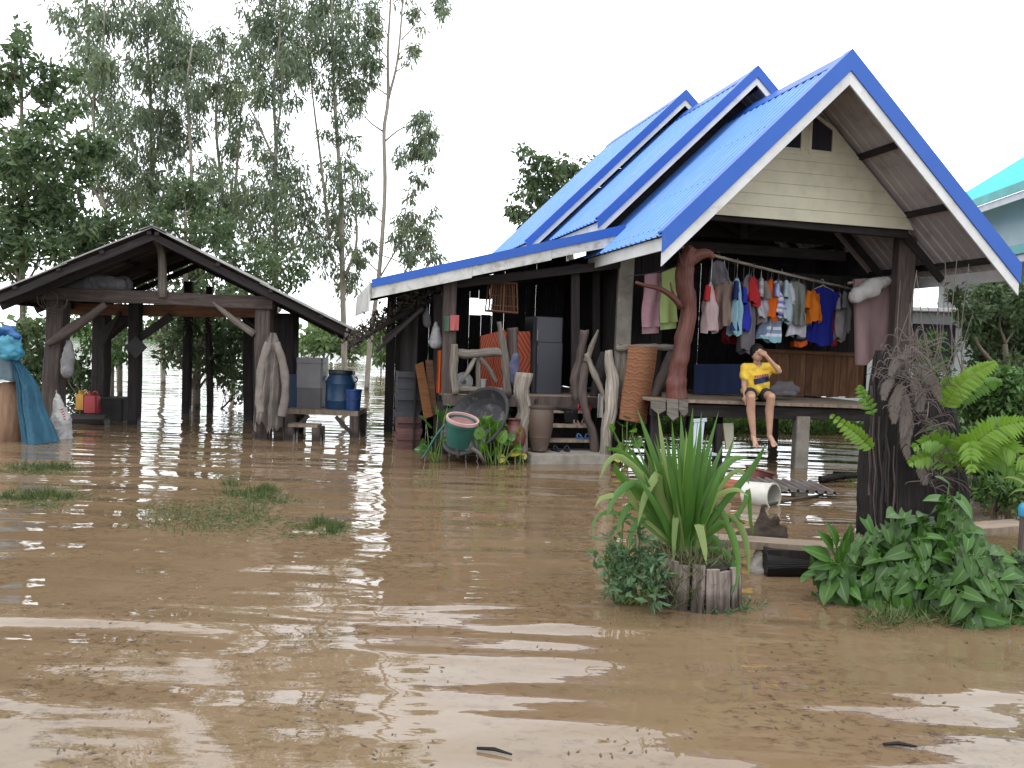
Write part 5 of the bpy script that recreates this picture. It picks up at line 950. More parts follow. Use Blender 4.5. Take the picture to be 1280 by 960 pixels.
# broad-leaved plants built leaf by leaf
M['hyac'] = leafmat('fresh_round_leaf', (.07, .20, .018), (.14, .30, .03), None, trans=.35, rough=.35, attr=False, uvvein=True); M['hyacy'] = leafmat('yellowing_leaf', (.42, .36, .04), (.5, .42, .10), None, trans=.3, attr=False, uvvein=True)
M['taro'] = leafmat('taro_leaf', (.035, .115, .02), (.075, .19, .035), None, trans=.3, rough=.35, attr=False, uvvein=True); M['stalk'] = mat('green_stalk', (.10, .19, .03), (.14, .22, .05), 5, .5, .05)
def leafmesh(name, outline, cup=.12, nlen=6):
    """leaf of unit length along +Y, half-width given along its length, folded on the midrib"""
    ys = np.linspace(0, 1, nlen+1); hw = np.interp(ys, [o[0] for o in outline], [o[1] for o in outline]); bk = np.interp(ys, [o[0] for o in outline], [o[2] if len(o) > 2 else 0 for o in outline]); v = []; f = []; uv = []
    for i, y in enumerate(ys):
        for k, x in enumerate((-1, -.55, 0, .55, 1)):
            v.append((x*hw[i], y-abs(x)**1.5*bk[i], abs(x)**1.3*hw[i]*cup*2-.28*y*y)); uv.append((y, .5+x*.5))
    for i in range(nlen):
        for k in range(4): a = i*5+k; f.append((a, a+1, a+6, a+5))
    me = bpy.data.meshes.new(name); me.from_pydata(v, [], f); ul = me.uv_layers.new(name='UVMap')
    ul.data.foreach_set('uv', [c for p_ in me.polygons for vi in p_.vertices for c in uv[vi]]); me.polygons.foreach_set('use_smooth', [True]*len(me.polygons)); return me
ROUND = leafmesh('round_leaf', [(0, .10, 0), (.12, .36, .10), (.4, .47, 0), (.7, .36, 0), (.9, .16, 0), (1, .01, 0)]); ARROW = leafmesh('arrow_leaf', [(0, .30, .34), (.12, .36, .26), (.3, .34, .10), (.6, .26, 0), (.85, .11, 0), (1, .005, 0)], .10, 7)
ELL = leafmesh('elliptic_leaf', [(0, .03), (.2, .15), (.45, .2), (.75, .13), (.92, .05), (1, .004)], .2)
def put_leaf(me, mt, parent, p, d, up, L, name='leaf', wf=1.):
    """place a shared leaf mesh at p, pointing along d"""
    key = me.name+mt.name
    if key not in LEAFC: c_ = me.copy(); c_.materials.clear(); c_.materials.append(mt); LEAFC[key] = c_
    o = bpy.data.objects.new(name, LEAFC[key]); COL.objects.link(o); o.parent = parent; OFF[o.name] = OFF[parent.name]
    y = nrm(d); x = np.cross(y, up); x = nrm(x) if np.linalg.norm(x) > 1e-3 else V(1, 0, 0); z = np.cross(x, y); q = np.array(p)-OFF[parent.name]
    o.matrix_local = Matrix([[x[0]*L*wf, y[0]*L, z[0]*L, q[0]], [x[1]*L*wf, y[1]*L, z[1]*L, q[1]], [x[2]*L*wf, y[2]*L, z[2]*L, q[2]], [0, 0, 0, 1]]); return o
LEAFC = {}
def stalky(name, label, u, v, b, specs, me, mt, cat='plant', sr=.010):
    """leaves on stalks rising from one root: specs = (leaf u, v, length px, lean)"""
    root = H(u, v, b); root[2] = -.03; t = thing(name, label, cat, root)
    for s in specs:
        lu, lv, L = s[:3]; m_ = s[3] if len(s) > 3 else mt; bb = b+random.uniform(-.12, .12); tip = H(lu, lv, bb); r0 = root+E1*random.uniform(-.06, .06)+(tip-root)*V(.45, .45, 0)*random.uniform(.3, .9)
        k = MB(); k.tube(curve([r0, r0*.4+tip*.6+V(0, 0, .05), tip], 8), lerpr([sr, sr*.6], 9), 5); k.build('stalk', M['stalk'], t, smooth=True)
        out = nrm(E1*((tip-root)@E1)*1.2+E2*random.uniform(-.9, .1)+EZ*random.uniform(-.1, .7)); put_leaf(me, m_, t, tip-out*L*.006, out, nrm(EZ*.55-E2*.8+rng.normal(size=3)*.25), L/88.)
    return t
stalky('water_plant', 'bright green round leaved water plant in front of the black tub', 618, 575, 1.55, [(607, 548, 17), (598, 540, 16), (612, 530, 17), (622, 535, 18), (628, 545, 16), (604, 560, 14), (636, 552, 14), (594, 552, 14), (616, 545, 18), (625, 558, 14), (640, 545, 12), (610, 520, 15), (632, 530, 13), (620, 565, 13), (646, 560, 12), (600, 528, 14)], ROUND, M['hyac'])
stalky('water_plant', 'small round leaved plant at the foot of the bleached stump', 652, 574, 1.6, [(650, 541, 15), (647, 558, 12), (643, 566, 14, M['hyacy']), (626, 572, 12, M['hyacy']), (655, 570, 10, M['hyacy'])], ROUND, M['hyac'])
stalky('taro_plant', 'broad dark green leafed plant left of the green basket', 545, 572, 1.75, [(532, 525, 22), (548, 512, 20), (540, 545, 18), (556, 520, 18), (530, 555, 16), (552, 548, 16), (538, 560, 16), (560, 505, 16), (546, 560, 14), (524, 562, 12)], ROUND, M['taro'])
stalky('taro_plant', 'broad leafed plant with bright leaves between driftwood stake and striped mat', 782, 582, 1.55, [(778, 530, 17), (790, 538, 16), (770, 545, 16), (784, 522, 14), (776, 560, 14), (798, 552, 15), (765, 535, 13), (795, 530, 13), (788, 565, 13), (770, 572, 13, M['hyacy']), (762, 560, 11)], ROUND, M['hyac'])
# rolled mat, towels, railing at the red trunk
M['rattan'] = stripes('striped_rattan', [(0, (.17, .076, .04)), (.3, (.13, .055, .028)), (.55, (.19, .092, .05)), (.8, (.10, .042, .022)), (1, (.17, .076, .04))], 11, 1, .75, 1.6)
P4 = [(786, 432), (822, 434), (808, 530), (775, 524)]
def rm(s, t):
    a, b2, c_, d2 = [H(u, v, 1.62) for u, v in P4]; p = (a*(1-s)+b2*s)*(1-t)+(d2*(1-s)+c_*s)*t; return p-E2*(.10*math.sin(math.pi*min(1, s*1.02))+.02*math.sin(t*6))
cloth(rm, 16, 20, 'rattan_mat', 'rattan', 'orange brown striped mat hung over the railing beside the red trunk', 'mat', H(800, 432, 1.62), E2*.03)
rl2 = ht('pole_railing', 'rough railing poles between striped mat and red trunk', 'railing', 820, 470, 1.7); stick('top_pole', [H(770, 436, 1.75), H(805, 434, 1.72), H(842, 435, 1.7)], [.04, .045, .05], 'grey', rl2, 8); stick('brace', [H(840, 440, 1.68), H(830, 465, 1.68), H(816, 498, 1.68)], [.075, .085, .07], 'post', rl2, 9, .15); stick('brace', [H(822, 500, 1.75), H(835, 465, 1.75)], [.04, .04], 'dark', rl2)
m = MB(); m.beam(H(776, 495, 1.8), H(778, 430, 1.8), .16, .03); m.build('slat', M['grey'], rl2)
M['pinkt'] = mat('pink_towel', (.50, .30, .34), (.42, .23, .27), 4, .95, .3, stretch=(1, 1, 2), dirt=((.45, .12, .16), 3, .55, .4)); M['limet'] = mat('lime_towel', (.42, .52, .20), (.35, .45, .16), 4, .95, .3)
def towel(name, m_, label, P, b, extra):
    def fn(s, t): a, b2, c_, d2 = [H(u, v, b) for u, v in P]; p = (a*(1-s)+b2*s)*(1-t)+(d2*(1-s)+c_*s)*t; return p+E2*(.02*math.sin(s*8+t*2)*(.4+t))+E1*.012*math.sin(t*7)
    k = MB(); k.grid(fn, 12, 16, E2*.012); (a, b2, c_, d2) = P
    def fn2(s, t): A, B2, C_, D2 = [H(u, v, b+.06) for u, v in P]; p = (A*(1-s)+B2*s)*(1-t)+(D2*(1-s)+C_*s)*t; return p+E2*.015*math.sin(s*7)+V(0, 0, -extra*t)
    k.grid(fn2, 12, 12, E2*.012); return autosmooth(tag(k.build(name, M[m_], None, loc=H(*P[0], b)), label, 'towel'), 60)
towel('towel', 'pinkt', 'faded pink towel hanging left of the red trunk', [(806, 343), (827, 341), (824, 408), (803, 409)], 2.2, .10); towel('towel', 'limet', 'lime green towel hanging against the red trunk', [(827, 341), (848, 332), (846, 402), (826, 404)], 2.1, .10)
m = MB(); m.tube(curve([H(783, 345, 2.2), H(806, 343, 2.2), H(830, 338, 2.15), H(852, 331, 2.0)], 8), .006, 5); solo(m, 'clothes_line', 'wire', 'thin line carrying the pink and green towels', 'line', H(806, 343, 2.2))
# things in the water under and before the platform
M['chairw'] = mat('pale_blue_plastic', (.55, .62, .68), (.48, .55, .61), 4, .45, .05); t = thing('plastic_chair', 'pale bluish plastic chair half hidden behind the strap leaved plant', 'chair', H(870, 580, 1.0)); b_ = 1.0
for i, (u0, u1) in enumerate(((864.5, 868), (869, 872.5), (873.5, 877))): m = MB(); m.prism([H(u0+4, 526, b_), H(u1+4, 526, b_), H(u1, 562, b_-.12), H(u0, 562, b_-.12)], E2*.02); m.build('back_slat', M['chairw'], t)
m = MB(); m.beam(H(867, 526, b_), H(883, 525, b_), .03, .05); m.build('back_rail', M['chairw'], t); m = MB(); m.box(H(873, 566, .8), E1*.36, E2*.36, EZ*.03, .01); m.build('seat', M['chairw'], t)
for du, db in ((863, .65), (883, .65), (866, 1.0), (884, 1.0)): m = MB(); q = H(du, 570, db); m.beam(q, V(q[0], q[1], -.3), .035, .035); m.build('leg', M['chairw'], t)
m = MB(); m.prism([H(904, 529, 1.5), H(917, 529, 1.5), H(917, 560, 1.5), H(908, 562, 1.5)], E2*.03); solo(m, 'plank_offcut', 'cream', 'cream board offcut standing under the platform', 'board', H(910, 560, 1.5))
m = MB(); m.beam(H(900, 592, 1.2)-EZ*.3, H(899, 530, 1.2), .085, .085, jit=.01); solo(m, 'stake', 'dark', 'dark wooden stake under the platform beside the cream board', 'stake', H(900, 590, 1.2))
M['orlog'] = mat('orange_peeled_log', (.34, .11, .055), (.22, .06, .035), 4, .8, .4)
for i, (u0, v0, u1, v1, z, lb) in enumerate(((884, 601, 940, 604, .06, 'upper orange brown log floating under the platform edge'), (880, 606, 930, 608, .02, 'lower orange brown log floating in front of the other'))):
    a = G(u0, v0+4, z); c = G(u1, v1+4, z); m = MB(); m.tube(curve([a, (a+c)/2+V(0, .05, .01), c], 8), lerpr([.05, .06, .05], 9), 9, .1); solo(m, 'floating_log', 'orlog', lb, 'log', (a+c)/2, smooth=True)
c = G(943, 606, 0); t = thing('red_tub', 'red clay tub broken and standing in the floating debris', 'tub', c); m = MB(); m.lathe(c-EZ*.08, [(.001, 0), (.13, 0), (.17, .26), (.19, .27), (.18, .29), (.15, .28), (.11, .05), (.001, .05)], 20, nrm(EZ+E1*.25)); autosmooth(m.build('body', M['clay'], t), 40)
# corrugated offcut
cs = [G(958, 612, .16), G(1030, 613, .12)]; m = MB(); corrugated(m, G(955, 613, .06)+EZ*.0, nrm(G(1028, 617, 0)-G(955, 613, 0)), nrm(E2+EZ*.10), .85, .5, .10, .035, .01); o = m.build('roof_sheet', [M['rust'], M['fibrounder']], None, loc=cs[0]); tag(o, 'grey corrugated roof sheet lying in the flood under the platform', 'roof sheet')
M['pipew'] = mat('white_pvc', (.62, .60, .55), (.52, .50, .45), 3, .5, .1, dirt=((.25, .22, .17), 4, .55, .6)); c = G(931, 626, 0); e = G(982, 626, 0); ax = nrm(V(.66, -.74, .05)); m = MB(); L = .33; m.lathe(c+EZ*.085+ax*.02, [(.001, .0), (.125, 0), (.132, .02), (.138, L-.03), (.147, L-.03), (.147, L), (.130, L), (.122, .03), (.001, .03)], 26, ax); autosmooth(solo(m, 'bucket', 'pipew', 'white plastic bucket lying on its side in the water with a dark mouth', 'bucket', c), 40)
a = G(956, 634, 0); c = G(1028, 621, 0); m = MB(); m.tube(curve([a+EZ*.02, (a+c)/2+EZ*.03, c+EZ*.02], 8), .016, 7, .05); solo(m, 'bamboo_stick', 'bleach', 'pale bamboo stick floating beside the white bucket', 'stick', (a+c)/2, smooth=True)
for i in range(3):
    a = G(1026+8*i, 600-3*i, .04); m = MB(); m.tube([a, a+V(.35, .15-.2*i, .05)], [.05, .035], 8, .2); solo(m, 'driftwood', 'black', ('longest', 'middle', 'rear')[i]+' black driftwood piece floating left of the big stump', 'driftwood', a, smooth=True)
stalky('water_plant', 'pale green floating weed left of the big black stump', 1062, 602, .2, [(1050, 596, 12), (1060, 590, 13), (1070, 592, 14), (1078, 588, 12), (1066, 598, 10), (1074, 598, 10)], ELL, M['hyac'], sr=.006)
# ================================================================ clothes rail on the platform
R0, R1 = H(842, 306, 1.33), H(1068, 362, 2.75)
t = thing('clothes_pole', 'long pole carrying the row of clothes above the platform', 'pole', R0); m = MB(); m.tube(curve([R0, R0*.5+R1*.5-EZ*.02, R1], 12), .022, 8, .03); m.build('pole', M['bleach'], t, smooth=True)
m = MB(); m.tube(curve([H(848, 312, 1.3), H(853, 330, 1.2), H(862, 332, 1.2), H(867, 322, 1.25), H(860, 314, 1.28)], 14), .006, 5); m.build('lashing', M['wire'], t, smooth=True)
def fabric(name, c, k=.75, sc=9): return mat(name, c, tuple(x*k for x in c), sc, .92, .35, bdist=.012, spec=.1, var=0, stretch=(1, 1, .45))
HANG = M['wire']; HANGW = mat('white_hanger', (.6, .6, .6), None, 4, .5, 0)
def garment(kind, label, u0, u1, v0, v1, mt, flip=1, sl=.2, trim=None, hw=False, db=0., cat=None, w_=None):
    u0 -= 2.5; u1 += 2.5; v0 -= 3; v1 += 3; sl = max(sl, .28)
    """a garment on a hanger; its true width is fixed, it is turned until it spans u0..u1"""
    uc = (u0+u1)/2; s = (uc-842)/226; b = 1.33+(2.75-1.33)*s+db; ppm = 1018/np.linalg.norm(H(uc, v0, b)-CAM); wpx = (u1-u0)/ppm
    W0 = w_ or {'shirt': .44, 'trousers': .36, 'vest': .36, 'shorts': .34, 'child_shirt': .30}[kind]; sleeved = kind in ('shirt', 'child_shirt')
    full = W0*(1.28 if sleeved else 1.03); W0 = min(W0*1.3, max(W0, wpx/(1.28 if sleeved else 1.03)*1.02)); full = W0*(1.28 if sleeved else 1.03)
    ang = math.acos(min(1, wpx/full))*flip; x = math.cos(ang)*E1+math.sin(ang)*E2; y = np.cross(EZ, x)
    top = H(uc, v0, b); h = top[2]-H(uc, v1, b)[2]; t = thing(kind if kind != 'child_shirt' else 'shirt', label, cat or {'vest': 'top'}.get(kind, 'shirt' if 'shirt' in kind else kind), top, 'clothes hung along the pole')
    ph = random.random()*6; n = 40; R = []
    pr_ = {'trousers': [(0, .5), (.06, 1), (1, .92)], 'shorts': [(0, .6), (.1, 1), (1, 1.12)]}.get(kind, [(0, .30), (.035, .62), (.10, .93), (.22, .92), (.6, .93), (1, 1.0)])
    for tt in np.linspace(0, 1, 22):
        hw_ = W0/2*np.interp(tt, [p[0] for p in pr_], [p[1] for p in pr_]); th = .018+.05*min(1, tt*2); ring = []
        for k in range(n):
            a = 2*math.pi*k/n; c, sn = math.cos(a), math.sin(a); fold = (.040*math.sin(c*6+ph+tt*1.5)+.026*math.sin(c*13+2*ph-tt*3)+.012*math.sin(c*27+tt*9+ph))*min(1, tt*1.8)
            ring.append(top-EZ*(tt*h+(.035*math.sin(c*3+ph)+.015*math.sin(c*9+ph))*tt)+x*(hw_*c*(1+.06*math.sin(tt*7+ph))+.02*math.sin(tt*4+ph)*tt)+y*(th*sn+fold))
        R.append(ring)
    m = MB(); m.rings(R, cap=False); body = m.build('body', mt, t, smooth=True)
    # normalised UV so woven bands follow the height
    ul = body.data.uv_layers[0]; L = sum(1 for _ in ul.data); vz = np.array([v.co.z for v in body.data.vertices]); z0, z1 = vz.max(), vz.min(); li = np.zeros(L, int); body.data.loops.foreach_get('vertex_index', li)
    vx = np.array([(v.co.x*x[0]+v.co.y*x[1]) for v in body.data.vertices]); uvv = np.stack([(vx[li]/W0+.5), (z0-vz[li])/(z0-z1)], 1); ul.data.foreach_set('uv', uvv.ravel())
    if sleeved:
        for k in (-1, 1):
            p0 = top-EZ*.10*h*1.0+x*k*W0*.42; p1 = p0+x*k*W0*.17-EZ*h*sl; m = MB(); m.tube(curve([p0+EZ*.01, p0*.5+p1*.5+x*k*.015, p1], 6), lerpr([.075, .085, .09], 7), 10, .05, flat=.5, flatdir=x, cap=False); m.build('sleeve', trim or mt, t, smooth=True)
    if trim is not None and not sleeved:
        m = MB(); m.rings([[p+(p-np.mean(r, 0))*.03 for p in r] for r in R[-3:]], cap=False); m.build('hem', trim, t, smooth=True)
    rail = R0+(R1-R0)*s; hz = max(top[2]+.10, rail[2]); m = MB(); c0 = top+EZ*.02
    m.tube(curve([c0+EZ*.0, c0+EZ*.05, V(c0[0], c0[1], hz)+x*.012, V(c0[0], c0[1], hz+.03)-x*.012, V(c0[0], c0[1], hz+.01)-x*.035], 10), .005, 5); m.tube([c0-x*W0*.40-EZ*.075, c0+EZ*.01, c0+x*W0*.40-EZ*.075], .009, 6); m.build('hanger', HANGW if hw else HANG, t)
    return t
F = dict(
 tan=fabric('tan_cotton', (.27, .19, .16)), pinkw=fabric('pink_white_cotton', (.52, .38, .38)), navy=fabric('navy_cotton', (.02, .035, .13)), royal=fabric('royal_blue', (.03, .04, .36)), blue2=fabric('strong_blue', (.022, .03, .27)),
 dgrey=fabric('dark_grey_cotton', (.15, .135, .15)), grey=fabric('grey_cotton', (.27, .26, .27)), olive=fabric('grey_green_cotton', (.22, .23, .20)), red=fabric('red_cotton', (.42, .03, .035)), orange=fabric('orange_jersey', (.66, .12, .015)), orange2=fabric('bright_orange_jersey', (.75, .20, .02)),
 lblue=fabric('pale_blue_cotton', (.42, .52, .58)), white=fabric('white_cotton', (.60, .58, .64)), black=fabric('black_navy', (.022, .022, .04)), dred=fabric('dark_red', (.14, .012, .02)), teal=fabric('teal_white', (.30, .50, .58)), gtee=fabric('light_grey_tee', (.40, .37, .37)))
F['stripe'] = stripes('striped_white_blue', [(0, (.55, .53, .62)), (.55, (.55, .53, .62)), (.56, (.18, .22, .30)), (.66, (.50, .50, .58)), (.72, (.18, .24, .32)), (.80, (.50, .5, .58)), (.86, (.2, .34, .40)), (1, (.25, .40, .46))], 1., 1)
F['check'] = stripes('blue_patterned', [(0, (.12, .14, .38)), (.2, (.42, .45, .5)), (.4, (.10, .12, .40)), (.55, (.5, .42, .2)), (.7, (.30, .36, .48)), (.85, (.1, .1, .3))], 3., 1, .9, .6)
F['stripev'] = stripes('thin_stripe_grey', [(0, (.20, .185, .20)), (.5, (.29, .27, .29))], 9., 0)
garment('vest', 'small faded grey top with red print hung highest at the left of the row', 889, 908, 329, 352, F['dgrey'], db=.05, w_=.24)
garment('child_shirt', 'small pinkish white shirt hung leftmost in the row', 880, 897, 358, 410, F['pinkw'], 1, .25, F['red'], hw=True, db=-.06)
garment('shorts', 'tan brown top hung beside the small pinkish shirt', 894, 913, 354, 405, F['tan'], -1, hw=True, db=.03)
garment('vest', 'dark red top hanging low behind the navy shirt', 904, 926, 400, 424, F['dred'], db=.45)
garment('shirt', 'navy shirt with pale front hung fourth from the left', 912, 930, 352, 413, F['navy'], 1, .3, hw=True, db=-.03)
garment('vest', 'narrow white and turquoise striped top in front of the navy shirt', 916, 926, 351, 414, F['teal'], 1, db=-.12, w_=.20)
garment('shirt', 'royal blue shirt hung right of the navy shirt', 922, 936, 361, 413, F['royal'], 1, .3, db=.05)
garment('trousers', 'long dark grey trousers hanging lowest above the woman', 928, 945, 347, 437, F['dgrey'], 1, db=-.02)
garment('vest', 'narrow red top between the grey trousers and the striped grey shirt', 938, 946, 349, 378, F['red'], 1, db=-.12, w_=.22)
garment('shirt', 'grey thinly striped shirt hung left of the orange shirt', 943, 960, 350, 397, F['stripev'], 1, .4, db=0.02, hw=True)
garment('shirt', 'white and blue banded tee hung directly above the woman', 945, 984, 372, 423, F['stripe'], 1, .2, db=.12)
garment('vest', 'bright red orange top hung above the white and blue banded tee', 957, 971, 352, 396, F['orange'], 1, db=-.05)
garment('child_shirt', 'blue patterned shirt beside the bright red orange top', 966, 979, 357, 392, F['check'], 1, .35, db=-.08)
garment('shirt', 'pale blue shirt right of the blue patterned one', 974, 990, 353, 400, F['lblue'], 1, .35, db=.0)
garment('vest', 'grey green top with a pointed hem between pale blue shirt and white tee', 983, 1002, 355, 402, F['olive'], -1, db=-.04)
garment('shirt', 'white tee with a dark hem line hung right of the grey green top', 984, 1012, 362, 417, F['white'], 1, .28, hw=True, db=.05)
garment('vest', 'black navy top with orange red hem behind the white tee', 992, 1014, 366, 429, F['black'], 1, trim=F['orange'], db=.22)
garment('child_shirt', 'bright orange shirt hung left of the big blue shirt', 1007, 1026, 366, 398, F['orange2'], 1, .5, db=-.04)
garment('shirt', 'big strong blue shirt with red side near the right end of the row', 1011, 1046, 362, 427, F['blue2'], -1, .28, hw=True, db=-.02, trim=F['blue2'])
garment('vest', 'narrow red and white top against the right side of the big blue shirt', 1036, 1046, 368, 427, F['red'], 1, db=.03, w_=.2)
garment('shirt', 'light grey tee hung rightmost but one in the row', 1040, 1058, 368, 422, F['gtee'], 1, .3, db=.0)
garment('shirt', 'grey shirt hung rightmost in the row beside the rolled bedding', 1047, 1064, 367, 412, F['grey'], 1, .35, db=-.06)
garment('vest', 'dull purple top filling the gap right of the tan brown one', 903, 916, 356, 402, fabric('dull_purple', (.16, .10, .19)), 1, db=.10)
garment('shirt', 'brownish grey shirt behind the royal blue one', 930, 948, 352, 404, fabric('brown_grey', (.22, .18, .17)), -1, .35, db=.14)
garment('child_shirt', 'small white shirt behind the blue patterned one', 962, 984, 354, 398, F['white'], -1, .4, db=.10)
garment('vest', 'dark slate top between the grey green top and the orange shirt', 998, 1013, 358, 404, fabric('slate', (.10, .11, .14)), 1, db=.08)
garment('shorts', 'pale denim shorts hung behind the grey thinly striped shirt', 950, 966, 380, 416, fabric('denim', (.20, .27, .38)), 1, db=.16)
for u, v in ((905, 345), (914, 343), (950, 352)):
    pass
# bedding hung at the right corner post
M['bedw'] = mat('grey_white_bedding', (.46, .43, .41), (.38, .35, .34), 5, .95, .35, bdist=.03); M['bedp'] = mat('dusty_pink_blanket', (.30, .195, .19), (.22, .14, .14), 3, .95, .35, bdist=.03, stretch=(2, 2, .6))
def bl(s, t): A = [H(u, v, 1.75) for u, v in ((1068, 349), (1119, 346), (1115, 443), (1069, 456))]; p = (A[0]*(1-s)+A[1]*s)*(1-t)+(A[3]*(1-s)+A[2]*s)*t; return p-E2*(.07*math.sin(s*8+.6)*(.3+t*.8)+.06*math.sin(3.14*s))-EZ*.03*math.sin(s*7)*t
cloth(bl, 28, 24, 'blanket', 'bedp', 'dusty pink blanket hanging beside the grey corner post', 'blanket', H(1093, 347, 1.75), E2*.05)
p = H(1072, 378, 1.55); lumpy('rolled_quilt', [(H(1070, 371, 1.52), H(1090, 357, 1.55), .11, .12), (H(1090, 357, 1.55), H(1108, 352, 1.65), .12, .08), (H(1072, 366, 1.50), H(1092, 363, 1.52), .10, .11)], .022, 'bedw', 'grey white rolled quilt lying over the top of the pink blanket', 'quilt', p, 5)
m = MB(); m.tube([H(1060, 354, 1.8), H(1128, 347, 1.75)], .02, 7); solo(m, 'bedding_pole', 'bleach', 'short pole carrying the pink blanket beside the corner post', 'pole', H(1090, 350, 1.78))
# blue cloth screen low behind the red trunk, folded bedding behind the woman
hang('cloth_screen', mat('dark_blue_cloth', (.010, .022, .075), (.007, .014, .05), 3, .9, .3), 'dark blue cloth stretched low behind the red trunk', 'cloth', 868, 935, 455, 492, 2.6, 5, .03)
M['fold'] = mat('grey_bedding', (.17, .15, .16), (.10, .09, .10), 7, .95, .5, bdist=.03); p = H(980, 486, 1.9); lumpy('folded_bedding', [(H(966, 488, 1.9), H(994, 488, 2.0), .09, .08), (H(972, 482, 1.95), H(988, 482, 2.0), .07, .07), (H(968, 492, 1.8), H(992, 492, 1.8), .05, .05)], .022, 'fold', 'crumpled grey bedding on the platform behind the woman', 'bedding', p, 3)
# ================================================================ the woman on the platform edge
M['skin'] = mat('skin', (.62, .36, .25), (.52, .295, .20), 9, .55, .05, var=0); M['hair'] = mat('black_hair', (.010, .009, .010), (.02, .018, .018), 30, .6, .4, stretch=(1, 1, .3), var=0, spec=.15)
M['yellow'] = mat('yellow_tshirt', (1.0, .68, .085), (.9, .58, .06), 6, .9, .35, bdist=.015, var=0); M['shorts'] = mat('black_shorts', (.016, .016, .022), (.03, .03, .035), 8, .9, .3, var=0)
ZP = .935-.012*-.3
def B(u, v, b): return H(u, v, b)
hipL, hipR = W(-.50, 1.38, ZP+.115), W(-.30, 1.38, ZP+.115)          # image left, image right
hL = HL(930, 486, 1.38); hipC = W(HL(946, 487, 1.36)[0], 1.38, ZP+.115); hipL = hipC-E1*.10; hipR = hipC+E1*.10
kneeL, kneeR = H(939, 496, .98), H(964, 496, .97); ankL, ankR = H(942, 545, 1.02), H(962, 544, 1.03)
neck = H(946, 455, 1.30); headc = H(946.5, 441, 1.22); shL, shR = H(931, 459, 1.31), H(965, 458, 1.27)
elL, haL = H(930, 481, 1.30), H(931, 499, 1.17); elR, haR = H(974, 464, 1.08), H(957, 444, 1.02)
chest = neck*.55+hipC*.45-E2*.02; belly = neck*.2+hipC*.8-E2*.03
wom = thing('person', 'woman in yellow tee and dark shorts sitting on the platform edge, hand over her face', 'person', hipC*V(1, 1, 0)+EZ*ZP)
caps = [(hipL, hipR, .105, .105), (hipC, belly, .115, .105), (belly, chest, .105, .115), (chest, neck-EZ*.05, .115, .07), (shL, shR, .05, .05), (neck-EZ*.04, headc-EZ*.04, .05, .045),
        (hipL, kneeL, .085, .058), (hipR, kneeR, .085, .058), (kneeL, kneeL*.66+ankL*.34+E2*.035, .057, .060), (kneeL*.66+ankL*.34+E2*.035, ankL, .060, .034), (kneeR, kneeR*.66+ankR*.34+E2*.035, .057, .060), (kneeR*.66+ankR*.34+E2*.035, ankR, .060, .034),
        (shL, elL, .048, .038), (elL, haL+EZ*.04, .037, .025), (shR, elR, .048, .038), (elR, haR, .037, .025)]
ells = [(headc, E1*.079, E2*.094, EZ*.112), (headc-EZ*.058-E2*.035, E1*.056, E2*.056, EZ*.058)]
# feet, toes pointing down and forward
for a_, sd in ((ankL, -1), (ankR, 1)):
    ft = nrm(-E2*.62-EZ*.72+E1*.10*sd); s_ = nrm(np.cross(ft, E2+EZ*.3)); ball = a_+ft*.135; caps += [(a_+E2*.012, ball, .036, .034)]
    for k in range(5): o_ = s_*(k-2)*.0165*1.05; caps.append((ball+o_*.9, ball+o_+ft*(.052-.006*abs(k-1)), .013, .011))
# hand gripping the plank edge (image left)
pd = nrm(-E2*.75-EZ*.25); px_ = E1; palm = haL+pd*.03-EZ*.0; caps += [(haL+EZ*.04, haL, .026, .028), (haL-px_*.018, palm-px_*.024+pd*.02, .022, .019), (haL+px_*.018, palm+px_*.024+pd*.02, .022, .019), (haL, palm+pd*.02, .022, .02)]
for k in range(4):
    b0 = palm+px_*(k-1.5)*.0195+pd*.025; b1 = b0+pd*(.024-.003*abs(k-1))-EZ*.008; b2 = b1-EZ*.026+pd*.004; b3 = b2-EZ*.018+E2*.010; caps += [(b0, b1, .0095, .009), (b1, b2, .009, .0085), (b2, b3, .0085, .0075)]
caps += [(haL+px_*.02, haL+px_*.045+pd*.025, .012, .010), (haL+px_*.045+pd*.025, haL+px_*.05+pd*.05-EZ*.01, .010, .008)]
# raised hand, palm against nose and cheek (image right)
fd = nrm(headc+EZ*.035-E2*.085-E1*.02-haR); hs = nrm(np.cross(fd, E2)); p0 = haR; p1 = haR+fd*.05
caps += [(p0, p1+hs*.02, .025, .02), (p0, p1-hs*.022, .025, .019), (p0, p1, .024, .02)]
for k in range(4):
    b0 = p1+hs*(1.5-k)*.0195; f1 = nrm(fd+hs*(1.5-k)*.06-E2*.10); b1 = b0+f1*(.040-.003*abs(k-1)); f2 = nrm(fd+E2*.40); b2 = b1+f2*.026; f3 = nrm(fd*.6+E2*.8); b3 = b2+f3*.017; caps += [(b0, b1, .0098, .009), (b1, b2, .009, .0082), (b2, b3, .0082, .007)]
th0 = p0+fd*.015-hs*.022-E1*.005; caps += [(th0, th0-hs*.022+fd*.022, .013, .0105), (th0-hs*.022+fd*.022, th0-hs*.028+fd*.05+E2*.008, .0105, .0085)]
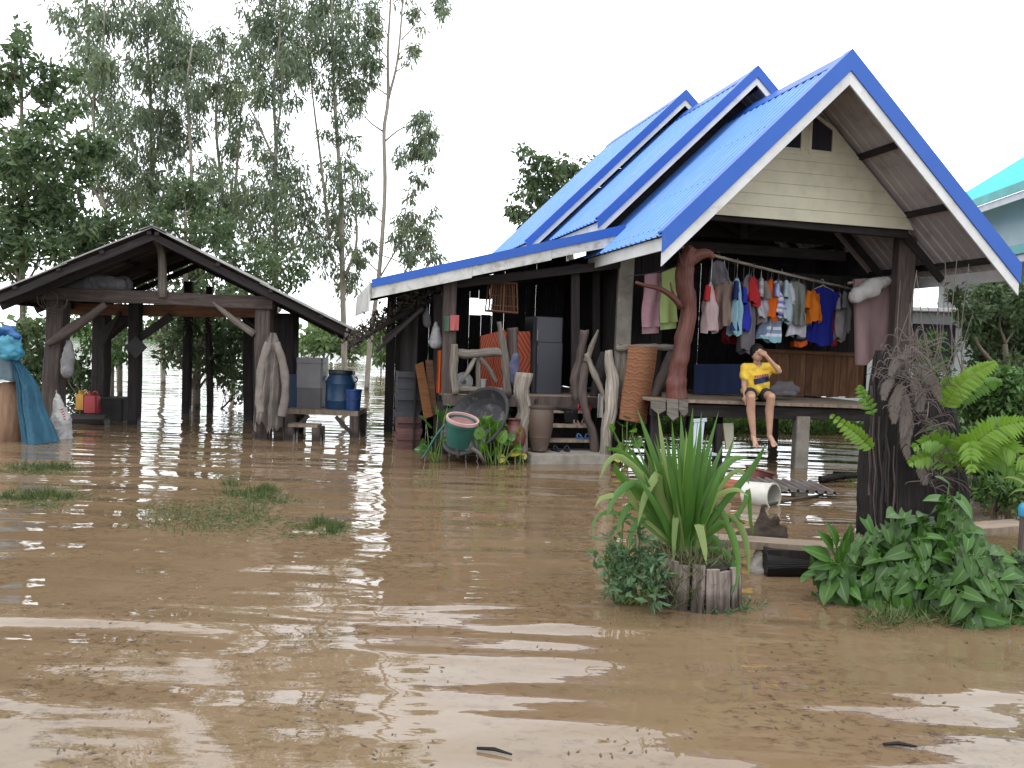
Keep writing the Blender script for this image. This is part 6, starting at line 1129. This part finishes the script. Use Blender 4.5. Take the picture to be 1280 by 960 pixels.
# nose, lips, ears
fc = nrm(-E2+E1*.22-EZ*.12); fx = nrm(np.cross(fc, EZ)); fx = fx if fx@E1 > 0 else -fx
caps += [(headc+fc*.082+EZ*.012, headc+fc*.098-EZ*.02, .009, .014)]; ells += [(headc-E1*.074+E2*.005-EZ*.008, E2*.022, E1*.008, EZ*.03), (headc+E1*.074+E2*.005-EZ*.008, E2*.022, E1*.008, EZ*.03), (headc+fc*.076-EZ*.048, fx*.022, fc*.012, EZ*.011)]
body = remesh('body', caps, .0062, M['skin'], wom, None, 3, ells)
def patchc(name, c, ax, ay, n_, m_, par=wom):
    m = MB(); m.rings([[c+math.cos(t)*ax*k+math.sin(t)*ay*k+n_*z for t in np.linspace(0, 6.283, 14, endpoint=False)] for k, z in ((1, 0), (.8, .004), (.02, .006))]); return m.build(name, m_, par, smooth=True)
M['eye'] = mat('eye', (.05, .035, .03), None, 5, .3, 0, var=0); M['lip'] = mat('lips', (.30, .10, .085), None, 5, .5, 0, var=0)
for k in (-1, 1):
    patchc('eye', headc+fc*.080+fx*.031*k+EZ*.008, fx*.014, EZ*.006, fc, M['eye']); patchc('eyebrow', headc+fc*.080+fx*.032*k+EZ*.03, fx*.019, EZ*.0045, fc, M['hair'])
patchc('lips', headc+fc*.086-EZ*.048, fx*.02, EZ*.008, fc, M['lip'])
# hair gathered back, a side-swept fringe
hc = [(headc+E2*.05+EZ*.0, headc+E2*.06-EZ*.06, .07, .05), (headc+E2*.085-EZ*.0, headc+E2*.105-EZ*.06, .045, .035), (headc-E1*.035-E2*.055+EZ*.075, headc-E1*.072-E2*.02+EZ*.01, .022, .018), (headc-E1*.035-E2*.055+EZ*.075, headc+E1*.055-E2*.045+EZ*.065, .022, .02), (headc-E1*.072-E2*.02+EZ*.01, headc-E1*.070-E2*.0-EZ*.035, .018, .010)]
remesh('hair', hc, .007, M['hair'], wom, None, 3, [(headc+EZ*.024+E2*.016, E1*.094, E2*.102, EZ*.110)])
# T-shirt
sc_ = [(hipL+EZ*.02, hipR+EZ*.02, .12, .12), (hipC, belly, .135, .128), (belly, chest, .128, .132), (hipL+EZ*.03, chest-E1*.075, .105, .092), (hipR+EZ*.03, chest+E1*.075, .105, .092), (chest-E1*.075, shL+EZ*-.03+E1*.02, .092, .06), (chest+E1*.075, shR+EZ*-.03-E1*.02, .092, .06), (chest, neck-EZ*.055, .132, .072), (shL-EZ*.005, shR-EZ*.005, .064, .064), (shL, shL*.42+elL*.58, .062, .064), (shR, shR*.42+elR*.58, .062, .064)]
shirt = remesh('t_shirt', sc_, .008, M['yellow'], wom, None, 3)
me = shirt.data; o_ = OFF[wom.name]; bm = bmesh.new(); bm.from_mesh(me)     # open the bottom, the neck and the sleeve ends; add soft folds
kill = []
for f in bm.faces:
    c = np.array(f.calc_center_median())+o_
    if c[2] < ZP+.03 or np.linalg.norm(c-(neck-EZ*.005-E2*.02)) < .062: kill.append(f)
bmesh.ops.delete(bm, geom=kill, context='FACES'); bm.normal_update()
for v in bm.verts:
    c = np.array(v.co)+o_; d = .009*math.sin(c[2]*40+c[0]*22+2*math.sin(c[0]*13))+.007*math.sin(c[0]*52+c[2]*31)
    k = max(0., min(1., (neck[2]-.06-c[2])/.15)); v.co += v.normal*d*k
bm.to_mesh(me); bm.free(); me.update()
sh = [(hipL-EZ*.01, hipL*.46+kneeL*.54, .108, .092), (hipR-EZ*.01, hipR*.46+kneeR*.54, .108, .092), (hipL, hipR, .116, .116)]
remesh('shorts', sh, .009, M['shorts'], wom, None, 3)
# chest print: a line of reddish lettering over a slanted dark blue block
cf = chest*.5+belly*.5; fdv = nrm(-E2*.98-EZ*.1); prx = E1; 
def onshirt(u, v):
    d = ray(u, v); d = d/np.linalg.norm(d); ok, loc_, nn, fi = shirt.ray_cast(Vector(CAM-o_), Vector(d)); return (np.array(loc_)+o_-d*.013) if ok else None
def decal(name, quads, col):
    m = MB()
    for Q in quads:
        def fn(s, t):
            u = (Q[0][0]*(1-s)+Q[1][0]*s)*(1-t)+(Q[3][0]*(1-s)+Q[2][0]*s)*t; v = (Q[0][1]*(1-s)+Q[1][1]*s)*(1-t)+(Q[3][1]*(1-s)+Q[2][1]*s)*t; p = onshirt(u, v)
            return p if p is not None else H(u, v, 1.15)
        m.grid(fn, 14, 8)
    m.build(name, mat(name, col, tuple(x*.6 for x in col), 20, .8, 0, var=0), wom, smooth=True)
bpy.context.view_layer.update()
decal('chest_print', [[(942, 474), (961, 470), (961, 477), (943, 481)]], (.03, .04, .12))
decal('chest_lettering', [[(943+i*3.1, 469.5-i*.45), (945.3+i*3.1, 469-i*.45), (945.3+i*3.1, 472.6-i*.45), (943+i*3.1, 473-i*.45)] for i in range(6)], (.55, .13, .14))
# ================================================================ foreground: strap-leaved plant in a stump planter
YC = 5.15; M['strap'] = leafmat('strap_leaf', (.055, .155, .022), (.10, .22, .035), None, trans=.3, rough=.45, attr=False, streak=True); M['strapy'] = leafmat('pale_strap_leaf', (.18, .26, .07), (.27, .34, .11), None, trans=.3, attr=False, streak=True)
cr = thing('strap_leaved_plant', 'large strap leaved plant fanning out of the grey stump planter', 'plant', D(858, 700, YC))
def strap(pts, wpx, mt, dy=None):
    n = len(pts); dy = dy if dy is not None else [0]*n; P = curve([D(u, v, YC+dy[i]) for i, (u, v) in enumerate(pts)], 14); k = len(P); m = MB(); R = []
    for i, p in enumerate(P):
        d = nrm(P[min(i+1, k-1)]-P[max(i-1, 0)]); view = nrm(p-CAM); tw = random.uniform(-.02, .02)
        x = nrm(np.cross(d, view)); z = np.cross(x, d); t = i/(k-1); hw = wpx*.0051*.5*np.interp(t, [0, .15, .5, .8, 1], [.75, .95, 1, .65, .04]); x = nrm(x+z*TW*(1)); z = np.cross(x, d)
        R.append([p-x*hw+z*hw*.35, p, p+x*hw+z*hw*.35])
    m.rings(R, closed=False, cap=False); return m.build('leaf', M[mt], cr, smooth=True)
BX, BY = 857, 682
UP = [((796, 510), 12), ((806, 540), 11), ((822, 512), 13), ((832, 545), 13), ((840, 526), 13), ((851, 517), 14), ((858, 540), 14), ((866, 510), 14), ((877, 515), 13), ((884, 545), 12), ((898, 515), 12), ((905, 552), 12), ((918, 545), 12), ((778, 548), 12), ((781, 565), 11), ((813, 555), 12), ((890, 560), 12), ((846, 550), 13), ((871, 545), 13), ((862, 560), 13), ((826, 570), 13), ((900, 580), 11), ((790, 585), 11), ((912, 580), 11), ((838, 580), 12), ((876, 575), 12), ((852, 575), 13), ((816, 590), 12)]+[((random.uniform(785, 915), random.uniform(530, 610)), random.uniform(6, 10)) for _ in range(30)]
for (u, v), w_ in UP:
    TW = random.uniform(-.9, .9); dd = random.uniform(-.25, .3); bu = BX+(u-BX)*.14+random.uniform(-6, 6); mu = bu+(u-bu)*.55+random.uniform(-5, 5); mv = BY+(v-BY)*.6; strap([(bu, BY+random.uniform(-4, 8)), (bu+(mu-bu)*.45, BY+(mv-BY)*.5), (mu, mv), (u, v)], w_*.88, 'strap' if random.random() < .85 else 'strapy', [0, dd*.3, dd*.7, dd])
ARC = [([(850, 680), (815, 610), (778, 572), (760, 577), (749, 600)], 8, 'strapy'), ([(848, 684), (800, 640), (785, 612), (772, 618), (752, 622), (744, 634)], 9, 'strapy'), ([(846, 684), (812, 628), (795, 604), (776, 612), (764, 628), (758, 648)], 10, 'strap'), ([(850, 684), (826, 620), (822, 594), (806, 620), (797, 657)], 12, 'strapy'), ([(845, 686), (806, 640), (786, 634), (776, 650), (771, 668)], 9, 'strap'),
       ([(848, 690), (800, 652), (760, 640), (742, 652), (740, 668)], 5, 'strap'), ([(866, 680), (900, 610), (921, 588), (933, 596), (936, 606)], 6, 'strapy'), ([(868, 684), (890, 630), (905, 615), (922, 612), (935, 620)], 7, 'strapy'), ([(866, 690), (876, 668), (874, 655), (880, 680), (883, 706)], 12, 'strapy'), ([(868, 686), (900, 655), (914, 668), (922, 700), (921, 736)], 10, 'strap'), ([(870, 684), (905, 646), (926, 660), (934, 690), (936, 722)], 9, 'strapy'),
       ([(868, 680), (900, 650), (918, 650), (932, 655)], 10, 'strap'), ([(868, 676), (905, 628), (940, 585), (957, 556)], 9, 'strap'), ([(868, 676), (896, 600), (915, 575), (935, 572)], 10, 'strap'), ([(866, 690), (905, 690), (918, 720), (914, 745)], 9, 'strap'), ([(870, 680), (925, 640), (935, 612), (938, 650), (942, 672)], 6, 'strap'), ([(850, 676), (800, 590), (776, 566), (762, 560)], 9, 'strap'), ([(850, 676), (790, 610), (772, 590), (768, 578)], 9, 'strap'),
       ([(848, 680), (810, 650), (792, 660), (786, 690)], 9, 'strap'), ([(852, 690), (850, 660), (846, 645), (843, 670), (842, 712)], 9, 'strapy'), ([(868, 690), (890, 672), (900, 690), (904, 716)], 9, 'strap'), ([(866, 684), (884, 640), (897, 636), (908, 650), (912, 676)], 9, 'strap')]
for pts, w_, mt in ARC:
    TW = random.uniform(-.5, .5); n = len(pts); s = random.uniform(-.25, .05); strap(pts, w_, mt, [s*i/(n-1) for i in range(n)])
# stump planter: ring of weathered slabs round a dark core
PC = D(868, 745, YC+.06); PC[2] = 0; pl = thing('stump_planter', 'weathered hollow tree stump holding the strap leaved plant', 'stump', PC); ztop = D(868, 706, YC-.2)[2]
m = MB(); m.tube([PC-EZ*.4, PC+EZ*ztop*.5, PC+EZ*(ztop-.03)], [.245, .235, .225], 22, .03); m.build('core', M['black'], pl, smooth=False)
for i in range(18):
    a = -math.pi+2*math.pi*i/18+random.uniform(-.05, .05); r = .252+random.uniform(-.012, .012); c = PC+V(math.cos(a)*r, math.sin(a)*r, 0); wd = random.uniform(.075, .105); m = MB(); tl = ztop+random.uniform(-.05, .02)
    m.beam(c-EZ*.35+V(math.cos(a), math.sin(a), 0)*.03, c+EZ*tl, wd, .035, up=(math.cos(a), math.sin(a), 0), ch=.012, jit=.006); m.build('bark_slab', M['slab'], pl)
m = MB(); m.lathe(PC+EZ*(ztop-.04), [(.24, 0), (.20, .03), (.10, .06), (.001, .075)], 20); m.build('soil', mat('dark_soil', (.035, .028, .02), None, 12, .95, .6), pl, smooth=True)
M['drygrass'] = leafmat('mixed_grass', (.09, .13, .04), (.24, .21, .12), None, trans=.25)
def tuft(): a = random.random()*6.28; r = .24*math.sqrt(random.random()); return PC+V(math.cos(a)*r, math.sin(a)*r, ztop-.02)
grass('planter_grass', None, tuft, 620, .13, .007, .8, leaf='drygrass')
def tuft2(): return PC+V(random.gauss(-.13, .1), random.gauss(-.24, .03), random.uniform(.0, ztop*.9))
grass('planter_grass', None, tuft2, 260, .12, .006, .8, leaf='drygrass')
M['weed'] = leafmat('blue_green_weed', (.07, .145, .065), (.15, .25, .115), None, trans=.3)
wd_ = thing('leafy_weed', 'bushy blue green weed growing in the water left of the stump planter', 'weed', G(785, 748))
CL = [(782, 700, 22, 18, 0), (805, 700, 20, 18, .05), (765, 712, 14, 14, 0), (800, 728, 24, 14, -.12), (775, 735, 18, 10, -.12), (822, 715, 14, 16, -.12), (765, 680, 8, 10, 0), (790, 672, 10, 10, .05), (750, 695, 6, 6, 0), (772, 655, 5, 6, 0), (812, 745, 14, 8, -.2)]
Bp, DDp, _ = plantpts(YC-.02, CL, .27, 6, .12, .2, .085); nn_ = len(Bp); DDp = nz(DDp+V(0, -.3, .25)); mass('leaves', M['weed'], wd_, Bp, DDp, perp(DDp), rng.uniform(.05, .11, nn_), rng.uniform(.02, .036, nn_))
m = MB()
for k in range(34):
    c = random.choice(CL); e = D(c[0]+random.uniform(-14, 14), c[1]-random.uniform(0, 14), YC+c[4]); r_ = D(790+random.uniform(-22, 26), 745, YC-.05); r_[2] = -.05; m.tube(curve([r_, r_*.5+e*.5+V(0, 0, .03), e], 6), lerpr([.005, .003], 7), 4)
m.build('stems', M['stalk'], wd_)
def wet(): p = G(905+random.gauss(0, 22), 760+random.gauss(0, 5)); return p
grass('water_weed', None, wet, 160, .07, .014, 1.2, leaf='weed')
# board bench, block, root ------------------------------------------------------------------
def board(p0, p1, depth, th, label):
    t_ = p1-p0; m = MB(); m.box((p0+p1)/2+V(0, depth/2, -th/2), t_, nrm(V(-t_[1], t_[0], 0))*depth, EZ*th, .008); return solo(m, 'wooden_board', 'plank', label, 'board', (p0+p1)/2)
M['plank2'] = M['plank']
b0, b1 = D(880, 673, 6.0), D(1092, 688, 5.75); board(b0, b1, .20, .055, 'weathered board laid over the water between planter and leafy bush')
board(D(1190, 664, 6.2), D(1290, 656, 6.4), .22, .055, 'weathered board at the right edge behind the leafy bush')
c = G(990, 722); zc_ = D(990, 690, c[1])[2]; m = MB(); m.tube([c+V(-.19, .12, zc_*.35), c+V(.2, .14, zc_*.38)], [.14, .13], 14, .06); m.box(c+V(0, .1, zc_-.03), V(.36, 0, 0), V(0, .16, 0), EZ*.07, .01); solo(m, 'log_block', 'black', 'black log block carrying the weathered board above the water', 'log', c)
p = G(957, 680); p[2] = 0; M['root'] = mat('dark_root', (.055, .035, .022), (.025, .017, .012), 8, .9, .8, bdist=.04, detail=8)
lumpy('tree_root', [(p+V(-.16, .1, .0), p+V(.10, .1, .04), .10, .12), (p+V(.0, .1, .05), p+V(-.0, .1, .20), .10, .05), (p+V(0, .1, .18), p+V(-.01, .1, .31), .05, .022), (p+V(.06, .1, .08), p+V(.10, .06, .20), .06, .035), (p+V(.12, .1, .02), p+V(.17, .08, .12), .06, .04), (p+V(-.14, .1, .02), p+V(-.22, .05, .05), .06, .03), (p+V(.1, .05, .0), p+V(.2, 0, .0), .05, .03)], .016, 'root', 'dark knobbly tree root sticking out of the water behind the board', 'root', p, 1)
M['bagt'] = mat('murky_bag', (.30, .27, .24), (.22, .19, .16), 7, .4, .6, bdist=.03); p = G(950, 716); lumpy('plastic_bag', [(p+V(-.03, .03, .02), p+V(.02, .06, .12), .05, .06), (p+V(.0, .0, 0), p+V(.05, -.02, -.01), .05, .03)], .014, 'bagt', 'crumpled pale plastic bag caught against the log block', 'bag', p, 2)
c = D(1280, 665, 6.0); m = MB(); m.tube([V(c[0]+.02, c[1], -.5), V(c[0]+.02, c[1], D(1278, 640, 6.0)[2])], .05, 10, .05); t = thing('capped_post', 'thin post with a blue cap at the right edge of the water', 'post', V(c[0]+.02, c[1], 0)); m.build('post', M['post'], t); m = MB(); m.lathe(V(c[0]+.02, c[1], D(1278, 640, 6.0)[2]-.03), [(.06, 0), (.065, .06), (.05, .09), (.001, .095)], 14); m.build('cap', mat('cyan_cap', (.03, .28, .5), None, 4, .4, .03), t, smooth=True)
# ================================================================ big black stump and its ferns
YB = 7.35; bs = thing('tree_stump', 'tall blackened tree stump overgrown with ferns at the right', 'stump', D(1112, 660, YB)*V(1, 1, 0))
def ridged(prof, Y, n=46, seed=1, rr=.09):
    """trunk with vertical fissures; prof = (v, u left, u right)"""
    r_ = np.random.default_rng(seed); ph = r_.uniform(0, 6.28, 7); am = r_.uniform(.3, 1, 7); fr = [5, 8, 11, 14, 17, 22, 27]; R = []; vs = [p_[0] for p_ in prof]
    for v in np.linspace(vs[0], vs[-1], 26):
        ul = np.interp(-v, [-q for q in vs], [q[1] for q in prof]); ur = np.interp(-v, [-q for q in vs], [q[2] for q in prof]); c = D((ul+ur)/2, v, Y); rad = (ur-ul)/2*Y/FPX; ring = []
        for k in range(n):
            a = 2*math.pi*k/n; g = sum(am[i]*math.sin(fr[i]*a+ph[i]+v*.012*((i % 3)-1)) for i in range(7)); q = rad*(1+rr*g*.5+.015*math.sin(v*.21+a*3)); ring.append(c+V(math.cos(a)*q, math.sin(a)*q*.9, 0))
        R.append(ring)
    m = MB(); m.rings(R); return m
m = ridged([(715, 1074, 1158), (680, 1077, 1156), (640, 1079, 1152), (580, 1080, 1152), (530, 1085, 1150), (490, 1088, 1146), (465, 1091, 1132), (450, 1092, 1116), (438, 1095, 1108)], YB, seed=3, rr=.12); m.build('trunk', M['black'], bs, smooth=False)
for i in range(16):    # grey peeled strips
    u = 1086+random.random()*44; v1 = random.uniform(600, 680); v0 = v1-random.uniform(60, 150); m = MB(); a = (u-1114)/36; yy = YB-.255*math.sqrt(max(.05, 1-a*a)); m.beam(D(u+random.uniform(-3, 3), v1, yy-.01), D(u+random.uniform(-3, 3), max(v0, 470), yy-.0), random.uniform(.010, .022), .014, ch=.003, jit=.015); m.build('bark_strip', M['dark'] if i % 4 else M['post'], bs)
st2 = ridged([(690, 1146, 1212), (640, 1148, 1208), (580, 1150, 1204), (530, 1150, 1196), (480, 1148, 1180)], 8.1, seed=5); tag(st2.build('tree_stump', M['black'], None, loc=D(1178, 650, 8.1)*V(1, 1, 0)), 'lower black stump under the bright green fern', 'stump')
def frond(par, pts, Y, lpx, wpx, n, mt, dy=0., droop=.25, taper=True):
    """a stalk with paired finger lobes"""
    P = curve([D(u, v, Y+dy*i/(len(pts)-1)) for i, (u, v) in enumerate(pts)], 24); k = len(P); m = MB(); px = Y/FPX; m.tube(P, lerpr([.006, .002], k), 4)
    for i in range(n):
        t = .12+.86*i/(n-1); j = min(k-2, int(t*(k-1))); p = P[j]; d = nrm(P[j+1]-P[j]); view = nrm(p-CAM); s_ = nrm(np.cross(d, view)); env = np.interp(t, [0, .2, .5, .85, 1], [.55, .95, 1, .6, .25]) if taper else 1
        for sg in (-1, 1):
            L = lpx*px*env*random.uniform(.85, 1.1); dr = nrm(d*.65+s_*sg+view*random.uniform(-.25, .15)); w_ = wpx*px*.5*(.6+.4*env); xx = nrm(np.cross(dr, view)); e = [p+dr*L*q-EZ*droop*L*q*q for q in (0, .3, .65, 1)]; ww = [.55, 1, .8, .05]
            m.rings([[c-xx*w_*g+view*w_*-.25*0, c-view*w_*.25*g, c+xx*w_*g] for c, g in zip(e, ww)], closed=False, cap=False)
    return m.build('frond', M[mt], par, smooth=True)
M['dryfern'] = leafmat('dry_fern', (.12, .096, .082), (.20, .165, .14), None, trans=.1, rough=.8); M['drytwig'] = mat('dry_twig', (.15, .122, .105), (.09, .07, .06), 6, .9, .2)
df = thing('dry_fern', 'mass of dry grey brown fern fronds clinging to the top of the black stump', 'fern', D(1135, 500, 7.0))
m = MB()
for i in range(300):
    u, v = random.choice([(1122, 470), (1135, 455), (1150, 480), (1134, 500), (1150, 520), (1165, 540), (1168, 575), (1140, 500), (1165, 600), (1138, 440)]); p = D(u+random.gauss(0, 9), v+random.gauss(0, 9), 7.0+random.uniform(-.1, .45)); a = random.uniform(-1.2, 4.3); L = random.uniform(.10, .30); e = p+V(math.cos(a)*L*.7, random.uniform(-.15, .05), math.sin(a)*L*.6+.03); q = e+V(math.cos(a)*L*.3, -.03, -L*random.uniform(.1, .55)); m.tube(curve([p, e, q], 6), lerpr([.0055, .004, .002], 7), 3)
tag(m.build('dry_stems', M['drytwig'], df), kind='stuff')
for i in range(0):     # papery shield leaves
    u, v, s_ = random.choice([(1118, 485, .16), (1128, 505, .2), (1110, 515, .14), (1140, 495, .16), (1135, 470, .14), (1158, 590, .2), (1165, 605, .16), (1150, 575, .16)]); c = D(u+random.gauss(0, 4), v+random.gauss(0, 4), 6.98-.02*i*.3); ax = nrm(V(random.uniform(-.7, .7), -.2, 1)); sx = nrm(np.cross(ax, V(0, 1, 0))); k = MB()
    def fn(s, t): w_ = math.sin(math.pi*(.06+.9*t))*(1+.10*math.sin(s*40)); return c+ax*(t-.3)*s_*1.5+sx*(s-.5)*s_*w_*1.2-V(0, 1, 0)*.05*math.sin(math.pi*s)*w_+V(0, 0, -.04*t*t)
    k.grid(fn, 18, 8); k.build('shield_leaf', M['dryfern'], df, smooth=True)

for pts, l, n in [([(1128, 478), (1118, 500), (1118, 530)], 14, 22), ([(1126, 480), (1132, 512), (1128, 548)], 16, 16), ([(1140, 470), (1150, 492), (1150, 515)], 14, 14), ([(1118, 470), (1108, 480), (1104, 500)], 12, 10), ([(1135, 440), (1120, 450), (1112, 470)], 12, 10), ([(1145, 455), (1165, 470), (1175, 500)], 14, 12), ([(1140, 520), (1132, 545), (1136, 575)], 14, 12), ([(1150, 560), (1152, 585), (1158, 606)], 12, 12)]: frond(df, pts, 6.95, l*.62, 3, n+8, 'dryfern', -.05, .8)
tw = thing('dry_twigs', 'thin bare twigs and creepers rising from the fern stump to the eave', 'twigs', D(1150, 470, 7.2)); 
for i in range(20):
    u = random.uniform(1120, 1205); v = random.uniform(440, 500); u2 = u+random.uniform(-34, 26); v2 = random.uniform(325, 430); y_ = 7.1+random.uniform(0, .6); m = MB(); m.tube(curve([D(u, v, y_), D(u*.5+u2*.5+random.uniform(-9, 9), v*.55+v2*.45, y_), D(u2, v2, y_)], 10), lerpr([.0065, .003], 11), 4); m.build('twig', M['drytwig'], tw)
M['fernb'] = leafmat('bright_fern', (.11, .25, .02), (.20, .35, .035), None, trans=.4, rough=.4, attr=False); M['fernd'] = leafmat('mid_fern', (.06, .17, .02), (.12, .25, .03), None, trans=.35, attr=False)
f1 = thing('fern', 'yellow green upright fern frond above the bright fern clump', 'fern', D(1182, 505, 7.3))
frond(f1, [(1178, 512), (1192, 490), (1215, 468), (1246, 452)], 7.3, 18, 7, 26, 'fernb', -.2); frond(f1, [(1180, 508), (1184, 485), (1186, 470)], 7.3, 12, 6, 12, 'fernb'); frond(f1, [(1184, 505), (1210, 492), (1236, 478), (1252, 478)], 7.35, 14, 6, 18, 'fernd', .1)
f2 = thing('fern', 'big bright green lobed fern spilling over the lower stump at the right', 'fern', D(1200, 580, 7.1))
for pts, l, w_, n, mt, dy in [([(1200, 585), (1215, 558), (1245, 535), (1285, 525)], 30, 9, 13, 'fernb', -.5), ([(1198, 588), (1185, 560), (1165, 550), (1140, 560)], 22, 9, 10, 'fernb', -.4), ([(1200, 590), (1205, 560), (1212, 555), (1215, 592)], 26, 10, 9, 'fernb', -.6), ([(1205, 585), (1235, 560), (1262, 560), (1290, 585)], 28, 9, 12, 'fernb', -.5), ([(1205, 590), (1230, 545), (1250, 530), (1275, 535)], 26, 8, 12, 'fernd', .2), ([(1200, 585), (1195, 560), (1178, 545), (1160, 532)], 22, 8, 10, 'fernd', .1), ([(1195, 590), (1170, 572), (1152, 572), (1135, 580)], 18, 8, 9, 'fernb', -.4), ([(1210, 590), (1245, 575), (1270, 590), (1288, 610)], 20, 9, 10, 'fernd', -.3)]: frond(f2, pts, 7.1, l*.86, w_*.58, n+7, mt, dy)
f3 = thing('fern', 'slender yellow green fern sprig left of the black stump', 'fern', D(1086, 560, 7.05)); frond(f3, [(1092, 562), (1078, 548), (1062, 535), (1038, 518)], 7.05, 14, 7, 11, 'fernb', -.2); frond(f3, [(1092, 520), (1086, 505), (1078, 492), (1074, 482)], 7.05, 12, 5, 8, 'fernb')
f4 = thing('strap_plant', 'pale narrow leaved plant at the right edge above the blue capped post', 'plant', D(1290, 625, 6.4))
for pts in ([(1300, 625), (1280, 603), (1262, 596), (1252, 600)], [(1300, 622), (1282, 612), (1268, 614), (1260, 622)], [(1300, 615), (1285, 596), (1272, 590)], [(1305, 610), (1290, 580), (1280, 570)], [(1300, 628), (1288, 624), (1272, 632)]):
    P = curve([D(u, v, 6.4) for u, v in pts], 10); m = MB(); k = len(P); m.rings([[p-EZ*.014*(1-(i/(k-1))**2), p+V(0, .004, 0), p+EZ*.014*(1-(i/(k-1))**2)] for i, p in enumerate(P)], closed=False, cap=False); m.build('leaf', M['strapy'], f4, smooth=True)
# ================================================================ leafy climber mound built leaf by leaf
M['arrow'] = leafmat('arrow_leaf', (.030, .085, .012), (.058, .135, .020), None, trans=.25, rough=.42, spec=.3, attr=False, uvvein=True); M['arrowl'] = leafmat('young_arrow_leaf', (.05, .14, .02), (.08, .19, .03), None, trans=.3, rough=.4, spec=.3, attr=False, uvvein=True)
mc = D(1168, 742, 5.5); mc[2] = -.05; bu = thing('climber_mound', 'mound of glossy arrow shaped leaves spilling into the water at lower right', 'bush', mc*V(1, 1, 0)); rx, ry, rz = .84, .60, .72
stems = MB(); nl = 0
for i in range(900):
    th = random.uniform(-.15, math.pi*1.0+.15); ph_ = random.uniform(.02, 1.45); 
    a = -th; k = random.uniform(.72, 1.03); bump_ = 1+.12*math.sin(th*5)+.08*math.sin(th*11+2); p = mc+V(math.cos(a)*math.cos(ph_)*rx*k*bump_, math.sin(a)*math.cos(ph_)*ry*k*bump_, math.sin(ph_)*rz*k*bump_*(1-.46*max(0, math.cos(a))-.22*max(0, -math.cos(a))))
    if p[2] < .01: p[2] = random.uniform(.01, .06)
    nn = nrm((p-mc)/V(rx*rx, ry*ry, rz*rz)); d = nrm(nn*.35+V(random.gauss(0, .55), random.gauss(-.25, .35), random.gauss(-.75, .45))); up = nrm(nn+V(0, -.45, .35)+rng.normal(size=3)*.3); L = random.uniform(.085, .155)*(.85 if k < .85 else 1)
    if i < 300 or True:
        if nl < 300: put_leaf(ARROW, M['arrowl'] if random.random() < .28 else M['arrow'], bu, p, d, up, L, wf=random.uniform(.85, 1.15)); nl += 1
        else: nl += 1; (EXTRA if 'EXTRA' in globals() else globals().setdefault('EXTRA', [])).append((p*.94+mc*.06, d, up, L))
    if i % 2 == 0: stems.tube(curve([mc+V(random.uniform(-.3, .3)*rx, random.uniform(-.3, .2), 0), mc*.4+p*.6+EZ*.05, p], 6), .004, 4)
stems.build('stems', M['stalk'], bu)
def joined(name, items, base_me, mt, par):
    m = MB(); bv = np.array([v.co[:] for v in base_me.vertices]); bf = [list(p_.vertices) for p_ in base_me.polygons]; ul = base_me.uv_layers[0]; buv = np.zeros((len(bv), 2))
    for p_ in base_me.polygons:
        for li_, vi in zip(p_.loop_indices, p_.vertices): buv[vi] = ul.data[li_].uv
    for p, d, up, L in items: y = nrm(d); x = nrm(np.cross(y, up)); z = np.cross(x, y); m.add(p+L*(bv[:, :1]*x+bv[:, 1:2]*y+bv[:, 2:]*z), bf, [tuple(q) for q in buv])
    o = m.build(name, mt, par, smooth=True); o['kind'] = 'stuff'
joined('leaves', EXTRA, ARROW, M['arrow'], bu)
fp = thing('broad_leaf_plant', 'light green long leaved plant at the left foot of the leafy mound', 'plant', D(1050, 705, 5.3)*V(1, 1, 0)); root = D(1048, 705, 5.35)
for u, v, L, mt in ((1012, 683, .24, 'arrowl'), (1030, 664, .2, 'arrowl'), (1042, 655, .2, 'arrowl'), (1018, 706, .2, 'arrow'), (1024, 722, .18, 'arrow'), (1036, 735, .16, 'arrow'), (1060, 672, .18, 'arrowl'), (1050, 690, .16, 'arrowl'), (1040, 718, .16, 'arrow'), (1066, 660, .16, 'arrow')):
    tip = D(u, v, 5.2); d = nrm(tip-root); put_leaf(ELL, M[mt], fp, tip-d*L, d, nrm(V(0, -.8, .6)+rng.normal(size=3)*.2), L, wf=1.1); m = MB(); m.tube([root, tip-d*L*.95], .005, 4); m.build('stalk', M['stalk'], fp)
def edgeg(): u = random.uniform(1075, 1290); p = G(u, 778+random.gauss(0, 5)-.0*u); return p
grass('water_grass', None, edgeg, 420, .12, .008, .9, leaf='grass')
# ---- floating litter on the near water
M['litter'] = leafmat('leaf_litter', (.05, .028, .015), (.14, .085, .045), None, trans=.1)
def litter(n, fn, L):
    b = np.array([fn() for _ in range(n)]); b[:, 2] = .003; d_ = nz(rng.normal(size=(n, 3))*V(1, 1, .03)); s = nz(np.cross(d_, V(0, 0, 1))+rng.normal(size=(n, 3))*V(0, 0, .05)); return mass('floating_litter', M['litter'], None, b, d_, s, rng.uniform(.4, 1.3, n)*L, rng.uniform(.3, .9, n)*L*.45, fold=.02)
cl = [(random.uniform(500, 1260), random.uniform(700, 950)) for _ in range(26)]+[(random.uniform(30, 560), random.uniform(640, 950)) for _ in range(16)]+[(random.uniform(520, 760), random.uniform(620, 700)) for _ in range(6)]
def lf():
    c = random.choice(cl); return G(c[0]+random.gauss(0, 34), c[1]+random.gauss(0, 9))
tag(litter(420, lf, .032), kind='stuff')
for u0, v0, u1, v1, lb in ((596, 935, 640, 943, 'thin dark stick floating in the nearest water at bottom centre'), (1104, 930, 1146, 933, 'short brown stick floating in the nearest water at bottom right')):
    a, c = G(u0, v0, .012), G(u1, v1, .012); m = MB(); m.tube([a, (a+c)/2+V(0, .01, .004), c], [.006, .008, .004], 6, .2); solo(m, 'floating_stick', 'dark', lb, 'stick', a)
